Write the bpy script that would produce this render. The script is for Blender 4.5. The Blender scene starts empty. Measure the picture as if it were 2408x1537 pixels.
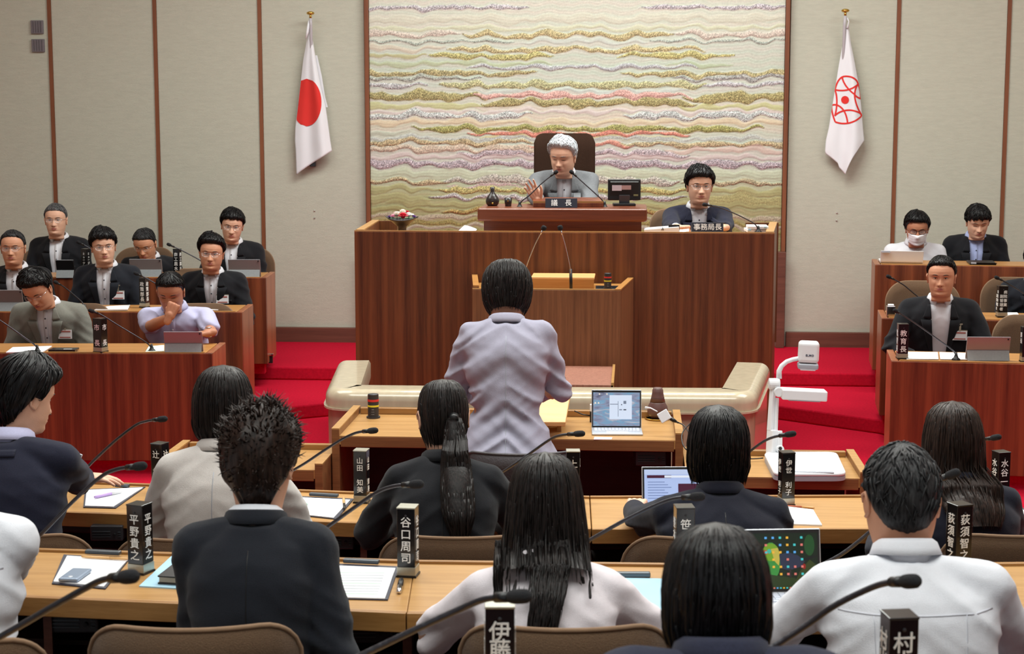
import bpy, bmesh, math, random
import numpy as np
from mathutils import Vector, Matrix, noise, Euler
from mathutils.bvhtree import BVHTree

PI = math.pi
random.seed(7)
S = bpy.context.scene
COL = S.collection

# ---------------------------------------------------------------- camera, world, lights, exposure
YAW, PITCH, FPX, CZ = math.radians(4.2), math.radians(7.4), 3900.0, 2.15
cam_d = bpy.data.cameras.new('camera'); cam = bpy.data.objects.new('camera', cam_d)
COL.objects.link(cam); S.camera = cam
cam.location = (0, 0, CZ)
cam.rotation_euler = (PI / 2 - PITCH, 0, YAW)
cam_d.sensor_width = 36; cam_d.lens = 36 * FPX / 2408
cam_d.clip_start = 0.05; cam_d.clip_end = 100
cam_d.dof.use_dof = True; cam_d.dof.focus_distance = 8.0; cam_d.dof.aperture_fstop = 9.0

S.view_settings.view_transform = 'Standard'; S.view_settings.look = 'None'
S.view_settings.gamma = 1; S.view_settings.use_curve_mapping = False
S.view_settings.exposure = 0.5
w = bpy.data.worlds.new('world'); S.world = w; w.use_nodes = True
w.node_tree.nodes['Background'].inputs[0].default_value = (0.90, 0.97, 1.0, 1)
w.node_tree.nodes['Background'].inputs[1].default_value = 0.34


def area(name, loc, size, sy, power, col=(.95, 1, .945), rot=(0, 0, 0), spread=PI):
    d = bpy.data.lights.new(name, 'AREA'); d.shape = 'RECTANGLE'; d.size = size; d.size_y = sy
    d.energy = power; d.color = col; d.spread = spread
    o = bpy.data.objects.new(name, d); COL.objects.link(o); o.location = loc; o.rotation_euler = rot
    o['kind'] = 'helper'
    return o


area('ceiling_light_dais', (-0.2, 10.6, 4.85), 3.4, 1.2, 200)
area('ceiling_light_left', (-3.6, 9.6, 4.85), 2.4, 2.4, 72)
area('ceiling_light_right', (3.4, 9.6, 4.85), 2.4, 2.4, 84)
area('ceiling_light_middle', (0, 6.2, 4.85), 6.0, 1.6, 104, spread=math.radians(112))
area('ceiling_light_rear', (0, 2.2, 4.85), 6.0, 1.6, 78, spread=math.radians(112))

# ---------------------------------------------------------------- measuring the photograph
RV = Vector((math.cos(YAW), math.sin(YAW), 0))
FL = Vector((-math.sin(YAW), math.cos(YAW), 0))
FV = FL * math.cos(PITCH) - Vector((0, 0, 1)) * math.sin(PITCH)
UV = FL * math.sin(PITCH) + Vector((0, 0, 1)) * math.cos(PITCH)
C0 = Vector((0, 0, CZ))


def ray(px, py):
    return FV + RV * ((px - 1204) / FPX) - UV * ((py - 768.5) / FPX)


def W(px, py, z):
    return C0 + ray(px, py) * z


def ONZ(px, py, h):
    r = ray(px, py); return C0 + r * ((h - CZ) / r.z)


def ONY(px, py, Y):
    r = ray(px, py); return C0 + r * (Y / r.y)


# ---------------------------------------------------------------- materials
def lin(c):
    return tuple(((v / 255) / 12.92 if v / 255 <= .04045 else ((v / 255 + .055) / 1.055) ** 2.4) for v in c)


MATS = {}


def mat(name, rgb, rough=.6, metal=0, spec=.5, var=0, vscale=30, vstretch=(1, 1, 1), bump=0, bscale=200,
        bstretch=(1, 1, 1), coat=0, emit=0, alpha=1, trans=0, sheen=0, srgb=True):
    if name in MATS: return MATS[name]
    m = bpy.data.materials.new(name); m.use_nodes = True; MATS[name] = m
    nt = m.node_tree; N = nt.nodes; L = nt.links
    b = N['Principled BSDF']
    c = lin(rgb) if srgb else rgb
    b.inputs['Base Color'].default_value = (*c, 1)
    b.inputs['Roughness'].default_value = rough; b.inputs['Metallic'].default_value = metal
    b.inputs['Specular IOR Level'].default_value = spec; b.inputs['Coat Weight'].default_value = coat
    b.inputs['Transmission Weight'].default_value = trans; b.inputs['Alpha'].default_value = alpha
    b.inputs['Sheen Weight'].default_value = sheen
    if emit:
        b.inputs['Emission Color'].default_value = (*c, 1); b.inputs['Emission Strength'].default_value = emit
    if var or bump:
        tc = N.new('ShaderNodeTexCoord')
    if var:
        mp = N.new('ShaderNodeMapping'); mp.inputs['Scale'].default_value = vstretch
        L.new(tc.outputs['Object'], mp.inputs[0])
        n = N.new('ShaderNodeTexNoise'); n.inputs['Scale'].default_value = vscale; n.inputs['Detail'].default_value = 5
        L.new(mp.outputs[0], n.inputs['Vector'])
        mr = N.new('ShaderNodeMapRange'); mr.inputs['From Min'].default_value = .25; mr.inputs['From Max'].default_value = .75
        mr.inputs['To Min'].default_value = 1 - var; mr.inputs['To Max'].default_value = 1 + var
        L.new(n.outputs[0], mr.inputs[0])
        mx = N.new('ShaderNodeMix'); mx.data_type = 'RGBA'; mx.blend_type = 'MULTIPLY'
        mx.inputs[0].default_value = 1; mx.inputs[6].default_value = (*c, 1)
        L.new(mr.outputs[0], mx.inputs[7]); L.new(mx.outputs[2], b.inputs['Base Color'])
    if bump:
        mp = N.new('ShaderNodeMapping'); mp.inputs['Scale'].default_value = bstretch
        L.new(tc.outputs['Object'], mp.inputs[0])
        n = N.new('ShaderNodeTexNoise'); n.inputs['Scale'].default_value = bscale; n.inputs['Detail'].default_value = 3
        L.new(mp.outputs[0], n.inputs['Vector'])
        bp = N.new('ShaderNodeBump'); bp.inputs['Strength'].default_value = bump; bp.inputs['Distance'].default_value = .004
        L.new(n.outputs[0], bp.inputs['Height']); L.new(bp.outputs[0], b.inputs['Normal'])
    return m


def wood(name, c1, c2, axis='z', scale=1.0, rough=.35, stripe=0.0, spec=.4):
    """grain along axis; c1..c2 are the dark and the light of the grain; stripe = veneer leaf width"""
    if name in MATS: return MATS[name]
    m = bpy.data.materials.new(name); m.use_nodes = True; MATS[name] = m
    nt = m.node_tree; N = nt.nodes; L = nt.links; b = N['Principled BSDF']
    b.inputs['Roughness'].default_value = rough; b.inputs['Specular IOR Level'].default_value = spec
    tc = N.new('ShaderNodeTexCoord'); geo = N.new('ShaderNodeNewGeometry')
    st = {'x': (.5, 12, 12), 'y': (12, .5, 12), 'z': (12, 12, .35)}[axis]
    mp = N.new('ShaderNodeMapping'); mp.inputs['Scale'].default_value = tuple(v * scale for v in st)
    L.new(geo.outputs['Position'], mp.inputs[0])
    n = N.new('ShaderNodeTexNoise'); n.inputs['Scale'].default_value = 2.2; n.inputs['Detail'].default_value = 7
    n.inputs['Roughness'].default_value = .62
    L.new(mp.outputs[0], n.inputs['Vector'])
    mp2 = N.new('ShaderNodeMapping'); mp2.inputs['Scale'].default_value = tuple(v * scale * 9 for v in st)
    L.new(geo.outputs['Position'], mp2.inputs[0])
    n2 = N.new('ShaderNodeTexNoise'); n2.inputs['Scale'].default_value = 2.0; n2.inputs['Detail'].default_value = 3
    L.new(mp2.outputs[0], n2.inputs['Vector'])
    ad = N.new('ShaderNodeMath'); ad.operation = 'MULTIPLY_ADD'; ad.inputs[1].default_value = .35
    L.new(n2.outputs[0], ad.inputs[0]); L.new(n.outputs[0], ad.inputs[2])
    last = ad.outputs[0]
    if stripe:
        sx = N.new('ShaderNodeSeparateXYZ'); L.new(geo.outputs['Position'], sx.inputs[0])
        dv = N.new('ShaderNodeMath'); dv.operation = 'DIVIDE'; dv.inputs[1].default_value = stripe
        s2 = N.new('ShaderNodeMath'); s2.operation = 'ADD'
        L.new(sx.outputs[0], s2.inputs[0]); L.new(sx.outputs[1], s2.inputs[1])
        L.new(s2.outputs[0], dv.inputs[0])
        wv = N.new('ShaderNodeMath'); wv.operation = 'PINGPONG'; wv.inputs[1].default_value = .5
        L.new(dv.outputs[0], wv.inputs[0])
        pw = N.new('ShaderNodeMath'); pw.operation = 'POWER'; pw.inputs[1].default_value = 3.0
        m2 = N.new('ShaderNodeMath'); m2.operation = 'MULTIPLY'; m2.inputs[1].default_value = 2
        L.new(wv.outputs[0], m2.inputs[0]); L.new(m2.outputs[0], pw.inputs[0])
        a2 = N.new('ShaderNodeMath'); a2.operation = 'MULTIPLY_ADD'; a2.inputs[1].default_value = .28
        L.new(pw.outputs[0], a2.inputs[0]); L.new(last, a2.inputs[2]); last = a2.outputs[0]
    cr = N.new('ShaderNodeValToRGB'); cr.color_ramp.elements[0].position = .45; cr.color_ramp.elements[1].position = .95
    cr.color_ramp.elements[0].color = (*lin(c1), 1); cr.color_ramp.elements[1].color = (*lin(c2), 1)
    L.new(last, cr.inputs[0]); L.new(cr.outputs[0], b.inputs['Base Color'])
    bp = N.new('ShaderNodeBump'); bp.inputs['Strength'].default_value = .06; bp.inputs['Distance'].default_value = .002
    L.new(n2.outputs[0], bp.inputs['Height']); L.new(bp.outputs[0], b.inputs['Normal'])
    return m


M_DAIS = wood('dais_walnut', (78, 42, 24), (130, 80, 46), 'z', 1.2, .38, .092)
M_GOV = wood('bench_mahogany', (78, 36, 24), (134, 72, 45), 'z', 1, .3, .12)
M_SIDE_LIT = wood('bench_wood_lit_side', (130, 74, 46), (176, 110, 72), 'z', 1, .3)  # paler copy of the bench wood; reflected light on the sides put into colour
M_CHAIRDESK = wood('presiding_desk_wood', (88, 42, 28), (136, 76, 50), 'x', .8, .28)
M_ROST = wood('rostrum_wood', (104, 66, 42), (150, 100, 66), 'z', 1.4, .4)
M_TOP = wood('honey_desk_top', (168, 124, 72), (196, 152, 96), 'x', 1.6, .32)
M_TOPG = wood('bench_top_wood', (168, 114, 60), (200, 148, 86), 'x', .9, .3)
M_EDGE = wood('desk_edge_wood', (138, 96, 50), (176, 130, 76), 'x', .9, .35)
M_RIM = wood('desk_rim_wood', (112, 72, 44), (150, 102, 64), 'x', .9, .38)
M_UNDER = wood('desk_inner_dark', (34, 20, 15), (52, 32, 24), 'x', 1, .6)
M_LIGHTW = wood('pale_lectern_wood', (214, 160, 100), (238, 190, 130), 'x', .8, .35)
M_TRIM = wood('trim_wood', (110, 62, 40), (146, 90, 60), 'z', 1, .5)
M_BASE = wood('baseboard_wood', (94, 58, 48), (122, 78, 64), 'x', 1, .5)
M_SLOPE = wood('rust_ribbed_board', (128, 82, 66), (168, 116, 96), 'z', 3, .6)
M_WALL = mat('woven_wallpaper', (196, 197, 182), .85, var=.05, vscale=14, vstretch=(1, 1, 5), bump=.5, bscale=160, bstretch=(.35, 1, 3), spec=.15)
M_CARPET = mat('red_carpet', (190, 24, 50), .95, var=.16, vscale=60, bump=.6, bscale=400, spec=.05)
M_RISER = mat('red_carpet_riser', (190, 24, 50), .95, var=.16, vscale=60, bump=.6, bscale=400, spec=.05)
M_MARBLE = mat('beige_marble', (196, 184, 158), .18, var=.1, vscale=9, vstretch=(2.5, 2.5, .6), coat=.4)
M_CEIL = mat('ceiling_white', (222, 220, 214), .9, var=.02, vscale=8)
M_BLACK = mat('black_plastic', (22, 22, 24), .4, var=.05, vscale=80)
M_FOAM = mat('black_foam', (26, 27, 31), .95, var=.2, vscale=300, bump=.8, bscale=500)
M_GOOSE = mat('gunmetal_gooseneck', (70, 70, 76), .35, metal=.7, var=.05, vscale=300, bump=.5, bscale=60)
M_SILVER = mat('brushed_silver', (176, 174, 160), .35, metal=.7, var=.05, vscale=200)
M_CHROME = mat('chrome', (220, 220, 222), .15, metal=1, var=.02)
M_GOLD = mat('polished_brass', (214, 178, 92), .22, metal=1, var=.04)
M_PLATE = mat('black_name_block', (12, 12, 15), .22, coat=.3, var=.02)
M_LETTER = mat('white_lettering', (238, 240, 240), .6, var=.01)
M_PAPER = mat('white_paper', (240, 242, 246), .8, var=.015, vscale=20)
M_PAPERB = mat('pale_blue_paper', (168, 208, 230), .75, var=.02, vscale=12)
M_PAPERP = mat('pale_pink_paper', (238, 206, 220), .75, var=.02, vscale=12)
M_NAVYB = mat('navy_board', (44, 46, 62), .55, var=.06)
M_CLIP = mat('grey_clip', (92, 98, 104), .3, metal=.6, var=.05)
M_FABRIC = mat('brown_chair_fabric', (108, 84, 64), .95, var=.14, vscale=260, bump=.9, bscale=450, spec=.1, sheen=.2)
M_FABRICD = mat('dark_brown_fabric', (58, 40, 31), .95, var=.14, vscale=200, bump=.9, bscale=350, spec=.1)
M_LEATH = mat('charcoal_leather', (66, 62, 66), .5, var=.08, vscale=60, bump=.4, bscale=120)
M_PIPING = mat('light_brown_piping', (132, 104, 80), .9, var=.08)
M_WHITEP = mat('white_plastic', (232, 234, 238), .35, var=.01)
M_GREYP = mat('grey_plastic', (164, 168, 178), .4, var=.03)
M_ALU = mat('tablet_rose_aluminium', (150, 138, 136), .4, metal=.15, var=.05, vscale=8)
M_ALUG = mat('laptop_silver', (196, 200, 208), .35, metal=.4, var=.03)
M_KICK = mat('grey_folding_cover', (134, 138, 140), .7, var=.06, vscale=80)
M_DARKG = mat('dark_grey_plastic', (46, 46, 50), .45, var=.05)
M_CERAM = mat('dark_glazed_ceramic', (44, 38, 38), .3, var=.2, vscale=20, coat=.3)
M_BROWNC = mat('brown_earthenware', (98, 68, 66), .4, var=.12, vscale=18, coat=.15)
M_RED = mat('signal_red', (206, 44, 40), .6, var=.03)
M_YEL = mat('signal_yellow', (222, 204, 50), .6, var=.03)
M_FLAG = mat('white_flag_cloth', (236, 238, 244), .85, var=.015, vscale=6, spec=.1)
M_FLAGR = mat('red_flag_dye', (226, 62, 58), .85, var=.03, vscale=6, spec=.1)
M_KEY = mat('pale_keys', (214, 220, 236), .5, var=.02)
M_GLASSL = mat('lens_glass', (235, 240, 245), .05, alpha=.12, var=.01)
M_VENT = mat('grey_wall_plate', (128, 122, 128), .5, metal=.2, var=.05)


# ---------------------------------------------------------------- mesh helpers
class MB:
    def __init__(s): s.v = []; s.f = []; s.m = []; s.cur = 0
    def add(s, vs, fs):
        o = len(s.v); s.v += [tuple(p) for p in vs]; s.f += [tuple(i + o for i in f) for f in fs]; s.m += [s.cur] * len(fs)
        return s
    def box(s, c, size, rot=None):
        hx, hy, hz = size[0] / 2, size[1] / 2, size[2] / 2
        vs = [Vector((x, y, z)) for x in (-hx, hx) for y in (-hy, hy) for z in (-hz, hz)]
        if rot is not None:
            R = rot if isinstance(rot, Matrix) else Euler(rot).to_matrix(); vs = [R @ p for p in vs]
        vs = [p + Vector(c) for p in vs]
        return s.add(vs, [(0, 1, 3, 2), (4, 6, 7, 5), (0, 4, 5, 1), (2, 3, 7, 6), (0, 2, 6, 4), (1, 5, 7, 3)])
    def prism(s, pts, z0, z1):
        n = len(pts)
        a = sum(pts[i][0] * pts[(i + 1) % n][1] - pts[(i + 1) % n][0] * pts[i][1] for i in range(n))
        if a < 0: pts = pts[::-1]
        vs = [(p[0], p[1], z0) for p in pts] + [(p[0], p[1], z1) for p in pts]
        return s.add(vs, [tuple(range(n))[::-1], tuple(range(n, 2 * n))] + [(i, (i + 1) % n, n + (i + 1) % n, n + i) for i in range(n)])
    def hexa(s, b, t):
        return s.add(list(b) + list(t), [(3, 2, 1, 0), (4, 5, 6, 7), (0, 1, 5, 4), (1, 2, 6, 5), (2, 3, 7, 6), (3, 0, 4, 7)])
    def lathe(s, prof, n=24, c=(0, 0, 0)):
        vs = []
        for r, z in prof:
            for i in range(n):
                a = 2 * PI * i / n; vs.append((c[0] + r * math.cos(a), c[1] + r * math.sin(a), c[2] + z))
        fs = [(k * n + i, k * n + (i + 1) % n, (k + 1) * n + (i + 1) % n, (k + 1) * n + i) for k in range(len(prof) - 1) for i in range(n)]
        if prof[0][0] > 1e-5: fs.append(tuple(range(n))[::-1])
        if prof[-1][0] > 1e-5: fs.append(tuple(range((len(prof) - 1) * n, len(prof) * n)))
        return s.add(vs, fs)
    def tube(s, pts, r, n=8, flat=1.0, upv=None):
        pts = [Vector(p) for p in pts]; k = len(pts)
        rs = r if isinstance(r, (list, tuple)) else [r] * k
        vs = []
        ref = Vector(upv) if upv else Vector((0, 0, 1))
        prev = None
        for i, p in enumerate(pts):
            t = (pts[min(i + 1, k - 1)] - pts[max(i - 1, 0)])
            if t.length < 1e-9: t = Vector((0, 0, 1))
            t.normalize()
            if prev is None:
                x = t.cross(ref)
                if x.length < .1: x = t.cross(Vector((0, 1, 0)))
                x.normalize()
            else:
                x = prev - t * prev.dot(t)
                if x.length < 1e-6: x = t.orthogonal()
                x.normalize()
            prev = x; y = t.cross(x)
            for j in range(n):
                a = 2 * PI * j / n; vs.append(p + x * (rs[i] * math.cos(a)) + y * (rs[i] * flat * math.sin(a)))
        fs = [(i * n + j, i * n + (j + 1) % n, (i + 1) * n + (j + 1) % n, (i + 1) * n + j) for i in range(k - 1) for j in range(n)]
        fs += [tuple(range(n))[::-1], tuple(range((k - 1) * n, k * n))]
        return s.add(vs, fs)
    def ell(s, c, r, n=12, m=8, R=None):
        vs = []; fs = []
        for k in range(m + 1):
            th = PI * k / m
            for i in range(n):
                a = 2 * PI * i / n
                p = Vector((r[0] * math.sin(th) * math.cos(a), r[1] * math.sin(th) * math.sin(a), r[2] * math.cos(th)))
                if R is not None: p = R @ p
                vs.append(p + Vector(c))
        fs = [(k * n + i, (k + 1) * n + i, (k + 1) * n + (i + 1) % n, k * n + (i + 1) % n) for k in range(m) for i in range(n)]
        return s.add(vs, fs)
    def grid(s, P):
        """P[i][j] points"""
        n = len(P); k = len(P[0]); vs = [p for row in P for p in row]
        return s.add(vs, [(i * k + j, i * k + j + 1, (i + 1) * k + j + 1, (i + 1) * k + j) for i in range(n - 1) for j in range(k - 1)])
    def xf(s, Mx):
        s.v = [tuple(Mx @ Vector(p)) for p in s.v]; return s


def capsule(mb, a, b, ra, rb, n=12):
    a = Vector(a); b = Vector(b); d = (b - a)
    L = d.length; t = d / L if L > 1e-6 else Vector((0, 0, 1))
    pts = []; rs = []
    for k in range(4):
        an = PI / 2 * (k / 4); pts.append(a - t * ra * math.cos(an)); rs.append(max(ra * math.sin(an), 1e-4))
    pts.append(a); rs.append(ra); pts.append((a + b) / 2); rs.append((ra + rb) / 2); pts.append(b); rs.append(rb)
    for k in range(3, -1, -1):
        an = PI / 2 * (k / 4); pts.append(b + t * rb * math.cos(an)); rs.append(max(rb * math.sin(an), 1e-4))
    mb.tube(pts, rs, n)


def smoothflag(me, on=True):
    me.polygons.foreach_set('use_smooth', [on] * len(me.polygons))


def obj(name, mb, material, parent=None, world=False, smooth=False, bevel=0, seg=2, fixn=False, subsurf=0, autos=None):
    """link one mesh object; with world=True the vertices are world coordinates"""
    me = bpy.data.meshes.new(name)
    vs = mb.v
    if world and parent is not None:
        inv = Matrix.LocRotScale(parent.location, parent.rotation_euler, None).inverted()
        vs = [tuple(inv @ Vector(p)) for p in vs]
    me.from_pydata(vs, [], mb.f)
    mats = material if isinstance(material, (list, tuple)) else [material]
    for m in mats: me.materials.append(m)
    if len(mats) > 1: me.polygons.foreach_set('material_index', mb.m)
    if fixn:
        bm = bmesh.new(); bm.from_mesh(me); bmesh.ops.recalc_face_normals(bm, faces=bm.faces); bm.to_mesh(me); bm.free()
    if smooth: smoothflag(me)
    me.update()
    if autos: smoothflag(me); me.set_sharp_from_angle(angle=autos)
    o = bpy.data.objects.new(name, me); COL.objects.link(o)
    if parent is not None: o.parent = parent
    if bevel:
        md = o.modifiers.new('bevel', 'BEVEL'); md.width = bevel; md.segments = seg; md.limit_method = 'ANGLE'; md.angle_limit = .6
        md.harden_normals = False
    if subsurf:
        md = o.modifiers.new('sub', 'SUBSURF'); md.levels = subsurf; md.render_levels = subsurf
    return o


def tag(o, label=None, cat=None, group=None, kind=None):
    if label: o['label'] = label
    if cat: o['category'] = cat
    if group: o['group'] = group
    if kind: o['kind'] = kind
    return o


def thing(name, label, cat, loc=(0, 0, 0), rz=0, group=None):
    o = bpy.data.objects.new(name, None); COL.objects.link(o); o.empty_display_size = .1
    o.location = loc; o.rotation_euler = (0, 0, rz)
    return tag(o, label, cat, group)


def struct(name, mb, m, **k):
    o = obj(name, mb, m, **k)
    if o.parent is None: o['kind'] = 'structure'
    return o


TXT = {}


def text_mb(body, size, spacing=1.0, bold=.012, depth=.0004, line=1.0):
    """text laid in the xz plane facing -y, centred"""
    cu = bpy.data.curves.new('lettering', 'FONT'); cu.body = body; cu.size = size; cu.align_x = 'CENTER'; cu.align_y = 'CENTER'
    cu.offset = bold * size; cu.extrude = depth; cu.space_line = line; cu.space_character = spacing; cu.resolution_u = 3
    ob = bpy.data.objects.new('lettering', cu); COL.objects.link(ob)
    dg = bpy.context.evaluated_depsgraph_get(); dg.update()
    me = bpy.data.meshes.new_from_object(ob.evaluated_get(dg))
    mb = MB()
    vs = [(v.co.x, -v.co.z, v.co.y) for v in me.vertices]
    mb.add(vs, [tuple(p.vertices) for p in me.polygons])
    bpy.data.objects.remove(ob); bpy.data.curves.remove(cu); bpy.data.meshes.remove(me)
    return mb


def remesh(mb, voxel, smooth_it=5, fac=.5):
    """union of closed shapes as one continuous skin; returns numpy verts and faces"""
    me = bpy.data.meshes.new('tmp'); me.from_pydata(mb.v, [], mb.f)
    ob = bpy.data.objects.new('tmp', me); COL.objects.link(ob)
    md = ob.modifiers.new('r', 'REMESH'); md.mode = 'VOXEL'; md.voxel_size = voxel
    if smooth_it:
        ms = ob.modifiers.new('s', 'SMOOTH'); ms.iterations = smooth_it; ms.factor = fac
    dg = bpy.context.evaluated_depsgraph_get(); dg.update()
    ev = bpy.data.meshes.new_from_object(ob.evaluated_get(dg))
    n = len(ev.vertices); co = np.empty(n * 3, dtype=np.float64); ev.vertices.foreach_get('co', co)
    fs = [tuple(p.vertices) for p in ev.polygons]
    no = np.empty(n * 3, dtype=np.float64); ev.vertices.foreach_get('normal', no)
    bpy.data.objects.remove(ob); bpy.data.meshes.remove(me); bpy.data.meshes.remove(ev)
    return co.reshape(-1, 3), fs, no.reshape(-1, 3)
# ---------------------------------------------------------------- room shell
WY = 13.92
XL, XR = -7.0, 6.0
CX = -0.44
mb = MB(); mb.box(((XL + XR) / 2, 5.5, -.05), (XR - XL, 17.2, .1)); struct('floor', mb, M_CARPET)
lv1 = [(XL, 10.93), (-2.74, 10.93), (-2.61, 11.19), (-1.95, 11.62), (1.0, 11.62), (1.66, 11.12), (1.76, 10.93), (XR, 10.93), (XR, WY), (XL, WY)]


def slab(name, pts, z0, z1):
    mb = MB(); mb.prism(pts, z0, z1)
    return struct(name, mb, M_CARPET if 'step' in name else mat('dark_carpet', (74, 18, 22), .95, var=.15, vscale=60, bump=.5, bscale=400, spec=.05), bevel=.012, seg=2)


slab('floor_step', lv1, 0.0, .1)
slab('floor_step', [(XL, 12.46), (XR, 12.46), (XR, WY), (XL, WY)], .1, .2)
# member rows stand on shallow terraces
slab('floor_terrace', [(XL, -3.1), (XR, -3.1), (XR, 5.02), (.95, 4.98), (-.9, 4.93), (XL, 5.4)], 0, .15)
slab('floor_terrace', [(XL, -3.1), (XR, -3.1), (XR, 3.42), (.95, 3.38), (-.9, 3.36), (XL, 3.8)], .15, .34)
mb = MB(); mb.box(((XL + XR) / 2, 5.5, 4.95), (XR - XL, 17.2, .1)); struct('ceiling', mb, M_CEIL)
for nm, x in (('wall_left', XL - .05), ('wall_right', XR + .05)):
    mb = MB(); mb.box((x, 5.5, 2.5), (.1, 17.2, 5.0)); struct(nm, mb, M_WALL)
mb = MB(); mb.box(((XL + XR) / 2, WY + .06, 2.5), (XR - XL, .08, 5.0)); wb = struct('wall_back', mb, M_TRIM)
# paper-covered wall panels with brown strips in the joints
tapL = ONY(871, 300, WY - .06).x; tapR = ONY(1841, 300, WY - .06).x
seams = [ONY(x, 300, WY).x for x in (128, 373, 617)]
sp = seams[1] - seams[0]
seamsR = [ONY(x, 300, WY).x for x in (2105, 2362)]
spR = seamsR[1] - seamsR[0]
edges = [seams[0] - 2 * sp, seams[0] - sp] + seams + [tapL - .035]
edges = [XL + .02] + [e for e in edges if e > XL + .1]
for a, b_ in zip(edges[:-1], edges[1:]):
    mb = MB(); mb.box(((a + b_) / 2, WY, 2.55), (b_ - a - .03, .05, 4.7)); obj('wall_panel', mb, M_WALL, wb, bevel=.004)
er = [tapR + .035] + seamsR + [seamsR[1] + spR, seamsR[1] + 2 * spR]
er = [e for e in er if e < XR - .1] + [XR - .02]
for a, b_ in zip(er[:-1], er[1:]):
    mb = MB(); mb.box(((a + b_) / 2, WY, 2.55), (b_ - a - .03, .05, 4.7)); obj('wall_panel', mb, M_WALL, wb, bevel=.004)
mb = MB(); mb.box(((tapL + tapR) / 2, WY + .005, 2.55), (tapR - tapL + .04, .05, 4.7)); obj('wall_panel', mb, M_WALL, wb)
for e in edges[1:-1] + er[1:-1]:
    mb = MB(); mb.box((e, WY - .012, 2.55), (.03, .05, 4.7)); obj('seam_strip', mb, M_TRIM, wb)
for i, x in enumerate((tapL - .02, tapR + .02)):
    mb = MB(); mb.box((x, WY - .05, 2.95), (.034, .1, 3.9)); struct('trim_%d' % (i + 1), mb, M_TRIM, bevel=.003)
    mb = MB(); mb.box((x - .015, WY - .07, .6), (.07, .14, .8)); struct('trim_%d' % (i + 3), mb, M_BASE, bevel=.004)
mb = MB(); mb.box(((XL + tapL - .06) / 2, WY - .045, .26), (tapL - .06 - XL, .05, .13)); struct('baseboard_left', mb, M_BASE, bevel=.004)
mb = MB(); mb.box(((XR + tapR + .06) / 2, WY - .045, .26), (XR - tapR - .06, .05, .13)); struct('baseboard_right', mb, M_BASE, bevel=.004)

# ---------------------------------------------------------------- woven tapestry
BANDS = [  # y px, half height, srgb, x0, x1 (px), rope relief
 (17, 7, (196, 188, 200), 868, 1245, 1), (19, 6, (200, 190, 204), 1495, 1845, 1), (44, 12, (218, 216, 196), 868, 1845, 0),
 (66, 6, (212, 214, 178), 868, 1845, 0), (82, 9, (196, 176, 120), 1085, 1590, 1), (79, 9, (216, 198, 186), 860, 1085, .6), (82, 9, (216, 198, 186), 1580, 1850, .6),
 (97, 4, (168, 178, 168), 860, 1215, .8), (97, 4, (170, 180, 172), 1520, 1850, .8), (98, 7, (200, 206, 200), 1215, 1520, 0),
 (117, 8, (200, 180, 124), 1050, 1655, 1), (112, 8, (214, 200, 178), 860, 1050, 0), (132, 9, (190, 180, 104), 1005, 1305, 1), (131, 9, (192, 180, 104), 1448, 1725, 1),
 (130, 6, (176, 170, 110), 860, 1010, 0), (149, 7, (172, 186, 142), 860, 1300, 0), (152, 6, (164, 182, 140), 1560, 1720, 0), (158, 6, (184, 184, 194), 1095, 1640, .7),
 (172, 8, (176, 160, 104), 860, 1265, 1), (175, 8, (180, 164, 106), 1455, 1850, 1), (184, 6, (160, 164, 156), 860, 1135, .9), (184, 7, (166, 166, 166), 1575, 1850, .9),
 (199, 7, (190, 188, 196), 860, 1010, .9), (200, 7, (192, 188, 198), 1640, 1850, .9), (200, 11, (188, 184, 128), 1030, 1660, 1), (214, 6, (196, 208, 204), 1100, 1620, 0),
 (226, 14, (160, 146, 84), 860, 1150, 1), (241, 12, (160, 146, 84), 1130, 1640, 1), (230, 15, (162, 146, 82), 1600, 1850, 1), (224, 9, (226, 164, 156), 1110, 1630, .7),
 (249, 9, (188, 190, 120), 860, 1140, 0), (252, 8, (190, 190, 116), 1590, 1850, 0), (262, 6, (216, 198, 200), 860, 1850, 0),
 (272, 10, (198, 204, 206), 860, 1255, 1), (272, 10, (196, 202, 204), 1462, 1850, 1), (287, 8, (220, 198, 160), 860, 1850, 0),
 (303, 9, (150, 146, 68), 965, 1795, 1), (314, 6, (214, 116, 98), 1095, 1625, .7), (312, 8, (186, 196, 176), 860, 965, 0), (323, 6, (196, 184, 118), 1110, 1600, 0),
 (326, 6, (184, 190, 186), 860, 1850, .3), (335, 8, (182, 156, 112), 860, 1260, 1), (340, 7, (214, 130, 112), 1235, 1505, .6), (339, 8, (184, 160, 116), 1455, 1850, 1),
 (350, 10, (206, 182, 160), 860, 1300, .6), (352, 8, (214, 178, 168), 1560, 1850, 0), (361, 9, (184, 164, 176), 1070, 1625, 1), (370, 7, (206, 182, 184), 860, 1850, 0),
 (386, 11, (176, 158, 172), 860, 1850, 1), (409, 14, (192, 202, 170), 860, 1850, 0), (428, 7, (180, 158, 116), 860, 1060, 1), (424, 12, (186, 178, 168), 1040, 1600, 1),
 (428, 6, (178, 158, 120), 1600, 1850, 1), (437, 4, (206, 176, 176), 1040, 1330, .5), (447, 9, (190, 174, 96), 1020, 1645, 1), (445, 10, (164, 160, 96), 860, 1030, 0), (448, 10, (166, 158, 92), 1640, 1850, 0),
 (464, 7, (188, 180, 184), 1005, 1620, 1), (470, 16, (162, 156, 96), 860, 1010, 0), (470, 18, (166, 156, 92), 1640, 1850, .3), (481, 8, (158, 152, 90), 900, 1850, 0),
 (497, 7, (166, 130, 60), 1035, 1640, 1), (494, 8, (150, 142, 78), 860, 1035, 0), (510, 7, (184, 168, 140), 860, 1850, .4), (524, 7, (146, 126, 58), 860, 1850, .5),
 (534, 5, (180, 164, 140), 860, 1850, .2), (546, 8, (142, 128, 62), 860, 1850, .3)]


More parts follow.
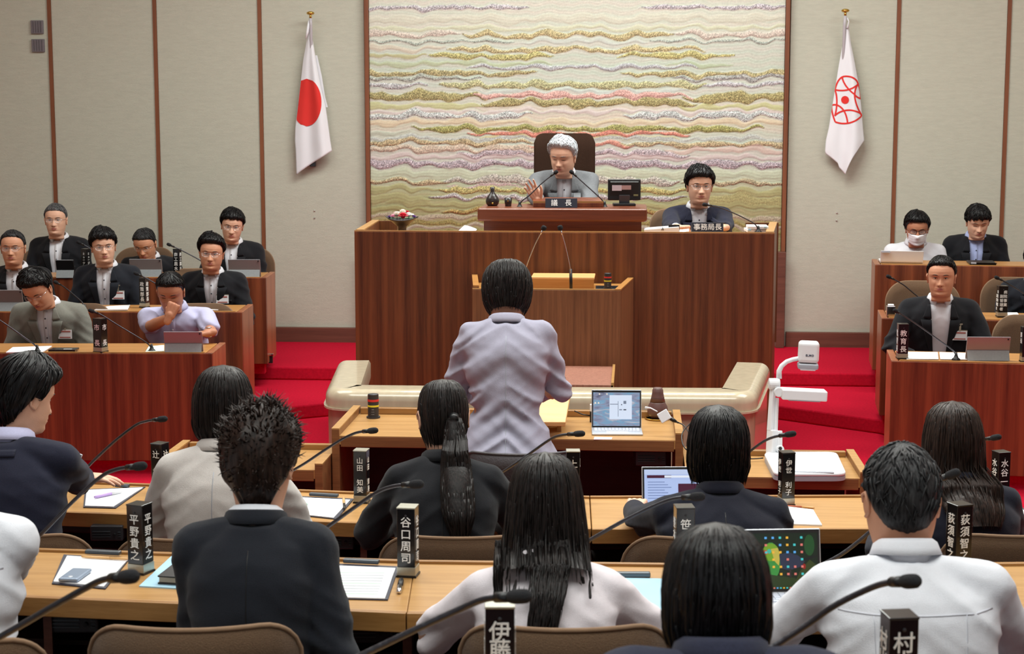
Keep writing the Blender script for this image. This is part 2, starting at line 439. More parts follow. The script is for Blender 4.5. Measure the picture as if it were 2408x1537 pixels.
def tapestry():
    Yf = WY - .045
    top = ONY(1350, -60, Yf).z; bot = ONY(1350, 600, Yf).z
    nx, nz = 560, 330
    X = np.linspace(tapL, tapR, nx); Z = np.linspace(bot, top, nz)
    XX, ZZ = np.meshgrid(X, Z)
    # back to measurement units for the band table (scale only, for a flat hanging)
    pxs = (XX - ONY(1350, 300, Yf).x) / (ONY(1351, 300, Yf).x - ONY(1350, 300, Yf).x) + 1350
    ys = np.linspace(-60, 600, 60); zs = np.array([ONY(1350, y, Yf).z for y in ys])
    pys = np.interp(-ZZ, -zs, ys)
    rng = np.random.RandomState(3)
    def wav(x, y, seed):
        r = np.random.RandomState(seed); out = np.zeros_like(x)
        for k, (wl, am) in enumerate(((230, 1.8), (118, 2.2), (66, 2.0), (43, .9), (27, .5))):
            out += am * np.sin(2 * PI * (x / (wl * (1 + .2 * r.rand())) + r.rand() + .0018 * y * (1 + k * .4)))
        return out
    yy = pys + wav(pxs, pys, 1)
    base = np.zeros(XX.shape + (3,))
    stops = [(-60, (222, 218, 206)), (60, (214, 216, 200)), (110, (204, 208, 196)), (150, (198, 206, 190)), (205, (200, 206, 194)), (250, (212, 206, 190)), (290, (214, 202, 180)), (330, (192, 202, 188)), (372, (196, 194, 184)), (410, (188, 202, 178)), (436, (182, 190, 152)), (462, (164, 166, 112)), (520, (158, 146, 94)), (600, (150, 134, 80))]
    for c in range(3):
        base[..., c] = np.interp(yy, [s[0] for s in stops], [s[1][c] for s in stops])
    thin = np.sin(yy * 1.1 + np.sin(pxs * .02) * 2) * 2.5 + np.sin(yy * 2.3 + np.sin(pxs * .013 + 1) * 3) * 2
    base[..., 0] += thin; base[..., 1] += thin * .8; base[..., 2] += thin * .7
    pinkish = np.sin(yy * .33 + np.sin(pxs * .008) * 1.5) * 5
    base[..., 0] += pinkish; base[..., 1] -= pinkish * .3
    h = np.zeros_like(XX); rope = np.zeros_like(XX)
    for i, (y0, hh, c, x0, x1, rp) in enumerate(BANDS):
        ww = wav(pxs, pys * 0 + y0, 11 + i) * .6
        hw = hh * (1 + .25 * np.sin(pxs / 31 + i) + .2 * np.sin(pxs / 13 + 2 * i)) * .70
        end = np.clip(np.minimum(pxs - x0, x1 - pxs) / 60, 0, 1)
        if x0 < 880: end = np.clip((x1 - pxs) / 60, 0, 1)
        if x1 > 1830: end = np.clip((pxs - x0) / 60, 0, 1)
        if x0 < 880 and x1 > 1830: end = np.ones_like(pxs)
        hw = hw * end ** .6
        u = (yy + ww - y0) / np.maximum(hw, .01)
        m = np.clip((1.15 - np.abs(u)) / .3, 0, 1) * (hw > .5)
        if rp == 0: m = m * .8
        for k in range(3): base[..., k] = base[..., k] * (1 - m) + c[k] * m
        bump = np.sqrt(np.clip(1 - u * u, 0, 1)) * (hw > .5)
        h = np.maximum(h, bump * (.012 if rp > .5 else .005))
        rope = rope * (1 - m) + m * rp
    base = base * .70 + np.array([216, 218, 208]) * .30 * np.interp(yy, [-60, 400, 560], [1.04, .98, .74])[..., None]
    h += .0009 * np.sin(yy * .9)
    lump = rng.rand(nz, nx)
    h += rope * .004 * (lump - .5)
    base = base * (1 + (rope * .3 + .035)[..., None] * (lump[..., None] - .5) * 1.5)
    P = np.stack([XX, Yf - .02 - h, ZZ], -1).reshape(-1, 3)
    mbt = MB()
    idx = np.arange(nz * nx).reshape(nz, nx)
    F = np.stack([idx[:-1, :-1], idx[:-1, 1:], idx[1:, 1:], idx[1:, :-1]], -1).reshape(-1, 4)
    # border back to the wall, so that the hanging has a thickness
    m = bpy.data.materials.new('tapestry_wool'); m.use_nodes = True; nt = m.node_tree; N = nt.nodes; L = nt.links
    b = N['Principled BSDF']; b.inputs['Roughness'].default_value = .9; b.inputs['Specular IOR Level'].default_value = .15
    at = N.new('ShaderNodeAttribute'); at.attribute_name = 'dye'; ar = N.new('ShaderNodeAttribute'); ar.attribute_name = 'rope'
    tc = N.new('ShaderNodeTexCoord')
    vo = N.new('ShaderNodeTexVoronoi'); vo.inputs['Scale'].default_value = 95; L.new(tc.outputs['Object'], vo.inputs['Vector'])
    mp = N.new('ShaderNodeMapping'); mp.inputs['Scale'].default_value = (6, 1, 60); L.new(tc.outputs['Object'], mp.inputs[0])
    no = N.new('ShaderNodeTexNoise'); no.inputs['Scale'].default_value = 5; no.inputs['Detail'].default_value = 4; L.new(mp.outputs[0], no.inputs['Vector'])
    mr = N.new('ShaderNodeMapRange'); mr.inputs['From Min'].default_value = .1; mr.inputs['From Max'].default_value = .75
    mr.inputs['To Min'].default_value = 1.3; mr.inputs['To Max'].default_value = .7; L.new(vo.outputs['Distance'], mr.inputs[0])
    m1 = N.new('ShaderNodeMix'); m1.data_type = 'FLOAT'; m1.inputs[2].default_value = 1.0
    L.new(ar.outputs['Fac'], m1.inputs[0]); L.new(mr.outputs[0], m1.inputs[3])
    mr2 = N.new('ShaderNodeMapRange'); mr2.inputs['From Min'].default_value = .3; mr2.inputs['From Max'].default_value = .7
    mr2.inputs['To Min'].default_value = .9; mr2.inputs['To Max'].default_value = 1.08; L.new(no.outputs[0], mr2.inputs[0])
    mu = N.new('ShaderNodeMath'); mu.operation = 'MULTIPLY'; L.new(m1.outputs[0], mu.inputs[0]); L.new(mr2.outputs[0], mu.inputs[1])
    mx = N.new('ShaderNodeMix'); mx.data_type = 'RGBA'; mx.blend_type = 'MULTIPLY'; mx.inputs[0].default_value = 1
    L.new(at.outputs['Color'], mx.inputs[6]); L.new(mu.outputs[0], mx.inputs[7]); L.new(mx.outputs[2], b.inputs['Base Color'])
    bp = N.new('ShaderNodeBump'); bp.inputs['Distance'].default_value = .006; bp.inputs['Strength'].default_value = .6; bp.invert = True
    mh = N.new('ShaderNodeMath'); mh.operation = 'MULTIPLY'; L.new(vo.outputs['Distance'], mh.inputs[0]); L.new(ar.outputs['Fac'], mh.inputs[1])
    L.new(mh.outputs[0], bp.inputs['Height']); L.new(bp.outputs[0], b.inputs['Normal'])
    me = bpy.data.meshes.new('tapestry'); me.from_pydata(P.tolist(), [], F.tolist())
    smoothflag(me)
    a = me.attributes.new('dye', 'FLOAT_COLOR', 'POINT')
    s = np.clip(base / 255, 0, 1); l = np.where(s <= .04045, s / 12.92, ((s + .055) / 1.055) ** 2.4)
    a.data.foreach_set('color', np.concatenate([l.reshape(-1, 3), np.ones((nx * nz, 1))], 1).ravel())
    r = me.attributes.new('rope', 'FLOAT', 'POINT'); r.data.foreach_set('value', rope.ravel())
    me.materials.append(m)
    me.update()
    t = bpy.data.objects.new('tapestry', me); COL.objects.link(t)
    tag(t, 'large woven wool tapestry with wavy cream, olive and pink bands behind the chairman', 'tapestry')
    mb = MB(); mb.box(((tapL + tapR) / 2, Yf - .002, (top + bot) / 2), (tapR - tapL - .01, .03, top - bot - .01)); obj('backing', mb, M_TRIM, t)


tapestry()

# ---------------------------------------------------------------- benches of the officials
def bench(c, rz, L, side, ztop, floor, label, depth=.46, rim=.03):
    """front corner c at the aisle end; side=-1 runs to the left from it, +1 to the right"""
    t = thing('official_bench', label, 'desk', (c[0], c[1], floor), rz, 'official benches')
    H = ztop - floor
    x0, x1 = (-L, 0) if side < 0 else (0, L)
    xm = (x0 + x1) / 2
    mb = MB(); mb.box((xm, .02, (H + .08) / 2), (L, .04, H - .08)); obj('front_panel', mb, M_GOV, t, bevel=.004)
    mb = MB(); mb.box((xm, .1, .04), (L - .06, .1, .08)); obj('toe_kick', mb, M_RISER, t)
    mb = MB(); mb.box((xm + (side < 0) * -.012 + (side > 0) * .012, .04 + (depth - .04) / 2, H - .02), (L - .07, depth - .045, .035)); obj('desk_top', mb, M_TOPG, t, bevel=.003)
    for xx in (x0 + .02, x1 - .02):
        mb = MB(); mb.box((xx, .04 + (depth - .02) / 2, (H + .08) / 2), (.04, depth - .02, H - .08)); obj('side_panel', mb, M_SIDE_LIT, t, bevel=.004)
    mb = MB()
    mb.box((xm, .03, H + .002), (L - .1, .028, .006)); obj('top_edge', mb, M_TOPG, t)
    return t


b1 = W(498, 831, 9.83); b2 = W(569, 734, 11.07); b3 = W(625, 653, 12.3)
bench(b1, YAW, 2.3, -1, .728, 0, 'reddish wooden official bench at the left, lowest and nearest')
bench(b2, YAW, 2.5, -1, .821, .1, 'reddish wooden official bench at the left, middle tier')
BENCH3 = bench(b3, YAW, 2.6, -1, .927, .2, 'reddish wooden official bench at the left, highest against the wall')
RZR = math.radians(-5.0)
r1 = W(2097, 849, 9.52); r2 = W(2073.6, 748, 10.76); r3 = W(2058, 622, 12.0)
bench(r1, RZR, 2.3, 1, .729, 0, 'reddish wooden official bench at the right, lowest and nearest')
bench(r2, RZR, 2.3, 1, .82, .1, 'reddish wooden official bench at the right, middle tier')
bench(r3, RZR, 2.3, 1, 1.051, .2, 'tall wooden bench at the right, highest against the wall')

# ---------------------------------------------------------------- presiding dais
DL, DR, DY, DZ = -1.739, .861, 10.24, 1.408
t = thing('presiding_dais', 'wide dark wooden dais with veneered front below the tapestry', 'dais', (CX, DY, 0))
mb = MB(); mb.box(((DL + DR) / 2, DY + .03, DZ / 2), (DR - DL, .06, DZ)); obj('front_panel', mb, M_DAIS, t, world=True, bevel=.003)
mb = MB(); mb.box(((DL + DR) / 2, DY + .012, DZ + .003), (DR - DL, .02, .008)); obj('top_edge', mb, M_TOP, t, world=True)
for s in (-1, 1):
    x = DL if s < 0 else DR; xo = x + s * .045 if s < 0 else x + .1
    mb = MB(); mb.prism([(x, DY + .06), (x - s * .05, DY + .06), (xo - s * .05, DY + 1.0), (xo, DY + 1.0)], 0, DZ); obj('side_panel', mb, M_DAIS, t, world=True)
    mb = MB(); mb.prism([(x, DY + .06), (x - s * .05, DY + .06), (xo - s * .05, DY + 1.0), (xo, DY + 1.0)], DZ, DZ + .008); obj('side_rim', mb, M_TOP, t, world=True)
# short return panels at the back corners
aL = W(866, 524, 11.2); bL = W(927, 524, 11.2)
mb = MB(); mb.box(((DL - .04 + bL.x) / 2, DY + 1.02, (DZ + .6) / 2), (bL.x - DL + .04, .04, DZ - .6)); obj('return_panel', mb, M_DAIS, t, world=True)
mb = MB(); mb.box((DR + .0, DY + 1.02, (DZ + .6) / 2), (.22, .04, DZ - .6)); obj('return_panel', mb, M_DAIS, t, world=True)
mb = MB(); mb.box(((DL + DR) / 2, DY + .36, DZ - .07), (DR - DL - .1, .6, .03)); obj('work_top', mb, M_TOPG, t, world=True)
mb = MB(); mb.box(((DL + DR) / 2, DY + 1.7, .3), (DR - DL - .1, 1.9, .55)); obj('platform', mb, M_RISER, t, world=True)
CFL = .575  # floor level on the dais

# chairman's raised desk
cl = W(1122, 490, 10.55); cr = W(1522, 490, 10.5)
cz0, cz1 = DZ - .06, W(1322, 491, 10.5).z
ch_y = (cl.y + cr.y) / 2
t = thing('chairman_desk', 'thick-topped dark wooden desk raised on the middle of the dais', 'desk', ((cl.x + cr.x) / 2, ch_y, CFL))
zt = cz1 - .082
mb = MB(); mb.box(((cl.x + cr.x) / 2, ch_y + .28, (zt + cz1) / 2), (cr.x - cl.x, .56, cz1 - zt)); obj('desk_top', mb, M_CHAIRDESK, t, world=True, bevel=.012, seg=3)
mb = MB(); mb.box(((cl.x + cr.x) / 2, ch_y + .09, (zt + cz0 - .0) / 2), (cr.x - cl.x - .07, .04, zt - cz0 + .0)); obj('front_panel', mb, M_CHAIRDESK, t, world=True)
for s in (-1, 1):
    mb = MB(); mb.box(((cl.x + cr.x) / 2 + s * ((cr.x - cl.x) / 2 - .055), ch_y + .31, (zt + CFL) / 2), (.04, .4, zt - CFL)); obj('side_panel', mb, M_CHAIRDESK, t, world=True)
CHY = ch_y

# speaker's rostrum, in front of the dais
RZ = 1.125
f0 = W(1110, 682, 9.62); f1 = W(1460, 684, 9.6); g0 = W(1108, 662, 10.25); g1_ = W(1492, 663, 10.2)
yb = DY - .005
t = thing('speaker_rostrum', 'brown wooden speaker rostrum standing against the dais front', 'rostrum', ((f0.x + f1.x) / 2, f0.y, 0))
fy = (f0.y + f1.y) / 2; xl, xr = f0.x, f1.x; xlb, xrb = xl - .07, ONZ(1490, 664, RZ + .0).x
mb = MB(); mb.box(((xl + xr) / 2, fy + .02, RZ / 2), (xr - xl, .04, RZ)); obj('front_panel', mb, M_ROST, t, world=True, bevel=.003)
mb = MB(); mb.box(((xl + xr) / 2, fy + .012, RZ + .003), (xr - xl, .02, .006)); obj('top_edge', mb, M_TOP, t, world=True)
mb = MB(); mb.prism([(xl, fy + .04), (xl + .035, fy + .04), (xlb + .035, yb), (xlb, yb)], 0, RZ + .012); obj('side_panel', mb, M_ROST, t, world=True)
mb = MB(); mb.prism([(xl, fy + .04), (xl + .035, fy + .04), (xlb + .035, yb), (xlb, yb)], RZ + .012, RZ + .02); obj('side_rim', mb, M_TOPG, t, world=True)
mb = MB(); mb.prism([(xr, fy + .04), (xr - .035, fy + .04), (xrb - .035, yb), (xrb, yb)], 0, RZ + .0); obj('side_panel', mb, M_ROST, t, world=True)
mb = MB(); mb.prism([(xr, fy + .0), (xr - .035, fy + .0), (xrb - .035, yb), (xrb, yb)], RZ, RZ + .008); obj('side_rim', mb, M_TOPG, t, world=True)
mb = MB(); mb.prism([(xl + .03, fy + .04), (xr - .03, fy + .04), (xrb - .03, yb), (xlb + .03, yb)], RZ - .06, RZ - .03); obj('rostrum_top', mb, M_TOPG, t, world=True)
lb = W(1250, 655, 9.95); le = W(1397, 655, 9.95)
t = thing('reading_stand', 'low honey-coloured wooden reading stand on the speaker rostrum', 'stand', ((lb.x + le.x) / 2, lb.y, RZ - .03))
mb = MB(); mb.box(((lb.x + le.x) / 2, lb.y, (RZ - .03 + lb.z) / 2), (le.x - lb.x, .03, lb.z - RZ + .03)); obj('front_board', mb, M_TOPG, t, world=True)
mb = MB(); mb.box(((lb.x + le.x) / 2, lb.y + .11, lb.z + .005), (le.x - lb.x + .006, .25, .014)); obj('slanted_top', mb, M_LIGHTW, t, world=True, bevel=.003)

# low board-topped table between rail and rostrum
p0 = ONZ(1150, 863, .69); p1 = ONZ(1446, 867, .69)
t = thing('low_table', 'low table with rust-coloured ribbed top before the speaker rostrum', 'table', ((p0.x + p1.x) / 2, 9.0, 0))
mb = MB(); mb.box(((p0.x + p1.x) / 2, 9.13, .68), (p1.x - p0.x, .66, .03)); obj('table_top', mb, M_SLOPE, t, world=True, bevel=.003)
mb = MB(); mb.box((p1.x - .006, 9.13, .69), (.014, .66, .035)); obj('edge_strip', mb, M_TOP, t, world=True)
for sx in (p0.x + .04, p1.x - .04):
    for sy in (8.85, 9.4):
        mb = MB(); mb.box((sx, sy, .335), (.04, .04, .67)); obj('leg', mb, M_ROST, t, world=True)

# ---------------------------------------------------------------- marble balustrade
def sweep(mb, path, prof):
    """prof: (offset outward, z); path: plan points, outward = right of travel"""
    n = len(path); rows = []
    for i in range(n):
        p = Vector(path[i]); a = Vector(path[max(i - 1, 0)]); b = Vector(path[min(i + 1, n - 1)])
        d1 = (p - a).normalized() if i else (b - p).normalized(); d2 = (b - p).normalized() if i < n - 1 else d1
        n1 = Vector((d1.y, -d1.x)); n2 = Vector((d2.y, -d2.x)); m = (n1 + n2).normalized(); k = 1 / max(m.dot(n1), .3)
        rows.append([(p.x + m.x * o * k, p.y + m.y * o * k, z) for o, z in prof])
    vs = [p for r in rows for p in r]; k = len(prof)
    fs = [(i * k + j, i * k + (j + 1) % k, (i + 1) * k + (j + 1) % k, (i + 1) * k + j) for i in range(n - 1) for j in range(k)]
    fs += [tuple(range(k))[::-1], tuple(range((n - 1) * k, n * k))]
    mb.add(vs, fs)


rp = [(-1.70, 9.42), (-1.605, 8.56), (-1.592, 8.50), (-1.572, 8.452), (-1.54, 8.418), (-1.50, 8.40), (-1.45, 8.394), (-.46, 8.40), (.46, 8.436), (.52, 8.443), (.57, 8.46), (.605, 8.49), (.628, 8.53), (.645, 8.60), (.775, 9.50)]
t = thing('marble_balustrade', 'low beige marble balustrade with rounded coping around the speaker pit', 'balustrade', (CX, 8.5, 0))
mb = MB(); sweep(mb, rp, [(0, 0), (0, .615), (-.16, .615), (-.16, 0)]); obj('marble_wall', mb, mat('tan_marble', (176, 158, 134), .2, var=.12, vscale=7, vstretch=(3, 3, .4), coat=.4), t, world=True, fixn=True, autos=.6)
cap = [(.012, .618), (.012, .66)] + [(.012 - .06 * (1 - math.cos(a)), .66 + .058 * math.sin(a)) for a in [PI / 2 * k / 10 for k in range(1, 11)]] + [(-.175, .718), (-.185, .7), (-.185, .618)]
mb = MB(); sweep(mb, rp, cap); obj('coping', mb, M_MARBLE, t, world=True, fixn=True, autos=.6)
mb = MB(); sweep(mb, rp, [(.022, .612), (.022, .622), (-.02, .622), (-.02, .612)]); obj('bead', mb, M_CHROME if False else M_MARBLE, t, world=True, fixn=True)

# ---------------------------------------------------------------- questioner's desk and side tables
def tray_desk(name, label, cat, x0, x1, y0, y1, z, rimw=.035, rimh=.03, front_rim=False, near_h=.05, legs=True, grp=None):
    t = thing(name, label, cat, ((x0 + x1) / 2, (y0 + y1) / 2, 0), 0, grp)
    mb = MB(); mb.box(((x0 + x1) / 2, (y0 + y1) / 2, z - .02), (x1 - x0 - .01, y1 - y0, .04)); obj('desk_top', mb, M_TOP, t, world=True)
    for x in (x0, x1):
        s = 1 if x == x0 else -1
        mb = MB(); mb.box((x + s * rimw / 2 - s * .005, (y0 + y1) / 2, (z + rimh) / 2), (rimw, y1 - y0 + .01, z + rimh)); obj('side_panel', mb, M_RIM, t, world=True, bevel=.003)
        mb = MB(); mb.box((x + s * rimw / 2 - s * .005, (y0 + y1) / 2, z + rimh + .002), (rimw, y1 - y0 + .01, .006)); obj('side_rim', mb, M_TOP, t, world=True)
    mb = MB(); mb.box(((x0 + x1) / 2, y1 - rimw / 2, z + rimh / 2), (x1 - x0 - 2 * rimw, rimw, rimh)); obj('back_rim', mb, M_EDGE, t, world=True, bevel=.003)
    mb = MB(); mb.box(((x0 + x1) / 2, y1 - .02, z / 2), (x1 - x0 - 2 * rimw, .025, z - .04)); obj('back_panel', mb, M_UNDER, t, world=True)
    mb = MB(); mb.box(((x0 + x1) / 2, y0 + .01, z - near_h / 2 - .002), (x1 - x0 - 2 * rimw, .022, near_h)); obj('front_edge', mb, M_RIM, t, world=True, bevel=.003)
    return t


q0 = ONZ(777, 1030, .70); q1 = ONZ(1604, 1034, .70)
tray_desk('questioner_desk', 'wooden questioner desk with raised rim and open black front at the centre', 'desk', q0.x, q1.x, 7.28, 7.86, .70)
s0 = ONZ(400, 1116, .58); s1 = ONZ(778, 1116, .58)
tray_desk('side_table', 'lower wooden side table left of the questioner desk', 'table', s0.x - .1, q0.x - .015, 7.08, 7.55, .585, rimh=.025, grp='side tables')
s2 = ONZ(2034, 1120, .58)
tray_desk('side_table', 'lower wooden side table under the white document camera', 'table', q1.x + .015, s2.x, 7.08, 7.56, .585, rimh=.025, grp='side tables')

# ---------------------------------------------------------------- members' desks
def member_desk(label, nl, nr, bl, br, z, floor, posts=()):
    t = thing('member_desk', label, 'desk', ((nl.x + nr.x) / 2, (nl.y + nr.y) / 2, floor), 0, 'long member desks')
    P = [(nl.x, nl.y), (nr.x, nr.y), (br.x, br.y), (bl.x, bl.y)]
    mb = MB(); mb.prism(P, z - .04, z); obj('desk_top', mb, [M_TOP], t, world=True, bevel=.003)
    def strip(a, b, w_, dz0, dz1, m, nm, off=0):
        a = Vector((a.x, a.y)); b = Vector((b.x, b.y)); d = (b - a).normalized(); n = Vector((-d.y, d.x))
        a2 = a + n * off; b2 = b + n * off
        mb = MB(); mb.prism([tuple(a2), tuple(b2), tuple(b2 + n * w_), tuple(a2 + n * w_)], dz0, dz1); return obj(nm, mb, m, t, world=True, bevel=.002)
    strip(nl, nr, .02, z - .052, z + .001, M_EDGE, 'front_edge', -.021)
    strip(bl, br, .018, z - .04, z + .008, M_EDGE, 'back_edge', .0)
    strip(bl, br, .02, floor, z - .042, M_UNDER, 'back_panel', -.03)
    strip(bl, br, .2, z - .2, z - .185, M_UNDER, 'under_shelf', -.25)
    for f in posts:
        a = nl.lerp(nr, f); b = bl.lerp(br, f)
        mb = MB(); mb.prism([(a.x - .012, a.y + .05), (a.x + .012, a.y + .05), (b.x + .012, b.y - .04), (b.x - .012, b.y - .04)], floor, z - .042)
        obj('divider_panel', mb, M_BASE, t, world=True)
    return t


ZA, ZB, ZC, FA, FB, FC = 1.03, .84, .69, .34, .15, 0.0
def P(px, py, z): return ONZ(px, py, z)
member_desk('long member desk in the second row, left section under the phone and clipboard', P(-260, 1385, ZB), P(957, 1437, ZB), P(-230, 1287, ZB), P(975, 1325, ZB), ZB, FB, (.3, .995))
member_desk('long member desk in the second row, middle section between the two women seated apart', P(958, 1437, ZB), P(1850, 1442, ZB), P(976, 1325, ZB), P(1840, 1336, ZB), ZB, FB, (.45,))
member_desk('long member desk in the second row, right section beneath the white-shirted man', P(1852, 1442, ZB), P(2620, 1428, ZB), P(1842, 1336, ZB), P(2620, 1328, ZB), ZB, FB, (.5,))
member_desk('long member desk in the front row, left section by the navy-suited man', P(-200, 1188, ZC), P(860, 1227, ZC), P(-120, 1125, ZC), P(868, 1163, ZC), ZC, FC, (.55, .99))
member_desk('long member desk in the front row, middle section by the ponytailed woman', P(861, 1227, ZC), P(1390, 1240, ZC), P(869, 1163, ZC), P(1386, 1172, ZC), ZC, FC, (.5,))
member_desk('long member desk in the front row, right section by the pink mouse', P(1392, 1241, ZC), P(2440, 1240, ZC), P(1388, 1172, ZC), P(2366, 1168, ZC), ZC, FC, (.45, .98))
A0 = W(-500, 1660, 3.18); 
member_desk('long member desk in the rear row, nearest and below the frame', Vector((-1.6, 2.72, 0)), Vector((1.3, 2.76, 0)), Vector((-1.6, 3.18, 0)), Vector((1.3, 3.2, 0)), ZA, FA, (.2, .5, .8))


def unit(px, py, z, wpx, hpx, label, rz=YAW):
    c = W(px, py, z); wd = wpx / FPX * z; hh = hpx / FPX * z
    t = thing('microphone_amplifier', label, 'amplifier', (c.x, c.y, c.z - hh / 2), rz, 'amplifier boxes under the desks')
    mb = MB(); mb.box((0, .07, hh / 2), (wd, .14, hh)); obj('case', mb, M_DARKG, t, bevel=.004)
    for k in range(3):
        mb = MB(); mb.box((-wd * .15, -.003, hh * (.3 + .17 * k)), (wd * .55, .006, hh * .05)); obj('speaker_slot', mb, M_CLIP, t)
    mb = MB(); mb.lathe([(0, 0), (hh * .09, 0), (hh * .09, .012), (0, .012)], 12); mb.xf(Matrix.Translation((wd * .26, -.001, hh * .45)) @ Matrix.Rotation(PI / 2, 4, 'X')); obj('knob', mb, M_BLACK, t)
    for k in range(3):
        mb = MB(); mb.box((wd * .4, -.003, hh * (.3 + .15 * k)), (wd * .08, .005, hh * .04)); obj('button', mb, M_CLIP, t)


unit(1531, 1078, 7.45, 72, 34, 'slotted grey amplifier box under the questioner desk')
unit(250, 1254, 6.05, 76, 36, 'slotted dark amplifier box under the front row, left of the bob-haired woman')
unit(793, 1272, 6.0, 76, 40, 'slotted dark amplifier box under the front row behind the black-suited man')
unit(172, 1463, 4.6, 118, 52, 'slotted dark amplifier box under the second row desk at the left')
unit(868, 1485, 4.55, 118, 56, 'slotted dark amplifier box under the second row desk near the pen')
unit(1548, 1497, 4.55, 100, 50, 'slotted dark amplifier box under the second row desk, middle section')


# ---------------------------------------------------------------- chairs
def chair(x, y, floor, rz, label, w_=.47, top=.88, h=.46, m=M_FABRIC, m2=M_PIPING, grp='upholstered swivel chairs', seat=.42, cr=.1, sq=1.0, tilt=.1):
    """sitter faces local +y, the back is at -y"""
    t = thing('swivel_chair', label, 'chair', (x, y, floor), rz, grp)
    mb = MB(); n, k = 22, 14
    def pt(u, v, o):
        # rounded rectangle outline u,v in -1..1
        hw = w_ / 2; hv = h / 2
        X = u * hw; Z = v * hv
        ax = abs(X) - (hw - cr); az = abs(Z) - (hv - cr)
        if ax > 0 and az > 0 and Z > 0:
            L = math.hypot(ax, az)
            m_ = max(ax, az)
            if L > 0: X = math.copysign(hw - cr + ax * m_ / L, X); Z = math.copysign(hv - cr + az * m_ / L, Z)
        yy = .33 * (X / hw) ** 2 * .22 - tilt * (Z + hv) + o
        return (X, -.2 + yy, top - hv + Z)
    th = .055
    us = [-1 + 2 * i / n for i in range(n + 1)]; vs_ = [-1 + 2 * j / k for j in range(k + 1)]
    def off(u, v): 
        e = max(abs(u), abs(v)); return (1 - max(0, (e - .86) / .14) ** 2 * .8)
    G1 = [[pt(u, v, th / 2 * off(u, v)) for v in vs_] for u in us]
    G2 = [[pt(u, v, -th / 2 * off(u, v)) for v in vs_] for u in us]
    mb.grid(G1); mb.grid([r for r in G2[::-1]])
    def rimface(seq1, seq2):
        for i in range(len(seq1) - 1): mb.add([seq1[i], seq1[i + 1], seq2[i + 1], seq2[i]], [(0, 1, 2, 3)])
    rimface([r[-1] for r in G1], [r[-1] for r in G2]); rimface([r[0] for r in G2], [r[0] for r in G1])
    rimface(G1[0][::-1], G2[0][::-1]); rimface(G1[-1], G2[-1])
    bo = obj('backrest', mb, m, t, smooth=True)
    mb = MB(); path = [G2[0][j] for j in range(k + 1)] + [G2[i][-1] for i in range(1, n)] + [G2[-1][j] for j in range(k, -1, -1)]
    mb.tube(path, .006, 6); obj('piping', mb, m2, bo, smooth=True)
    mb = MB(); mb.box((0, .06, seat), (w_ * .98, .46, .08)); obj('seat', mb, m, t, bevel=.03, seg=3)
    mb = MB(); mb.box((0, -.2, (seat + top - h) / 2 + .05), (.08, .02, .26)); obj('back_bracket', mb, M_BLACK, t)
    mb = MB(); mb.lathe([(.0, .08), (.03, .08), (.03, .2), (.022, .2), (.022, seat - .04), (0, seat - .04)], 12, (0, .05, 0)); obj('gas_column', mb, M_CHROME, t, smooth=True)
    for q in range(5):
        a = 2 * PI * q / 5 + .3; c, s = math.cos(a), math.sin(a)
        mb = MB(); mb.tube([(0, .05, .1), (c * .15, .05 + s * .15, .085), (c * .27, .05 + s * .27, .06)], [.022, .018, .013], 8); lo = obj('leg', mb, M_BLACK, t, smooth=True)
        mb = MB(); mb.ell((c * .27, .05 + s * .27, .028), (.022, .022, .028), 10, 6); obj('caster', mb, M_BLACK, lo, smooth=True)
    return t
# ---------------------------------------------------------------- people
def skin(name, rgb): return mat('skin_' + name, rgb, .5, var=.07, vscale=18, spec=.35, bump=.12, bscale=260)
SK1 = skin('light', (226, 178, 152)); SK2 = skin('tan', (206, 150, 120)); SK3 = skin('deep', (186, 128, 100))
LIPS = mat('lips', (178, 104, 96), .5, var=.05); LASH = mat('eye_dark', (34, 24, 22), .4, var=.02); EYEW = mat('eye_white', (214, 204, 198), .3, var=.02)


def hairmat(name, c1, c2, rough=.42):
    m = bpy.data.materials.new(name); m.use_nodes = True; nt = m.node_tree; N = nt.nodes; L = nt.links; b = N['Principled BSDF']
    b.inputs['Roughness'].default_value = rough; b.inputs['Specular IOR Level'].default_value = .28
    tc = N.new('ShaderNodeTexCoord'); mp = N.new('ShaderNodeMapping'); mp.inputs['Scale'].default_value = (1, 1, .12); L.new(tc.outputs['Object'], mp.inputs[0])
    n = N.new('ShaderNodeTexNoise'); n.inputs['Scale'].default_value = 170; n.inputs['Detail'].default_value = 4; L.new(mp.outputs[0], n.inputs['Vector'])
    cr = N.new('ShaderNodeValToRGB'); cr.color_ramp.elements[0].position = .35; cr.color_ramp.elements[1].position = .75
    cr.color_ramp.elements[0].color = (*lin(c1), 1); cr.color_ramp.elements[1].color = (*lin(c2), 1)
    L.new(n.outputs[0], cr.inputs[0]); L.new(cr.outputs[0], b.inputs['Base Color'])
    bp = N.new('ShaderNodeBump'); bp.inputs['Strength'].default_value = .5; bp.inputs['Distance'].default_value = .002
    L.new(n.outputs[0], bp.inputs['Height']); L.new(bp.outputs[0], b.inputs['Normal'])
    return m


H_BLACK = hairmat('hair_black', (9, 9, 10), (27, 25, 28)); H_BROWN = hairmat('hair_brown', (22, 15, 13), (62, 45, 38))
H_GREY = hairmat('hair_grey', (52, 52, 54), (118, 118, 120), .5); H_WHITE = hairmat('hair_white', (168, 172, 178), (236, 240, 244), .5)
H_DARK = hairmat('hair_dark_brown', (12, 10, 10), (42, 34, 33)); H_PEP = hairmat('hair_pepper', (22, 22, 24), (66, 66, 68), .5)


def cloth(name, rgb, rough=.85, var=.05, vs=120, bump=.4, bs=600, sheen=.1, vst=(1, 1, 1)):
    return mat('cloth_' + name, rgb, rough, var=var, vscale=vs, vstretch=vst, bump=bump, bscale=bs, spec=.2, sheen=sheen)


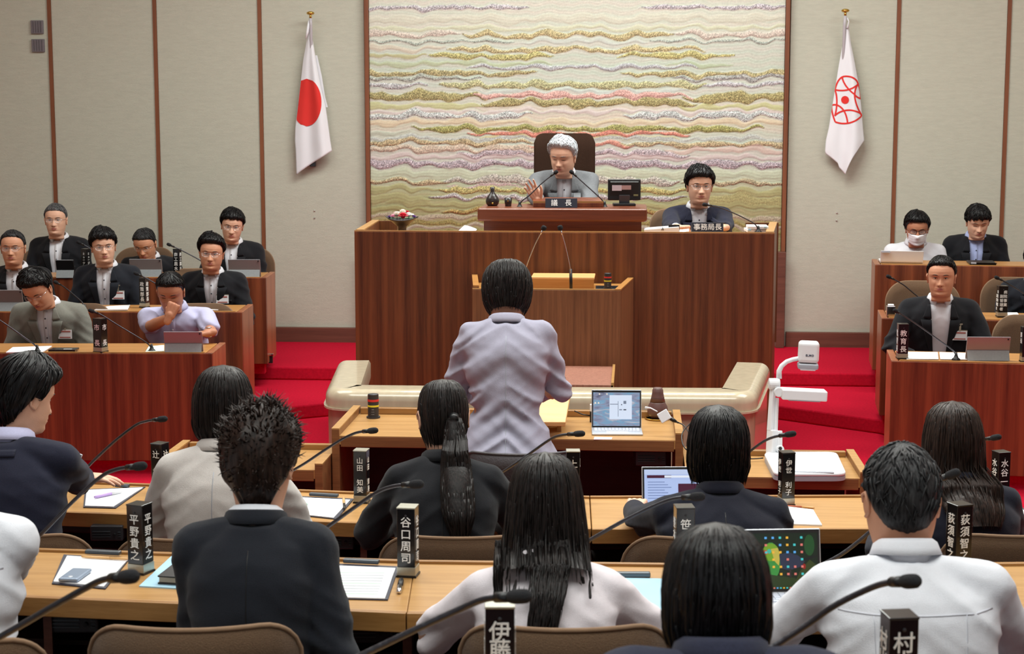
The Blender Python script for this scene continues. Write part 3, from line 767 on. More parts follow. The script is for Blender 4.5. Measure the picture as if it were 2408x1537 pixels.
K_BLACK = cloth('black_suit', (24, 25, 30)); K_NAVY = cloth('navy_suit', (30, 32, 50)); K_CHAR = cloth('charcoal_suit', (30, 33, 41)); K_INK = cloth('ink_navy', (22, 24, 38))
K_GREY = cloth('grey_tweed', (114, 117, 121), var=.16, vs=180, vst=(1, 1, .4)); K_SAGE = cloth('grey_green_jacket', (126, 126, 118), var=.1, vs=160)
K_LAV = cloth('lavender_grey_jacket', (164, 162, 180), var=.03); K_BEI = cloth('pale_beige_jacket', (204, 198, 194), var=.03)
M_SEAM = mat('seam_thread', (204, 206, 216), .8, var=.01); K_WHITE = cloth('white_shirt', (232, 234, 242), .8, var=.015); K_PINKW = cloth('pinkish_white_jacket', (234, 226, 232), var=.02); K_LILAC = cloth('lilac_shirt', (192, 192, 224), var=.05, vs=120, vst=(3, 3, .2))
K_BLUE = cloth('light_blue_shirt', (176, 188, 232), var=.03); K_PIN = cloth('pinstripe_navy', (36, 38, 56), var=.25, vs=90, vst=(4, 4, .1)); K_TROU = cloth('dark_trousers', (30, 30, 36))

# head shape tables, metres from the eye line
HZ = [-.20, -.17, -.15, -.13, -.122, -.114, -.10, -.085, -.07, -.055, -.04, -.02, 0, .02, .04, .06, .08, .095, .107, .115, .119]
HF = [.040, .036, .036, .040, .054, .078, .086, .086, .089, .089, .088, .087, .086, .093, .094, .088, .076, .060, .040, .020, .002]
HB = [.078, .068, .062, .060, .060, .061, .063, .066, .070, .076, .083, .091, .096, .098, .096, .091, .078, .062, .042, .022, .002]
HA = [.064, .060, .058, .058, .058, .059, .062, .066, .070, .073, .0755, .0775, .079, .0798, .0785, .074, .063, .050, .035, .019, .002]
HN = [0, 0, 0, .1, .3, .40, .33, .27, .21, .17, .14, .10, .06, .03, .0, 0, 0, 0, 0, 0, 0]


def g(x, s): return math.exp(-.5 * (x / s) ** 2)


def headpt(z, az, fat=0.0):
    a = np.interp(z, HZ, HA); yf = np.interp(z, HZ, HF); yb = np.interp(z, HZ, HB); nf = np.interp(z, HZ, HN)
    c, s = math.cos(az), math.sin(az)
    if -.13 < z < .0: a += fat * g(z + .07, .04)
    x = a * math.copysign(abs(s) ** .92, s); y = (yf if c > 0 else yb) * math.copysign(abs(c) ** (.92 if c < 0 else .86), c)
    if c > 0: x *= 1 - nf * c ** 1.2 * .75
    if c > .15:
        w_ = min(1, (c - .15) / .35)
        d = 0
        ns = .006 + .3 * max(0, min(.02, -z * .3))
        if z < .012:
            d += (.003 + .018 * min(1, max(0, (.006 - z) / .042)) if z > -.042 else .021 * g(z + .042, .0055)) * g(x, ns)
        d += .006 * (g(x - .013, .005) + g(x + .013, .005)) * g(z + .039, .006)
        d -= .0095 * (g(x - .031, .014) + g(x + .031, .014)) * g(z + .002, .0105)
        d += .0035 * (g(x - .031, .012) + g(x + .031, .012)) * g(z - .0, .005)
        d += .004 * (g(x - .030, .016) + g(x + .030, .016)) * g(z - .019, .007)
        d += .0045 * g(x, .019) * g(z + .062, .0042) + .005 * g(x, .017) * g(z + .0725, .0048) - .004 * g(x, .022) * g(z + .0672, .0022)
        d -= .0045 * g(x, .018) * g(z + .084, .006) + .0015 * g(x, .004) * g(z + .054, .005)
        d += .004 * g(x, .014) * g(z + .101, .008)
        d += .004 * (g(x - .045, .015) + g(x + .045, .015)) * g(z + .03, .014)
        d -= .0028 * (g(abs(x) - .03 - (.0 - z - .05) * .25, .005)) * g(z + .052, .014)
        y += d * w_
    return Vector((x, y, z))


def headgrid(naz=72, dz=.0046, fat=0, z0=-.2):
    zs = [.1188, .1165, .112, .105] ; z = .098
    while z > -.132: zs.append(z); z -= dz
    zs += [-.14, -.152]
    zs = [q for q in zs if q >= z0 - 1e-6]
    azs = []
    for i in range(naz):
        s = -PI + 2 * PI * i / naz; azs.append(s - .48 * math.sin(s))
    return zs, azs, [[headpt(z, a, fat) for a in azs] for z in zs]


_hz, _ha, _HG = headgrid()
_mbh = MB(); n_ = len(_ha)
_vs = [p for r in _HG for p in r]
_fs = [(i * n_ + j, (i + 1) * n_ + j, (i + 1) * n_ + (j + 1) % n_, i * n_ + (j + 1) % n_) for i in range(len(_hz) - 1) for j in range(n_)]
HEADBVH = BVHTree.FromPolygons(_vs, _fs)
HC0 = Vector((0, -.006, .015))


def facey(x, z):
    h = HEADBVH.ray_cast(Vector((x, .3, z)), Vector((0, -1, 0)))
    return h[0].y if h[0] else .08


_hands = {}


def handmesh(pose):
    """right hand, wrist at origin, fingers to +y, palm facing -z, thumb to -x"""
    if pose in _hands: return _hands[pose]
    cv = {'flat': (6, 12, 8), 'relax': (24, 34, 22), 'fist': (78, 92, 55), 'open': (-4, 14, 12)}[pose]
    mb = MB()
    capsule(mb, (0, -.03, 0), (0, .015, 0), .024, .026, 12)
    for x0, x1, r in ((-.027, -.03, .0145), (-.009, -.01, .0155), (.01, .011, .015), (.027, .029, .0135)):
        capsule(mb, (x0 * .6, .008, 0), (x1, .082, 0), .018, r * .86, 10)
    for k, (x, L, r) in enumerate(((-.030, .070, .0088), (-.010, .078, .009), (.011, .072, .0086), (.030, .056, .0078))):
        p = Vector((x, .084 - abs(k - 1.2) * .004, 0)); ang = 0; spread = (k - 1.5) * (.09 if pose in ('open', 'flat') else .03)
        for q, f in enumerate((.45, .31, .24)):
            ang += math.radians(cv[q] * (1 + .08 * k))
            d = Vector((math.sin(spread), math.cos(ang) * math.cos(spread), -math.sin(ang)))
            e = p + d * L * f; capsule(mb, p, e, r * (1 - .07 * q), r * (.95 - .09 * q), 8); p = e
    if pose == 'fist': th = [(-.02, .02, -.006), (-.04, .045, -.022), (-.022, .068, -.04), (.004, .074, -.044)]
    else: th = [(-.02, .018, -.004), (-.042, .045, -.014), (-.056, .07, -.02), (-.06, .092, -.022)]
    for a, b_, r1, r2 in zip(th[:-1], th[1:], (.014, .0115, .0098), (.012, .01, .0085)): capsule(mb, a, b_, r1, r2, 8)
    v, f, n = remesh(mb, .0042, 3, .4)
    _hands[pose] = (v, f); return _hands[pose]


def rotm(yaw, nod, roll): return Euler((-math.radians(nod), math.radians(roll), math.radians(yaw)), 'XYZ').to_matrix()


TT = [0, .15, .3, .5, .65, .76, .84, .90, .95, .99, 1.03]
TA = [.178, .174, .160, .168, .184, .190, .172, .132, .094, .070, .060]
TF = [.125, .13, .125, .125, .13, .125, .108, .088, .068, .056, .05]
TB = [.12, .115, .10, .105, .118, .124, .118, .102, .084, .07, .062]


def person(label, px, py, z, fl, rot=0, turn=0, nod=0, roll=0, lean=.1, hs=1.0, ws=1.0, sex='m', sk=SK1, top=K_BLACK, shirt=K_WHITE,
           kind='suit', hair=None, hm=H_BLACK, hands=None, out=.5, dz=None, glasses=0, fat=0, stand=False, seat=.42, vox=.0115, fold=1.0,
           face=True, badge=None, vtop=.062, vmid=.045, cloc=None, fwd=.055, mask=False, shrug=0, watch=None, hat=None, lids=0, grp=None, collar=True, buttons=True, roty=None, nk_=None):
    rz = (math.radians(rot) + YAW) if roty is None else roty
    Hw = W(px, py, z)
    R3 = Matrix.Rotation(rz, 3, 'Z'); RI = R3.transposed()
    hx = 0; fwd = fwd + (.03 if face else 0); hl = Vector((0, lean + fwd, 0))
    base = Hw - R3 @ hl; base.z = fl
    t = thing('person', label, 'person', tuple(base), rz, grp)
    def loc(wp): return RI @ (Vector(wp) - base)
    Hc = loc(Hw)
    z0 = (seat + .0) if not stand else Hc.z - .705
    N = Vector((0, lean, Hc.z - (nk_ if nk_ else (.136 if nod < 12 else .12) if face else .127) * hs))
    LT = N.z - z0
    RH = rotm(turn, nod, roll); piv = Vector((0, -.02, -.1))
    def hxf(p, full=False):
        w_ = 1.0 if full else max(0, min(1, (p.z + .19) / .08)); w_ = w_ * w_ * (3 - 2 * w_)
        q = RH @ (p - piv) + piv
        r = p.lerp(q, w_) * hs
        return r + Hc
    # ---- body: head, neck and trunk as one lofted skin, arms and hands
    mb = MB(); zs, azs, G = (_hz, _ha, _HG) if not fat and face else headgrid(72 if face else 44, .0046 if face else .009, fat)
    rows = [[hxf(p) for p in r] for r in G]
    nk = Vector((0, 0, 0))
    na = len(azs)
    def cen(tq): return Vector((0, lean * max(tq, 0) ** 1.4, z0 + LT * tq))
    ktr = [.985, .94, .88, .76, .55, .3, .0]
    last = rows[-1]; cl_ = sum(last, Vector()) / na
    for tq in ktr:
        c = cen(tq); a = (np.interp(tq, TT, TA) - .012) * ws; bf = (np.interp(tq, TT, TF) - .014); bb = np.interp(tq, TT, TB) - .014
        rows.append([c + Vector((a * math.sin(az), (bf if math.cos(az) > 0 else bb) * math.cos(az), 0)) for az in azs])
    rows.append([rows[-1][0].lerp(rows[-1][na // 2], .5)] * na)
    vs = [p for r in rows for p in r]
    fs = [(i * na + j, (i + 1) * na + j, (i + 1) * na + (j + 1) % na, i * na + (j + 1) % na) for i in range(len(rows) - 1) for j in range(na)]
    mb.add(vs, fs)
    # ears
    for s in (-1, 1):
        em = MB(); em.ell((0, 0, 0), (.005, .017, .031), 10, 8); em.tube([(.003 * s, .004, -.028), (.007 * s, -.014, -.016), (.010 * s, -.018, .006), (.008 * s, -.008, .028), (.004 * s, .012, .022), (.002 * s, .014, .004)], [.005, .005, .0048, .0048, .0045, .003], 6)
        em.xf(Matrix.Translation((s * .079, -.006, -.012)) @ Matrix.Rotation(-s * .38, 4, 'Z') @ Matrix.Rotation(-.12, 4, 'X'))
        mb.add([hxf(Vector(p)) for p in em.v], em.f)
    # arms
    sw = (.176 if sex == 'm' else .166) * ws; shz = z0 + LT - .078 + shrug; shy = cen(.855).y - .004
    arms = []
    if hands is None: hands = [None, None]
    for s, hd in zip((-1, 1), hands):     # s=-1 the person's left is -x when facing +y
        sh = Vector((s * sw, shy, shz))
        pose = 'relax'; dirv = None; up = Vector((0, 0, 1)); pole = None
        if hd is None:
            dzz = (dz - fl) if dz is not None else seat + .3
            tg = Vector((s * .13, shy + .36, dzz + .04)) if not face else Vector((s * .11, .34, seat + .19))
            if stand: tg = Vector((s * .2, shy + .22, shz - .34))
            elif not face: tg = Vector((s * .15, shy + .33, dzz + .04))
        else:
            tg = loc(hd['p']) if 'p' in hd else Vector(hd['l']); pose = hd.get('pose', 'relax')
            if 'dir' in hd: dirv = (RI @ Vector(hd['dir'])).normalized()
            if 'up' in hd: up = (RI @ Vector(hd['up'])).normalized()
            if 'pole' in hd: pole = Vector(hd['pole'])
        l1, l2 = .285 * (.95 if sex == 'f' else 1), .255 * (.95 if sex == 'f' else 1)
        d = tg - sh
        if d.length > (l1 + l2) * .985: tg = sh + d.normalized() * (l1 + l2) * .985; d = tg - sh
        if d.length < .12: tg = sh + d.normalized() * .12; d = tg - sh
        aa = (l1 * l1 - l2 * l2 + d.length ** 2) / (2 * d.length); hh = math.sqrt(max(l1 * l1 - aa * aa, 0))
        if pole is None: pole = Vector((s * out, -.25, -1))
        pv = pole - d.normalized() * pole.dot(d.normalized()); pv.normalize()
        el = sh + d.normalized() * aa + pv * hh
        fd = (tg - el).normalized()
        if dirv is None: dirv = fd
        arms.append((sh, el, tg, pose, dirv, up, s))
        r = .9 if sex == 'f' else 1
        mb.tube([sh, sh.lerp(el, .5), el, el.lerp(tg, .25), tg - fd * .03, tg + dirv * .006], [.05 * r, .045 * r, .037 * r, .039 * r, .026 * r, .025 * r], 12)
        hv, hf = handmesh(pose)
        Y = dirv; X = Y.cross(up); 
        if X.length < .1: X = Vector((1, 0, 0))
        X.normalize(); Z = X.cross(Y)
        k = .93 if sex == 'f' else 1.0
        pts = []
        for v in hv:
            xx = v[0] * (-1 if s < 0 else 1)
            pts.append(tg + X * (xx * k) + Y * (v[1] * k) + Z * (v[2] * k))
        mb.add(pts, [f[::-1] for f in hf] if s < 0 else hf)
    body = obj('body', mb, sk, t, smooth=True)
    # ---- face details as sub-parts
    if face:
        for s in (-1, 1):
            def fp(x, zz, o=0): return hxf(Vector((x, facey(x, zz) + o, zz)), True)
            if not lids:
                m_ = MB(); c = Vector((s * .031, facey(s * .031, -.001) - .003, -.001))
                m_.ell(c, (.012, .0055, .0034), 12, 6); m_.v = [tuple(hxf(Vector(p), True)) for p in m_.v]; eo = obj('eye', m_, EYEW, body, smooth=True)
                m_ = MB(); m_.ell(c + Vector((0, .0036, 0)), (.0048, .003, .0034), 10, 6); m_.v = [tuple(hxf(Vector(p), True)) for p in m_.v]; m_.cur = 0
                eo2 = obj('iris', m_, LASH, body, smooth=True)
            m_ = MB(); zc = .0018 if not lids else -.0035; cu = .0022 if not lids else -.002
            m_.tube([fp(s * .031 + q * .0145, zc + cu * (1 - q * q) - (.001 if q * s > .5 else 0), .0008) for q in (-1, -.6, -.2, .2, .6, 1)], [.0006, .0015, .0018, .0018, .0015, .0006], 6); obj('eyelid_line', m_, LASH, body, smooth=True)
            m_ = MB(); m_.tube([fp(s * (.016 + .034 * q), .0185 + .005 * math.sin(q * 2.6) - .002 * q, .001) for q in (0, .25, .5, .75, 1)], [.0015, .0028, .003, .0024, .0008], 6, flat=.9); obj('eyebrow', m_, hm if hm is not H_WHITE else H_GREY, body, smooth=True)
        if not mask:
            m_ = MB()
            m_.tube([hxf(Vector((q * .023, facey(q * .023, -.0625) - .001, -.0628 - .0015 * q * q)), True) for q in (-1, -.6, -.2, .2, .6, 1)], [.0006, .0026, .0036, .0036, .0026, .0006], 6)
            m_.tube([hxf(Vector((q * .020, facey(q * .020, -.0725) - .001, -.0722 + .003 * q * q)), True) for q in (-1, -.6, -.2, .2, .6, 1)], [.0006, .003, .0042, .0042, .003, .0006], 6)
            obj('lips', m_, LIPS, body, smooth=True)
            m_ = MB()
            for s in (-1, 1): m_.ell(hxf(Vector((s * .0085, facey(s * .0085, -.045) - .001, -.0472)), True), (.0034, .003, .002), 8, 5)
            obj('nostrils', m_, LASH, body, smooth=True)
    if glasses:
        gm = {1: M_CHROME, 2: M_BLACK, 3: M_GOLD}[glasses]
        gl = MB()
        yg = facey(.031, 0) + .014
        for s in (-1, 1):
            loop = []
            for k in range(17):
                a = 2 * PI * k / 16; cx_, sy_ = math.cos(a), math.sin(a)
                loop.append(hxf(Vector((s * .0335 + .025 * math.copysign(abs(cx_) ** .7, cx_), yg - .004 * abs(cx_) * (1 if cx_ * s > 0 else 0), -.003 + .0155 * math.copysign(abs(sy_) ** .75, sy_))), True))
            gl.tube(loop, .0011 if glasses != 2 else .0018, 6)
            gl.tube([hxf(Vector((s * .058, yg - .006, .003)), True), hxf(Vector((s * .073, yg - .03, .004)), True), hxf(Vector((s * .081, -.0, .002)), True)], .0012, 6)
        gl.tube([hxf(Vector((q * .0095, yg + .001, .002 + .002 * (1 - q * q))), True) for q in (-1, 0, 1)], .0012, 6)
        go = obj('glasses', gl, gm, t, smooth=True)
        lm = MB()
        for s in (-1, 1):
            ring = [hxf(Vector((s * .0335 + .0245 * math.copysign(abs(math.cos(a)) ** .7, math.cos(a)), yg, -.003 + .015 * math.copysign(abs(math.sin(a)) ** .75, math.sin(a)))), True) for a in [2 * PI * k / 16 for k in range(16)]]
            lm.add(ring, [tuple(range(16))])
        obj('lens', lm, M_GLASSL, go)
    if mask:
        mk = MB(); Gm = []
        for i in range(15):
            x = -.066 + .132 * i / 14; row = []
            for j in range(11):
                zz = -.022 - .088 * j / 10 * (1 - .15 * (x / .066) ** 2)
                y = facey(x * .96, max(zz, -.108)) + .008 + .006 * g(x, .03) * g(zz + .05, .03) + .0015 * math.sin(j * 2.2)
                if abs(x) > .055: y = min(y, .058)
                row.append(hxf(Vector((x, y, zz)), True))
            Gm.append(row)
        mk.grid(Gm); mo = obj('face_mask', mk, mat('mask_white', (240, 240, 246), .9, var=.02), t, smooth=True)
        mm = mo.modifiers.new('s', 'SOLIDIFY'); mm.thickness = .0015
        mk = MB()
        for s in (-1, 1):
            for zz in (-.03, -.09): mk.tube([hxf(Vector((s * .064, .055, zz)), True), hxf(Vector((s * .078, .01, zz * .6)), True), hxf(Vector((s * .084, -.012, -.01)), True)], .0013, 5)
        obj('ear_loops', mk, K_WHITE, mo)
    # ---- clothing
    def torso(mb, add, tmin=-.02, tmax=1.0, hem=0):
        rws = []; ts = [q for q in TT if tmin <= q <= tmax]
        if ts[0] > tmin: ts = [tmin] + ts
        if ts[-1] < tmax: ts.append(tmax)
        for tq in ts:
            c = cen(tq) if tq > 0 else Vector((0, 0, z0 + LT * tq)); a = (np.interp(tq, TT, TA) + add) * (ws if tq < .9 else 1) ; bf = np.interp(tq, TT, TF) + add; bb = np.interp(tq, TT, TB) + add
            if sex == 'f':
                a -= .012 * g(tq - .35, .12) * 1.5; bf += .018 * g(tq - .62, .1)
                if tq > .8: a -= .004
            if hem and tq < .25: a += hem * (.25 - tq); bb += hem * (.25 - tq) * .8
            rws.append([c + Vector((a * math.copysign(abs(math.sin(q)) ** .85, math.sin(q)), (bf if math.cos(q) > 0 else bb) * math.copysign(abs(math.cos(q)) ** .85, math.cos(q)), 0)) for q in [2 * PI * k / 32 for k in range(32)]])
        n = 32; vs = [p for r in rws for p in r]
        fs = [(i * n + j, i * n + (j + 1) % n, (i + 1) * n + (j + 1) % n, (i + 1) * n + j) for i in range(len(rws) - 1) for j in range(n)]
        fs = [f[::-1] for f in fs]
        fs += [tuple(range(n)), tuple(range((len(rws) - 1) * n, len(rws) * n))[::-1]]
        mb.add(vs, fs)
    def sleeves(mb, r0, cut=1.0, upper=False):
        for sh, el, tg, pose, dirv, up, s in arms:
            kk = .9 if sex == 'f' else 1
            neck = cen(.9) + Vector((s * .06, -.015, LT * .1 - .05))
            capsule(mb, neck, sh + Vector((-s * .014, 0, 0)), .038 + r0, (.05 + r0) * kk)
            if upper:
                e2 = sh.lerp(el, .74); capsule(mb, sh, e2, (.052 + r0) * kk, (.053 + r0) * kk)
            else:
                fd = (tg - el).normalized(); we = tg - fd * .045
                capsule(mb, sh, el, (.047 + r0) * kk, (.038 + r0) * kk); capsule(mb, el, we, (.038 + r0) * kk, (.028 + r0) * kk)
    def folds(v, n, amp):
        out_ = v.copy(); els = [np.array(a[1]) for a in arms]; shs = [np.array(a[0]) for a in arms]
        seed = (px * .37 + py) % 50
        e = np.min([np.linalg.norm(v - q, axis=1) for q in els], axis=0); sd = np.min([np.linalg.norm(v - q - np.array((0, 0, -.1)), axis=1) for q in shs], axis=0)
        tq = (v[:, 2] - z0) / LT
        A = amp * (.0026 + .0075 * np.exp(-(e / .09) ** 2) + .0055 * np.exp(-(sd / .09) ** 2) + .0042 * np.clip(1 - np.abs(tq - .3) / .35, 0, 1))
        for i in range(len(v)):
            p = v[i]; sx = 1 if p[0] > 0 else -1
            k = noise.noise(Vector((p[0] * 3.2 + seed, p[1] * 4, p[2] * 15 + sx * p[0] * 11)))
            k2 = noise.noise(Vector((p[0] * 16 + seed, p[1] * 16, p[2] * 30 - sx * p[0] * 18)))
            q = (.5 - abs(k) * 2.4) + .18 * k2
            out_[i] = p + n[i] * (q * A[i] * 1.5)
        return out_
    def garment(name, m, add, slv=1, amp=1.0, tmin=-.02, tmax=.985, cut=False, hem=0, voxel=None):
        mb = MB(); torso(mb, add, tmin, tmax, hem)
        if slv: sleeves(mb, add + .004, upper=(slv == 2))
        v, f, n = remesh(mb, voxel or vox, 5, .5)
        v = folds(v, n, amp * fold)
        me = bpy.data.meshes.new(name); me.from_pydata([tuple(p) for p in v], [], f)
        if cut:
            bm = bmesh.new(); bm.from_mesh(me)
            zc = z0 + LT * .30; zt_ = N.z
            for s in (-1, 1):
                p0 = Vector((s * cut[0], 0, zc)); p1 = Vector((s * cut[1], 0, zt_)); dl = (p1 - p0)
                nrm = Vector((dl.z, 0, -dl.x)).normalized()
                bmesh.ops.bisect_plane(bm, geom=bm.verts[:] + bm.edges[:] + bm.faces[:], plane_co=p0, plane_no=nrm, dist=1e-5)
            dele = []
            for fc in bm.faces:
                c = fc.calc_center_median(); tq = (c.z - z0) / LT
                if c.z < zc - .3: continue
                hw = cut[0] + (cut[1] - cut[0]) * (c.z - zc) / (zt_ - zc)
                if abs(c.x) < hw and c.y > cen(max(tq, 0)).y + .01: dele.append(fc)
                elif c.z > N.z - .045 and math.hypot(c.x / .068, (c.y - N.y + .005) / .062) < 1: dele.append(fc)
            bmesh.ops.delete(bm, geom=dele, context='FACES'); bm.to_mesh(me); bm.free()
        smoothflag(me); me.materials.append(m); me.update()
        o = bpy.data.objects.new(name, me); COL.objects.link(o); o.parent = t
        if cut:
            md = o.modifiers.new('thick', 'SOLIDIFY'); md.thickness = .003; md.offset = -1
        bv = BVHTree.FromPolygons([tuple(p) for p in v], f)
        return o, bv
    def drape(bv, P4, n, m, off, front=True, fb=None):
        """patch of the cloth under a quad given as (x,z) corners"""
        Gd = []
        for i in range(n + 1):
            u = i / n; row = []
            for j in range(m + 1):
                w_ = j / m
                x = (P4[0][0] * (1 - u) + P4[1][0] * u) * (1 - w_) + (P4[3][0] * (1 - u) + P4[2][0] * u) * w_
                zz = (P4[0][1] * (1 - u) + P4[1][1] * u) * (1 - w_) + (P4[3][1] * (1 - u) + P4[2][1] * u) * w_
                yd = 1 if front else -1
                h = bv.ray_cast(Vector((x, 1.5 * yd, zz)), Vector((0, -yd, 0)))
                y = h[0].y if h[0] else (cen(.8).y + yd * .1)
                row.append(Vector((x, y + yd * off, zz)))
            Gd.append(row)
        mb = MB(); mb.grid(Gd); return mb
    def dpart(nm, bv, P4, m, par, off=.005, n=8, k=6, th=.003, front=True):
        o = obj(nm, drape(bv, P4, n, k, off, front), m, par, smooth=True)
        md = o.modifiers.new('t', 'SOLIDIFY'); md.thickness = th; md.offset = 0
        return o
    def collarband(nm, m, par, r=.0, h=.036, drop=.03, point=.035, gap=14, zoff=0, back=False, yo=0):
        c = cen(.975) + Vector((0, .0 + yo, zoff)); a0, b0 = .063 + r, .062 + r
        tiltd = (Hc - Vector((0, .03, .12)) - c); sl = tiltd.y / max(tiltd.z, .05) * .5
        Gc = []
        nA = 48
        for i in range(nA + 1):
            az = math.radians(gap + (360 - 2 * gap) * i / nA)
            fr = min(az, 2 * PI - az); fd = math.degrees(fr)
            hh = h * (.62 + .38 * min(1, fd / 110)); dd = drop + point * math.exp(-((fd - gap) / 16) ** 2)
            x, y = a0 * math.sin(az), b0 * math.cos(az)
            rise = -.018 * math.cos(az) - .0
            nx, ny = math.sin(az), math.cos(az)
            prof = ((0, -.012), (-.004, hh * .5), (-.006, hh), (-.002, hh + .003), (.008, hh - .004), (.012, hh - dd * .5), (.018, hh - dd))
            Gc.append([c + Vector((x + nx * pr, y + ny * pr + sl * (zz + .02), zz + rise)) for pr, zz in prof])
        mb = MB(); mb.grid(Gc); o = obj(nm, mb, m, par, smooth=True)
        md = o.modifiers.new('t', 'SOLIDIFY'); md.thickness = .002
        return o
    facing = face
    if kind == 'suit':
        if facing:
            so, sbv = garment('shirt', shirt, .002, 0, .6, tmin=.2, tmax=.945, voxel=.012)
            collarband('collar', shirt, so, r=.001, h=.03, gap=24, point=.045)
            jo, jbv = garment('jacket', top, .016, 1, 1, cut=(vmid * .6, vtop))
            zc = z0 + LT * .30; zt_ = N.z
            def ex(zz): return vmid * .6 + (vtop - vmid * .6) * (zz - zc) / (zt_ - zc)
            for s in (-1, 1):
                zb = z0 + LT * .36; zm = z0 + LT * .77; zu = z0 + LT * .93
                dpart('lapel', jbv, [(s * (ex(zb) - .002), zb), (s * (ex(zb) + .012), zb), (s * (ex(zm) + .062), zm), (s * (ex(zm) - .003), zm)], top, jo, .007, 10, 6)
                dpart('lapel_collar', jbv, [(s * (ex(zm) - .003), zm + .006), (s * (ex(zm) + .05), zm + .012), (s * (ex(zu) + .012), zu), (s * (ex(zu) - .004), zu)], top, jo, .007, 8, 6)
            if buttons:
                mbn = MB()
                for q in (.42, .55, .68, .80):
                    zz = z0 + LT * q; h = sbv.ray_cast(Vector((0, 1.5, zz)), Vector((0, -1, 0)))
                    if h[0]: mbn.ell(h[0] + Vector((0, .003, 0)), (.0055, .002, .0055), 8, 4)
                obj('buttons', mbn, M_NAVYB, so)
                dpart('placket', sbv, [(-.014, z0 + LT * .3), (.014, z0 + LT * .3), (.014, z0 + LT * .9), (-.014, z0 + LT * .9)], shirt, so, .001, 2, 14, .001)
            # chest pocket welt, on the wearer's left
            dpart('pocket_welt', jbv, [(-.14, z0 + LT * .56), (-.055, z0 + LT * .555), (-.055, z0 + LT * .58), (-.14, z0 + LT * .585)], top, jo, .002, 4, 2, .002)
            dpart('collar_back', jbv, [(-.05, z0 + LT * .96), (.05, z0 + LT * .96), (.05, z0 + LT * .93), (-.05, z0 + LT * .93)], top, jo, .004, 8, 3, .004, False)
        else:
            jo, jbv = garment('jacket', top, .016, 1, 1, hem=(.18 if stand else 0))
            collarband('jacket_collar', top, jo, r=.004, h=.024, drop=.03, point=0, gap=60, zoff=.0)
            if sex == 'm' and collar: so = collarband('shirt_collar', shirt, t, r=-.004, h=.031, drop=.026, point=.03, gap=14)
            dpart('back_seam', jbv, [(-.0012, z0 + LT * .02), (.0012, z0 + LT * .02), (.0012, z0 + LT * .9), (-.0012, z0 + LT * .9)], M_BLACK if top in (K_BLACK, K_NAVY, K_INK, K_CHAR, K_PIN) else M_GREYP, jo, .0005, 1, 30, .0008, False)
    elif kind in ('shirt', 'short'):
        jo, jbv = garment('shirt', top, .012, 2 if kind == 'short' else 1, 1.15, hem=0)
        if collar: collarband('collar', top, jo, r=.004, h=.038, gap=12)
        if facing:
            dpart('placket', jbv, [(-.016, z0 + LT * .2), (.016, z0 + LT * .2), (.016, z0 + LT * .93), (-.016, z0 + LT * .93)], top, jo, .002, 2, 16, .0015)
            mbn = MB()
            for q in (.3, .43, .56, .7, .82):
                zz = z0 + LT * q; h = jbv.ray_cast(Vector((0, 1.5, zz)), Vector((0, -1, 0)))
                if h[0]: mbn.ell(h[0] + Vector((0, .004, 0)), (.005, .002, .005), 8, 4)
            obj('buttons', mbn, M_WHITEP, jo)
            dpart('chest_pocket', jbv, [(-.135, z0 + LT * .42), (-.05, z0 + LT * .42), (-.05, z0 + LT * .60), (-.135, z0 + LT * .60)], top, jo, .002, 8, 6, .0015)
        else:
            zy = z0 + LT * .80
            dpart('yoke_seam', jbv, [(-.17 * ws, zy - .004), (.17 * ws, zy - .004), (.17 * ws, zy), (-.17 * ws, zy)], M_SEAM, jo, .0005, 24, 1, .001, False)
            for s in (-1, 1):
                dpart('pleat', jbv, [(s * .095, z0 + LT * .05), (s * .097, z0 + LT * .05), (s * .110, zy), (s * .108, zy)], M_SEAM, jo, .0005, 1, 20, .0008, False)
    if badge:
        bx, bq = badge[0], badge[1]; zz = z0 + LT * bq
        lb_ = thing_local(t, 'name_badge')
        bp = MB(); h = jbv.ray_cast(Vector((bx, 1.5, zz)), Vector((0, -1, 0))); y = (h[0].y if h[0] else .15) + .012
        bp.box((bx, y, zz), (.088, .002, .058)); bo = obj('name_badge', bp, M_PAPER, t)
        q = MB(); q.box((bx, y + .002, zz + .018), (.07, .001, .009)); q.box((bx, y + .002, zz - .02), (.07, .001, .007)); obj('badge_print', q, LIPS, bo)
        q = MB(); q.box((bx, y, zz + .05), (.012, .004, .045)); q.box((bx, y + .001, zz + .072), (.03, .006, .008)); q.box((bx, y - .001, zz + .03), (.09, .002, .01)); obj('badge_clip', q, M_SILVER, bo)
    # cuffs
    if kind == 'suit':
        cm = MB()
        for sh, el, tg, pose, dirv, up, s in arms:
            fd = (tg - el).normalized(); cm.tube([tg - fd * .05, tg - fd * .014], [.034, .033] if sex == 'm' else [.03, .029], 14)
        obj('shirt_cuffs', cm, shirt, t, smooth=True)
    if watch is not None:
        sh, el, tg, pose, dirv, up, s = arms[watch[0]]
        fd = (tg - el).normalized(); wm = MB()
        pts = []; X = fd.orthogonal().normalized(); Y = fd.cross(X)
        wm.tube([tg - fd * .022, tg - fd * .008], [.0315, .0305], 16); o = obj('wrist_band', wm, watch[1], t, smooth=True)
        wm = MB(); wm.lathe([(0, 0), (.016, 0), (.016, .006), (0, .007)], 14)
        upz = (up - fd * up.dot(fd)).normalized(); wm.xf(Matrix.Translation(tg - fd * .015 + upz * .028) @ upz.to_track_quat('Z', 'Y').to_matrix().to_4x4()); obj('watch_face', wm, M_BLACK if watch[1] is not M_CHROME else M_CHROME, o, smooth=True)
    # legs
    lm = MB()
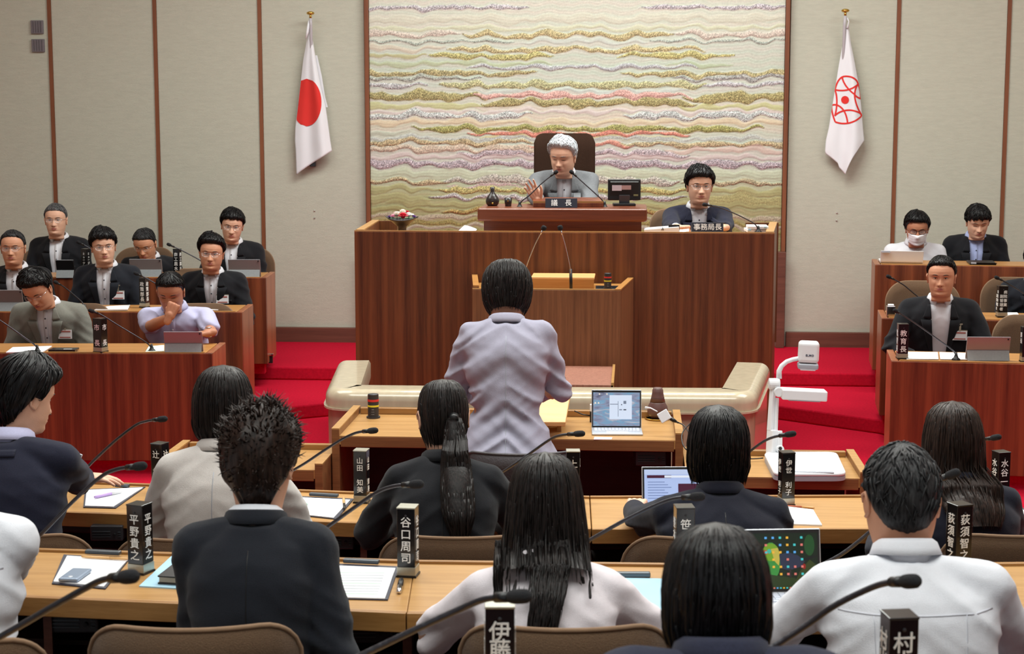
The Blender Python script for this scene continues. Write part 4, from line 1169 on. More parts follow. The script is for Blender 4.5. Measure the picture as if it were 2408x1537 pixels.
    for s in (-1, 1):
        if stand:
            hp = Vector((s * .085, 0.01, z0 + .04)); kn = Vector((s * .1, .01, .45)); an = Vector((s * .1, -.02, .09))
        else:
            hp = Vector((s * .09, .02, seat + .07)); kn = Vector((s * .12, .43, seat + .06)); an = Vector((s * .12, .40, .09))
        capsule(lm, hp, kn, .088 * ws, .062 * ws); capsule(lm, kn, an, .06 * ws, .045)
    capsule(lm, (-.07, 0.01, (z0 if stand else seat) + .09), (.07, 0.01, (z0 if stand else seat) + .09), .1, .1)
    v, f, n = remesh(lm, .026, 3); q = MB(); q.add([tuple(p) for p in v], f); obj('trousers', q, K_TROU, t, smooth=True)
    sm_ = MB()
    for s in (-1, 1):
        an = Vector((s * (.1 if stand else .12), (-.02 if stand else .40), 0))
        sm_.ell(an + Vector((0, .06, .035)), (.042, .13, .035), 12, 8); sm_.ell(an + Vector((0, -.01, .055)), (.036, .05, .05), 12, 8)
    obj('shoes', sm_, M_BLACK, t, smooth=True)
    # ---- hair
    if hair: hair_build(t, hair, hm, hxf, Hc, hs, jbv, cen, z0, LT)
    return t, arms


def thing_local(t, n): return None


def hair_build(t, st, hm, hxf, Hc, hs, jbv, cen, z0, LT):
    rnd = random.Random(int(Hc.z * 9999) + st.get('seed', 0))
    typ = st['type']
    sd = rnd.random() * 50
    mb = MB()
    if typ == 'cap':
        hl, temple, side, nape = st.get('hl', 60), st.get('temple', 74), st.get('side', 100), st.get('nape', 148)
        tk = st.get('thick', .02); sk_ = st.get('sidethick', .009); part = st.get('part', 0); messy = st.get('messy', .5); fr = st.get('fringe', 0)
        bul = st.get('bul', 0)
        ka = [0, 28, 50, 66, 80, 96, 112, 140, 180]; kb = [hl, hl + 1, hl + 6, temple, side, side - 10, side + 14, nape - 8, nape]
        NA, NV = 84, 18
        def surf(az, v, add=0):
            ad = abs(math.degrees(az)); th_b = np.interp(ad, ka, kb)
            if fr and ad < 60: th_b += fr * (.5 + .5 * noise.noise(Vector((az * 5 + sd, 2, 0)))) + fr * .35 * noise.noise(Vector((az * 14 + sd, 5, 0)))
            th_b += 2.0 * noise.noise(Vector((az * 9 + sd, 0, 0)))
            th = math.radians(th_b * v)
            d = Vector((math.sin(th) * math.sin(az), math.sin(th) * math.cos(az), math.cos(th)))
            h = HEADBVH.ray_cast(HC0 + d * .4, -d)
            p = h[0] if h[0] else HC0 + d * .09
            up = max(0, math.cos(th)); sidef = 1 - up
            thick = (tk * (up ** .8) + sk_ * sidef)
            if ad < 60: thick += fr * .00018 * v
            edge = min(1, (1 - v) * 7) ** .6
            thick = thick * (.12 + .88 * edge) if not (fr and ad < 50) else thick * (.45 + .55 * edge)
            thick += bul * g(th - .9, .5) * .5
            thick += part * math.sin(az) * .008 * up
            nn = noise.noise(Vector((math.sin(az) * 3.2 * (1 + v) + sd, math.cos(az) * 3.2 * (1 + v), v * 1.4))); n2 = noise.noise(Vector((az * 16 + sd, v * 2.2, 3)))
            thick += (nn * .005 + n2 * .0028) * messy * (.3 + edge)
            return p + d * (max(thick, .0012) + add)
        rows = []
        for i in range(NV + 1):
            v = i / NV
            rows.append([hxf(surf(-PI + 2 * PI * j / NA, max(v, .01)), True) for j in range(NA)])
        rows.append([hxf(surf(-PI + 2 * PI * j / NA, 1, -.008), True) for j in range(NA)])
        vs = [p for r in rows for p in r]; n = NA
        mb.add(vs, [(i * n + j, (i + 1) * n + j, (i + 1) * n + (j + 1) % n, i * n + (j + 1) % n) for i in range(len(rows) - 1) for j in range(n)])
        # locks
        nl = st.get('locks', 240); ll = st.get('len', .30); spike = st.get('spike', 0)
        for k in range(nl):
            az = rnd.uniform(-PI, PI); v0 = rnd.uniform(.08, .85)
            if spike:
                p = surf(az, v0, -.004); d = (p - HC0).normalized()
                dr = Vector((rnd.uniform(-1, 1), rnd.uniform(-1, 1), rnd.uniform(-.6, .8))) * 1.1
                L = spike * rnd.uniform(.4, 1) * (1.15 - .75 * v0)
                pts = [p, p + (d + dr * .25) * L * .5, p + (d * .75 + dr * .7) * L]
                wd = rnd.uniform(.0018, .004); rr = [wd, wd * .8, .0004]
            else:
                dv = ll * rnd.uniform(.6, 1.2); daz = rnd.uniform(-.25, .25) + part * .5 * (1 if v0 < .5 else .3)
                v1 = min(v0 + dv, 1.04 if not st.get('neat') else 1.0)
                pts = []; q = 5
                for i in range(q + 1):
                    f = i / q; vv = v0 + (v1 - v0) * f
                    pts.append(surf(az + daz * f, min(vv, 1), .0012 + .0025 * math.sin(PI * f) * messy + max(vv - 1, 0) * .05))
                wd = rnd.uniform(.002, .0045); rr = [wd * .3, wd, wd, wd * .9, wd * .6, .0003]
            mb.tube([hxf(p, True) for p in pts], rr, 4, flat=.5)
        obj('hair', mb, hm, t, smooth=True)
        return
    # 'shell': ring profile (z, half width, back, front) for hair that hangs
    pr = [(st['prof'][0][0] + .0015, .0006, .0006, .0006)] + list(st['prof']); zz = [p[0] for p in pr][::-1]
    A = [p[1] for p in pr][::-1]; B = [p[2] for p in pr][::-1]; F = [p[3] for p in pr][::-1]
    zt, zb = zz[-1], zz[0]; op = st.get('open', 78); messy = st.get('messy', .6); split = st.get('split', None); sway = st.get('sway', 0)
    NA = 90
    def sp(az, z_, add=0):
        a, b_, f_ = np.interp(z_, zz, A), np.interp(z_, zz, B), np.interp(z_, zz, F)
        c, s = math.cos(az), math.sin(az)
        dn = (zt - z_) / (zt - zb)
        rd = 1 + (.05 * noise.noise(Vector((az * 9 + sd, dn * 1.4, 1))) + .035 * noise.noise(Vector((az * 26 + sd, dn * 1.2, 4)))) * messy * min(1, dn * 3)
        a2 = (a + add) * rd; b2 = ((b_ if c < 0 else f_) + add) * rd
        x = a2 * math.copysign(abs(s) ** .9, s) + sway * max(0, -.1 - z_); y = b2 * math.copysign(abs(c) ** .95, c)
        return Vector((x, y, z_))
    def place(p):
        if p.z > -.12: return hxf(p, True)
        q = hxf(Vector((p.x, p.y, -.12)), True); b0 = hxf(Vector((0, -.05, -.12)), True)
        f = min(1, (-.12 - p.z) / .1)
        r = q + Vector((0, 0, (p.z + .12) * hs))
        r.x = r.x * (1 - f * .0)
        # lie on the clothes behind
        h = jbv.ray_cast(Vector((r.x, -1.5, r.z)), Vector((0, 1, 0))) if zb < -.2 else (None,)
        if h[0] is not None and p.y < 0.0:
            lay = h[0].y - .012 - .02 * max(0, -p.y / .1) * .8 - .022 * max(0, 1 - max(0, (cen(1).z - .03 - r.z)) / .07)
            r.y = min(r.y, lay + .0) if r.y < h[0].y + .06 else r.y
            if r.y > lay and p.y < -.02: r.y = lay
        if zb < -.2 and cen(1).z - .06 < r.z < cen(1).z + .05 and p.y < -.03: r.y = min(r.y, cen(1).y - .134)
        return r
    nv = st.get('nv', 34)
    zr = [zt - (zt - zb) * (i / nv) ** 1.0 for i in range(nv + 1)]
    G_ = []
    for z_ in zr:
        row = []
        for j in range(NA + 1):
            az = -PI + 2 * PI * j / NA
            row.append(place(sp(az, z_)))
        G_.append(row)
    fs = []; vs = [p for r in G_ for p in r]; n = NA + 1
    zo = st.get('zopen', .06)
    for i in range(nv):
        for j in range(NA):
            az = math.degrees(-PI + 2 * PI * (j + .5) / NA); zc_ = (zr[i] + zr[i + 1]) / 2
            if zc_ < zo and abs(az) < op: continue
            if split and zc_ < split[0]:
                continue
            fs.append((i * n + j, (i + 1) * n + j, (i + 1) * n + j + 1, i * n + j + 1))
    mb.add(vs, fs)
    for k in range(st.get('locks', 330)):
        az = rnd.uniform(-PI, PI); za = (zt - .003 - rnd.random() * .03) if k % 3 == 0 else zt - .02 - rnd.random() ** 1.2 * (zt - zb) * .75
        if abs(math.degrees(az)) < op + 4 and za < zo + .02: continue
        L = rnd.uniform(.08, .2) * st.get('ll', 1) * (1.3 if k % 3 == 0 else 1); ze = za - L; over = rnd.uniform(0, .018)
        if ze < zb - over: ze = zb - over
        if abs(math.degrees(az)) < op and ze < zo: ze = zo
        x = sp(az, za).x
        if split and ze < split[0] - .03: ze = split[0] - rnd.random() * .035
        daz = rnd.uniform(-.08, .08) * messy * 2; pts = []
        for i in range(9):
            f = i / 8; z_ = za + (ze - za) * f ** 1.7
            q = sp(az + daz * f, max(z_, zb), .001 + .0035 * rnd.random() * messy * f); q.z = z_
            pts.append(place(q))
        wd = rnd.uniform(.0018, .0042); mb.tube(pts, [wd * .2, wd * .8, wd, wd, wd, wd, wd * .8, wd * .6, .0003], 4, flat=.45)
    if split:
        for lo, hi, k0, k1 in split[1]:
            nn_ = int(90 + 2600 * (hi - lo))
            for k in range(nn_):
                u = rnd.random(); za = split[0] + rnd.uniform(-.01, .05); ze = zb + rnd.uniform(-.02, .06) + .05 * abs(u - .5); pts = []
                ph = rnd.uniform(-.006, .006); dp = rnd.uniform(0, .012)
                for i in range(9):
                    z_ = za + (ze - za) * i / 8; dz_ = min(0, z_ - split[0]); x = (lo + dz_ * k0) * (1 - u) + (hi + dz_ * k1) * u + ph * math.sin(i * .7)
                    q = place(Vector((x, -.1, z_))); q.y -= dp * math.sin(PI * u); pts.append(q)
                wd = rnd.uniform(.0018, .0038); mb.tube(pts, [wd, wd, wd, wd, wd, wd * .9, wd * .8, wd * .5, .0003], 4, flat=.5)
    if 'tail' in st:
        tl = st['tail']; base = place(Vector(tl['at'])); pts = []; rr = []
        L = tl['len']; nn = 22
        h0 = base.y
        for i in range(nn + 1):
            f = i / nn
            q = Vector((base.x + tl.get('dx', 0) * f, base.y - .035 * math.sin(min(1, f * 3) * PI / 2), base.z + .01 * math.sin(f * PI) - L * f))
            h = jbv.ray_cast(Vector((q.x, -1.5, q.z)), Vector((0, 1, 0)))
            rad = tl['r'] * (.55 + .6 * math.sin(min(1, f * 1.6) * PI / 2)) * (1 if f < .7 else max(.12, 1 - (f - .7) * 2.6))
            if h[0] is not None: q.y = min(q.y, h[0].y - rad * .5 - .025 * max(0, 1 - max(0, (cen(1).z - .03 - q.z)) / .07))
            pts.append(q); rr.append(rad)
        mb.tube(pts, rr, 20, flat=.6)
        for i_, q in enumerate(pts):
            if cen(1).z - .07 < q.z < cen(1).z + .05: q.y = min(q.y, cen(1).y - .135)
        for k in range(420):
            a = rnd.uniform(0, 2 * PI); i0 = rnd.randrange(0, nn - 6); ln = rnd.randrange(5, 12); seg = []
            for i in range(i0, min(i0 + ln, nn + 1)):
                seg.append(pts[i] + Vector((math.cos(a) * rr[i] * 1.04, math.sin(a) * rr[i] * .62, 0)) + Vector((rnd.uniform(-.002, .002), 0, 0)))
            if i0 + ln > nn: seg.append(seg[-1] + Vector((rnd.uniform(-.01, .01), 0, -rnd.uniform(.01, .03))))
            wd = rnd.uniform(.002, .0042); mb.tube(seg, [wd] * (len(seg) - 1) + [.0003], 4, flat=.5)
        ho = obj('hair', mb, hm, t, smooth=True)
        tb = MB(); tb.tube([base + Vector((0, .004, .006)), base + Vector((0, -.014, -.004))], [.017, .017], 12); obj('hair_tie', tb, M_BLACK, ho, smooth=True)
        return
    o = obj('hair', mb, hm, t, smooth=True)
    for mset in ():
        pass
# ---------------------------------------------------------------- the people in the hall
R180 = 180
CAPS = dict(
 short=dict(type='cap', hl=56, temple=72, side=98, nape=146, thick=.017, sidethick=.006, messy=.4, locks=200, neat=1),
 full=dict(type='cap', hl=60, temple=76, side=106, nape=148, thick=.03, sidethick=.013, messy=.7, fringe=6, locks=260, part=.6),
 fringe=dict(type='cap', hl=62, temple=78, side=104, nape=148, thick=.026, sidethick=.011, messy=.9, fringe=17, locks=260, part=.3),
 swept=dict(type='cap', hl=54, temple=70, side=98, nape=146, thick=.034, sidethick=.008, messy=.8, locks=260, part=.9, bul=.006),
 crop=dict(type='cap', hl=55, temple=70, side=96, nape=144, thick=.012, sidethick=.005, messy=.25, locks=160, neat=1),
)
def cap(n, **k): d = dict(CAPS[n]); d.update(k); return d


# officials at the left, facing the members
person('person in black suit, grey hair, far left of the back tier behind dark tablet', 131, 516, 13.05, .2, R180, 4, 0, 0, .06, sk=SK1, hair=cap('crop'), hm=H_GREY, glasses=1, dz=.95)
person('person in black suit looking down, grey cropped hair, middle of the back left tier', 346, 567, 12.95, .2, R180, -6, 24, 2, .14, sk=SK2, hair=cap('crop'), hm=H_PEP, glasses=1, dz=.95)
person('person in black suit at the aisle end of the highest left bench', 543, 527, 13.0, .2, R180, 8, 10, -5, .08, sk=SK1, hair=cap('fringe', hl=58, fringe=8), glasses=1, dz=.95)
person('person in dark suit cut by the left edge of the photo, middle tier', 30, 582, 11.85, .1, R180, 5, 0, 0, .08, sk=SK2, hair=cap('crop', hl=50), hm=H_PEP, glasses=1, dz=.84, badge=(-.16, .6))
person('person in navy suit with thick black hair and badge, looking aside, middle left tier', 243, 578, 11.85, .1, R180, 16, 2, 3, .08, sk=SK1, top=K_CHAR, hair=cap('full', fringe=10), glasses=1, dz=.84, badge=(-.1, .6))
person('person in black suit with swept-up black hair, aisle end of the middle left tier', 495, 594, 11.85, .1, R180, 4, 2, -4, .1, sk=SK2, hair=cap('swept'), glasses=1, dz=.84, badge=(-.08, .6), fat=.003)
person('person in grey jacket with badge looking down, lowest left bench', 103, 668, 10.62, 0, R180, -14, 34, 8, .14, sk=SK2, top=K_SAGE, hair=cap('swept', thick=.038), glasses=1, dz=.74, badge=(-.12, .6), lids=1, ws=1.05)
lh = W(405, 722, 10.28)
person('person in lilac short-sleeved shirt with a fist held to the mouth, lowest left bench', 404, 679, 10.62, 0, R180, 0, 22, 0, .14, sk=SK3, top=K_LILAC, kind='short', hair=cap('crop', thick=.02), dz=.74, lids=1, ws=1.06,
       hands=[dict(p=ONZ(497, 806, .775), pose='relax', up=(0, 0, 1), dir=(-.9, -.5, -.1)), dict(p=W(398, 745, 10.3), pose='fist', dir=(.35, .15, .9), up=(0, -1, .2), pole=(.8, .5, -1))], watch=(0, M_CHROME))
# officials at the right
def right_official(*a, **k): k['roty'] = PI + math.radians(-5); return person(*a, **k)
right_official('person in white shirt with face mask and dark-rimmed glasses, highest right bench behind white laptop', 2156, 534, 12.75, .2, 0, 0, 14, 0, .1, sk=SK3, top=K_WHITE, kind='shirt', hair=cap('full', fringe=2, hl=56), glasses=2, dz=1.0, mask=True, lids=1)
right_official('person in black suit and blue shirt looking down, highest right bench', 2298, 516, 12.75, .2, 0, 4, 20, 2, .1, sk=SK1, shirt=K_BLUE, hair=cap('fringe'), dz=1.0, lids=1)
right_official('person in dark suit cut by the right edge of the photo, middle right tier', 2442, 612, 11.4, .1, 0, 0, 8, 0, .1, sk=SK2, top=K_CHAR, hair=cap('full'), dz=.84)
right_official('person in black suit with white button-down shirt and badge, lowest right bench', 2215, 650, 10.3, 0, 0, -9, 2, 0, .1, sk=SK2, hair=cap('crop', thick=.018, hl=52), hm=H_BLACK, dz=.74, badge=(-.12, .6), out=1.6, ws=1.06, buttons=False, vtop=.07, vmid=.06)
# dais
person('white-haired person in grey jacket presiding in the high-backed chair', 1327, 366, 11.28, CFL + .1, R180, -20, 12, -2, .1, sk=SK1, top=K_GREY, nk_=.1, hair=cap('swept', hl=52, thick=.032, part=.5, locks=320), hm=H_WHITE, vtop=.06, vmid=.05, fat=.004,
       hands=[dict(p=W(1362, 482, 10.95), pose='flat', dir=(-.8, -.5, 0)), dict(p=W(1268, 478, 10.86), pose='open', dir=(-.45, -.2, .8), up=(0, 1, 0), pole=(.6, -.2, -1))], watch=(0, M_BLACK), lids=1, ws=1.04)
person('person in navy suit and glasses with black fringe beside the chairman desk', 1645, 436, 11.15, .62, R180, 2, 2, 0, .08, sk=SK1, top=K_NAVY, hair=cap('fringe', fringe=9, hl=58, thick=.03, sidethick=.016), glasses=1,
       hands=[dict(p=W(1700, 541, 10.66), pose='fist', dir=(-.7, -.6, 0)), dict(p=W(1592, 541, 10.66), pose='fist', dir=(.7, -.6, .1))], watch=(0, M_BLACK), buttons=True)

# members seen from behind
BOB = [(.128, .01, .01, .01), (.122, .04, .05, .035), (.108, .062, .082, .06), (.085, .080, .102, .08), (.05, .092, .114, .095), (.01, .098, .118, .1), (-.03, .100, .112, .1), (-.07, .099, .1, .1), (-.10, .088, .094, .09), (-.122, .072, .088, .08), (-.135, .052, .08, .06)]
SHORTB = [(.128, .01, .01, .01), (.122, .04, .05, .035), (.108, .062, .084, .06), (.085, .080, .106, .08), (.05, .090, .118, .095), (.01, .096, .120, .1), (-.03, .096, .110, .1), (-.06, .096, .098, .09), (-.09, .090, .088, .08), (-.115, .082, .082, .07)]
LONG = [(.128, .01, .01, .01), (.122, .038, .048, .035), (.108, .060, .08, .06), (.085, .077, .1, .08), (.05, .088, .11, .095), (.01, .094, .112, .1), (-.04, .100, .106, .1), (-.09, .106, .1, .09), (-.14, .112, .1, .08), (-.19, .116, .11, .07), (-.24, .112, .12, .07), (-.27, .10, .12, .06), (-.29, .09, .12, .05)]
MID = [(.128, .01, .01, .01), (.122, .04, .05, .035), (.108, .062, .082, .06), (.085, .080, .102, .08), (.05, .092, .114, .095), (.01, .099, .118, .1), (-.04, .103, .114, .1), (-.09, .108, .108, .1), (-.14, .112, .104, .09), (-.19, .104, .11, .08), (-.225, .09, .11, .07), (-.25, .07, .11, .06)]
TIGHT = [(.124, .01, .01, .01), (.119, .036, .046, .035), (.106, .058, .078, .06), (.083, .073, .096, .08), (.05, .082, .106, .094), (.015, .084, .108, .096), (-.02, .081, .102, .09), (-.05, .076, .09, .08), (-.075, .068, .078, .07), (-.10, .058, .068, .05)]
def sh(pr, **k): d = dict(type='shell', prof=pr); d.update(k); return d


ROUNDB = [(.128, .01, .01, .01), (.122, .045, .055, .035), (.108, .068, .09, .06), (.085, .088, .112, .08), (.05, .100, .124, .095), (.01, .104, .126, .1), (-.03, .101, .118, .1), (-.06, .094, .106, .09), (-.085, .083, .094, .08), (-.102, .066, .084, .07)]
STW = person('person standing in lavender-grey jacket, short dark hair, seen from behind at the questioner desk', 1192, 674, 7.1, 0, -1, 0, 26, 0, .1, sex='f', ws=.91, hs=1.02, sk=SK2, top=K_LAV, kind='suit', face=False, stand=True, shrug=.012,
       hair=sh(ROUNDB, open=70, messy=1.0, locks=460), hm=H_DARK, hands=[dict(l=(-.11, .34, .93), pose='relax'), dict(l=(.11, .34, .93), pose='relax')], out=.55, vox=.009, fold=1.75, collar=True)
person('person in navy suit leaning over papers, front row at the far left, face turned aside', 38, 930, 5.6, FC, 0, -42, 14, -4, .2, face=True, sk=SK1, top=K_NAVY, shirt=K_LILAC, hair=cap('full', thick=.036, sidethick=.02, messy=1, bul=.006, nape=156, side=108), glasses=0,
       hands=[dict(p=ONZ(160, 1135, .73), pose='relax', dir=(.5, .8, 0)), dict(p=ONZ(208, 1142, .73), pose='flat', dir=(.95, .25, -.08), pole=(.7, -.2, -1))], vox=.009, kind='suit', dz=ZC)
person('person with dark bob haircut in pale beige jacket, front row', 523, 948, 5.5, FC, 0, 0, 6, 0, .12, sex='f', ws=.9, sk=SK1, top=K_BEI, face=False, hair=sh(BOB, messy=.35, locks=360), hm=H_DARK, vox=.009, dz=ZC, out=.9)
person('person with long brown ponytail in black suit, front row', 1047, 975, 5.6, FC, 0, 10, 14, 0, .2, sex='f', ws=.87, sk=SK1, top=K_BLACK, face=False, hair=sh(TIGHT, open=72, messy=.25, locks=300, tail=dict(at=(0.022, -.1, -.015), len=.40, r=.043, dx=.03)), hm=H_DARK, vox=.009, dz=ZC, out=1.0)
person('person with collar-length dark hair in ink-navy jacket typing, front row by the document camera', 1690, 1045, 5.5, FC, 0, 0, 4, 0, .16, sex='f', ws=1.04, hs=1.04, sk=SK1, top=K_INK, face=False, hair=sh(SHORTB, messy=1.1, locks=420, open=72), hm=H_BLACK, vox=.009,
       hands=[dict(p=ONZ(1487, 1196, .735), pose='fist', dir=(.15, .95, .15), pole=(-1, -.3, -1)), dict(l=(.13, .42, .74))], watch=(0, M_CHROME), dz=ZC)
person('person with long brown hair in dark navy jacket, front row at the far right', 2242, 1030, 5.65, FC, 2, 0, 6, 0, .14, sex='f', ws=.95, sk=SK1, top=K_INK, face=False, hair=sh(MID, messy=.5, locks=420, sway=.15), hm=H_BROWN, vox=.009, dz=ZC)
person('person in white shirt mostly outside the left edge of the photo, second row', -118, 1060, 4.1, FB, 0, 0, 4, 0, .12, sk=SK1, top=K_WHITE, kind='shirt', face=False, hair=cap('short'), hm=H_BLACK, vox=.009, dz=ZB,
       hands=[dict(l=(-.1, .4, .74)), dict(p=ONZ(-70, 1345, ZB + .04), pose='relax', pole=(1.6, -.5, -.6))])
person('person with tousled dark hair in black suit, second row', 607, 1085, 4.25, FB, 0, -6, 6, 0, .12, sk=SK1, top=K_CHAR, face=False, hair=cap('full', thick=.034, sidethick=.018, messy=1.6, locks=1100, spike=.036, side=112, nape=162), hm=H_BROWN, vox=.009, ws=.82, out=.1,
       hands=[dict(l=(-.1, .36, .73)), dict(p=ONZ(748, 1418, ZB + .02), pose='relax', dir=(-.3, .8, -.5), pole=(.25, -.3, -1))], dz=ZB)
person('person with long straight dark hair in pinkish-white jacket, second row', 1282, 1180, 4.2, FB, 0, 0, 10, 0, .14, sex='f', ws=.88, sk=SK1, top=K_PINKW, face=False,
       hair=sh(LONG, messy=.55, locks=560, open=76, split=(-.135, [(-.125, -.112, .0, .0), (-.032, .052, .1, .22)])), hm=H_DARK, vox=.009, dz=ZB, out=1.25)
person('person with cropped pepper hair in white shirt, second row at the right', 2121, 1172, 4.05, FB, 0, 0, 4, 0, .14, sk=SK2, top=K_WHITE, kind='shirt', face=False, hair=cap('crop', thick=.012, nape=142, messy=.5, locks=420, len=.16), hm=H_PEP, vox=.009, dz=ZB, out=1.3, ws=1.08, fat=.004, hs=1.06, nk_=.112)
person('person with thick dark hair in pinstriped navy jacket, nearest at the bottom', 1688, 1395, 2.78, FA, 0, 0, 12, 0, .12, sex='m', sk=SK2, top=K_PIN, face=False, hair=sh(SHORTB[:-1] + [(-.100, .076, .08, .07)], messy=.6, locks=560, open=76, ll=.8), hm=H_BLACK, vox=.009, dz=ZA, hs=.93, ws=.9, nk_=.08, shrug=.02, collar=False)

# ---------------------------------------------------------------- chairs with the sitters
def chair_at(px, py, z, floor, label, rz=YAW, **k):
    c = W(px, py, z); return chair(c.x + .2 * math.sin(-rz), c.y + .2 * math.cos(rz), floor, rz, label, **k)


HB_ = W(1332, 330, 11.72)
t = chair(HB_.x, HB_.y - .2, CFL + .1, PI + YAW, 'tall dark brown high-backed chair of the chairman', w_=.42, top=HB_.z + .045 - CFL - .1, h=.86, m=M_FABRICD, m2=M_FABRICD, cr=.06, tilt=.02, grp=None)
c = W(1605, 500, 11.55); chair(c.x, c.y - .2, .62, PI + YAW, 'brown low chair behind the person beside the chairman', top=c.z - .62 + .02, h=.4, w_=.42, grp=None)
for (px, py, z, fl, lab, rzz) in ((565, 590, 13.35, .2, 'brown chair at the aisle end of the highest left bench', PI + YAW), (330, 590, 13.4, .2, 'brown chair behind the looking-down person in the back left tier', PI + YAW), (105, 590, 13.4, .2, 'brown chair at the far left of the back tier', PI + YAW),
                                  (455, 662, 12.2, .1, 'brown chair in the middle left tier nearest the aisle', PI + YAW), (235, 668, 12.2, .1, 'brown chair in the middle left tier behind the navy suit', PI + YAW), (20, 668, 12.2, .1, 'brown chair at the left edge of the middle tier', PI + YAW),
                                  (460, 745, 10.98, 0, 'brown chair behind the person in the lilac shirt', PI + YAW), (165, 745, 10.98, 0, 'brown chair behind the person in the grey jacket', PI + YAW), (-40, 745, 10.98, 0, 'brown chair cut by the left edge at the lowest left bench', PI + YAW),
                                  (2175, 700, 11.3, .1, 'empty brown chair in the middle right tier behind the badge wearer', PI + RZR), (2400, 700, 11.55, .1, 'brown chair of the person cut by the right edge', PI + RZR),
                                  (2190, 790, 10.6, 0, 'brown chair behind the badge wearer at the lowest right bench', PI + RZR), (2440, 772, 10.35, 0, 'brown chair cut by the right edge at the lowest right bench', PI + RZR),
                                  (2156, 610, 13.1, .2, 'brown chair behind the masked person', PI + RZR), (2298, 610, 13.1, .2, 'brown chair behind the person in the blue shirt', PI + RZR)):
    c = W(px, py, z); tp = {0: .86, .1: .88, .2: .84}[fl]
    chair(c.x, c.y, fl, rzz, lab, top=tp, w_=.5, h=.42, cr=.14, grp='chairs of the officials')
for (px, z, fl, lab) in ((455, 5.1, 0, 'brown chair of the bob-haired person, front row'), (1080, 5.13, 0, 'brown chair of the ponytailed person, front row'), (1662, 5.12, 0, 'brown chair of the ink-navy jacket wearer, front row'),
                         (2400, 5.15, 0, 'brown chair of the long brown-haired person, front row'), (30, 5.15, 0, 'brown chair of the navy-suited person, front row')):
    chair_at(px, 1300, z, fl, lab, top=.855, w_=.5 if px != 1662 else .52, h=.44, cr=.11, grp='chairs of the front row')
for (px, z, fl, lab, rr) in ((455, 3.6, FB, 'brown chair pulled behind the tousled-haired person, second row', YAW + .04), (1330, 3.6, FB, 'brown chair behind the long straight-haired person, second row', YAW), (2160, 3.45, FB, 'brown chair behind the white shirt, second row at the right', YAW), (-150, 3.5, FB, 'brown chair of the white-shirted person at the left edge, second row', YAW)):
    chair_at(px, 1500, z, fl, lab, rr, top=.9 if px < 2000 else .8, w_=.46, h=.46, cr=.08, grp='chairs of the second row')
chair_at(1688, 1700, 2.2, FA, 'brown chair of the nearest person, below the frame', YAW, top=.7, grp='chairs of the rear row')
c = W(1215, 1064, 6.62)
chair(c.x, c.y + .2, 0, YAW, 'charcoal chair pushed back behind the standing person', top=c.z, w_=.42, h=.4, m=M_LEATH, m2=M_LEATH, cr=.02, grp=None)
# ---------------------------------------------------------------- name blocks
def block(px, py, z, tx, label, ang=0, w_=.054, h=.20, face=1, tsize=None, top=M_PLATE, zb=None, cat='name block', line=1.0, side=True, rzb=None):
    """upright square name block; (px,py) is the middle of its foot; z its depth, or its foot height via zb"""
    c = ONZ(px, py, zb) if zb is not None else W(px, py, z)
    rz = (YAW if rzb is None else rzb) + math.radians(ang)
    t = thing('name_block', label, cat, tuple(c), rz, 'upright black name blocks')
    mb = MB(); mb.box((0, 0, .003), (w_ + .004, w_ + .004, .006)); obj('foot', mb, M_BLACK, t)
    mb = MB(); mb.box((0, 0, .018), (w_, w_, .024)); obj('metal_base', mb, M_SILVER, t, bevel=.001)
    mb = MB(); mb.box((0, 0, (h + .03) / 2), (w_ - .002, w_ - .002, h - .03)); obj('black_body', mb, M_PLATE, t, bevel=.0015)
    mb = MB(); mb.box((0, 0, h + .001), (w_, w_, .004)); obj('cap', mb, top, t, bevel=.001)  # where silver, the cap colour paints in the reflection on the black top
    mb = MB(); mb.lathe([(0, 0), (.0035, 0), (.003, .002), (0, .0025)], 10); mb.xf(Matrix.Translation((0, -w_ / 2, h - .02)) @ Matrix.Rotation(PI / 2, 4, 'X')); obj('pin', mb, M_DARKG, t)
    n = max(1, tx.count('\n') + 1); sz = tsize or min(w_ * .78, (h - .062) / n * 1.02)
    ln = (h - .066) / n / sz if n > 1 else 1
    cs = tx.split('\n'); n = len(cs); step = (h - .062) / (n if n == 3 else max(n, 4))
    sz = tsize or min(w_ * .66, step * .92)
    for k, ch in enumerate(cs):
        if not ch: continue
        m = text_mb(ch, sz, bold=.007); zk = h - .030 - step * (k + .5) + (.006 if n > 3 else 0)
        m1 = MB(); m1.add(m.v, m.f); m1.xf(Matrix.Translation((0, -w_ / 2 - .0006, zk))); obj('lettering', m1, M_LETTER, t)
        for sgn in (-1, 1):
            m1 = MB(); m1.add(m.v, m.f); m1.xf(Matrix.Translation((sgn * (w_ / 2 + .0006), 0, zk)) @ Matrix.Rotation(sgn * PI / 2, 4, 'Z')); obj('lettering', m1, M_LETTER, t)
    return t


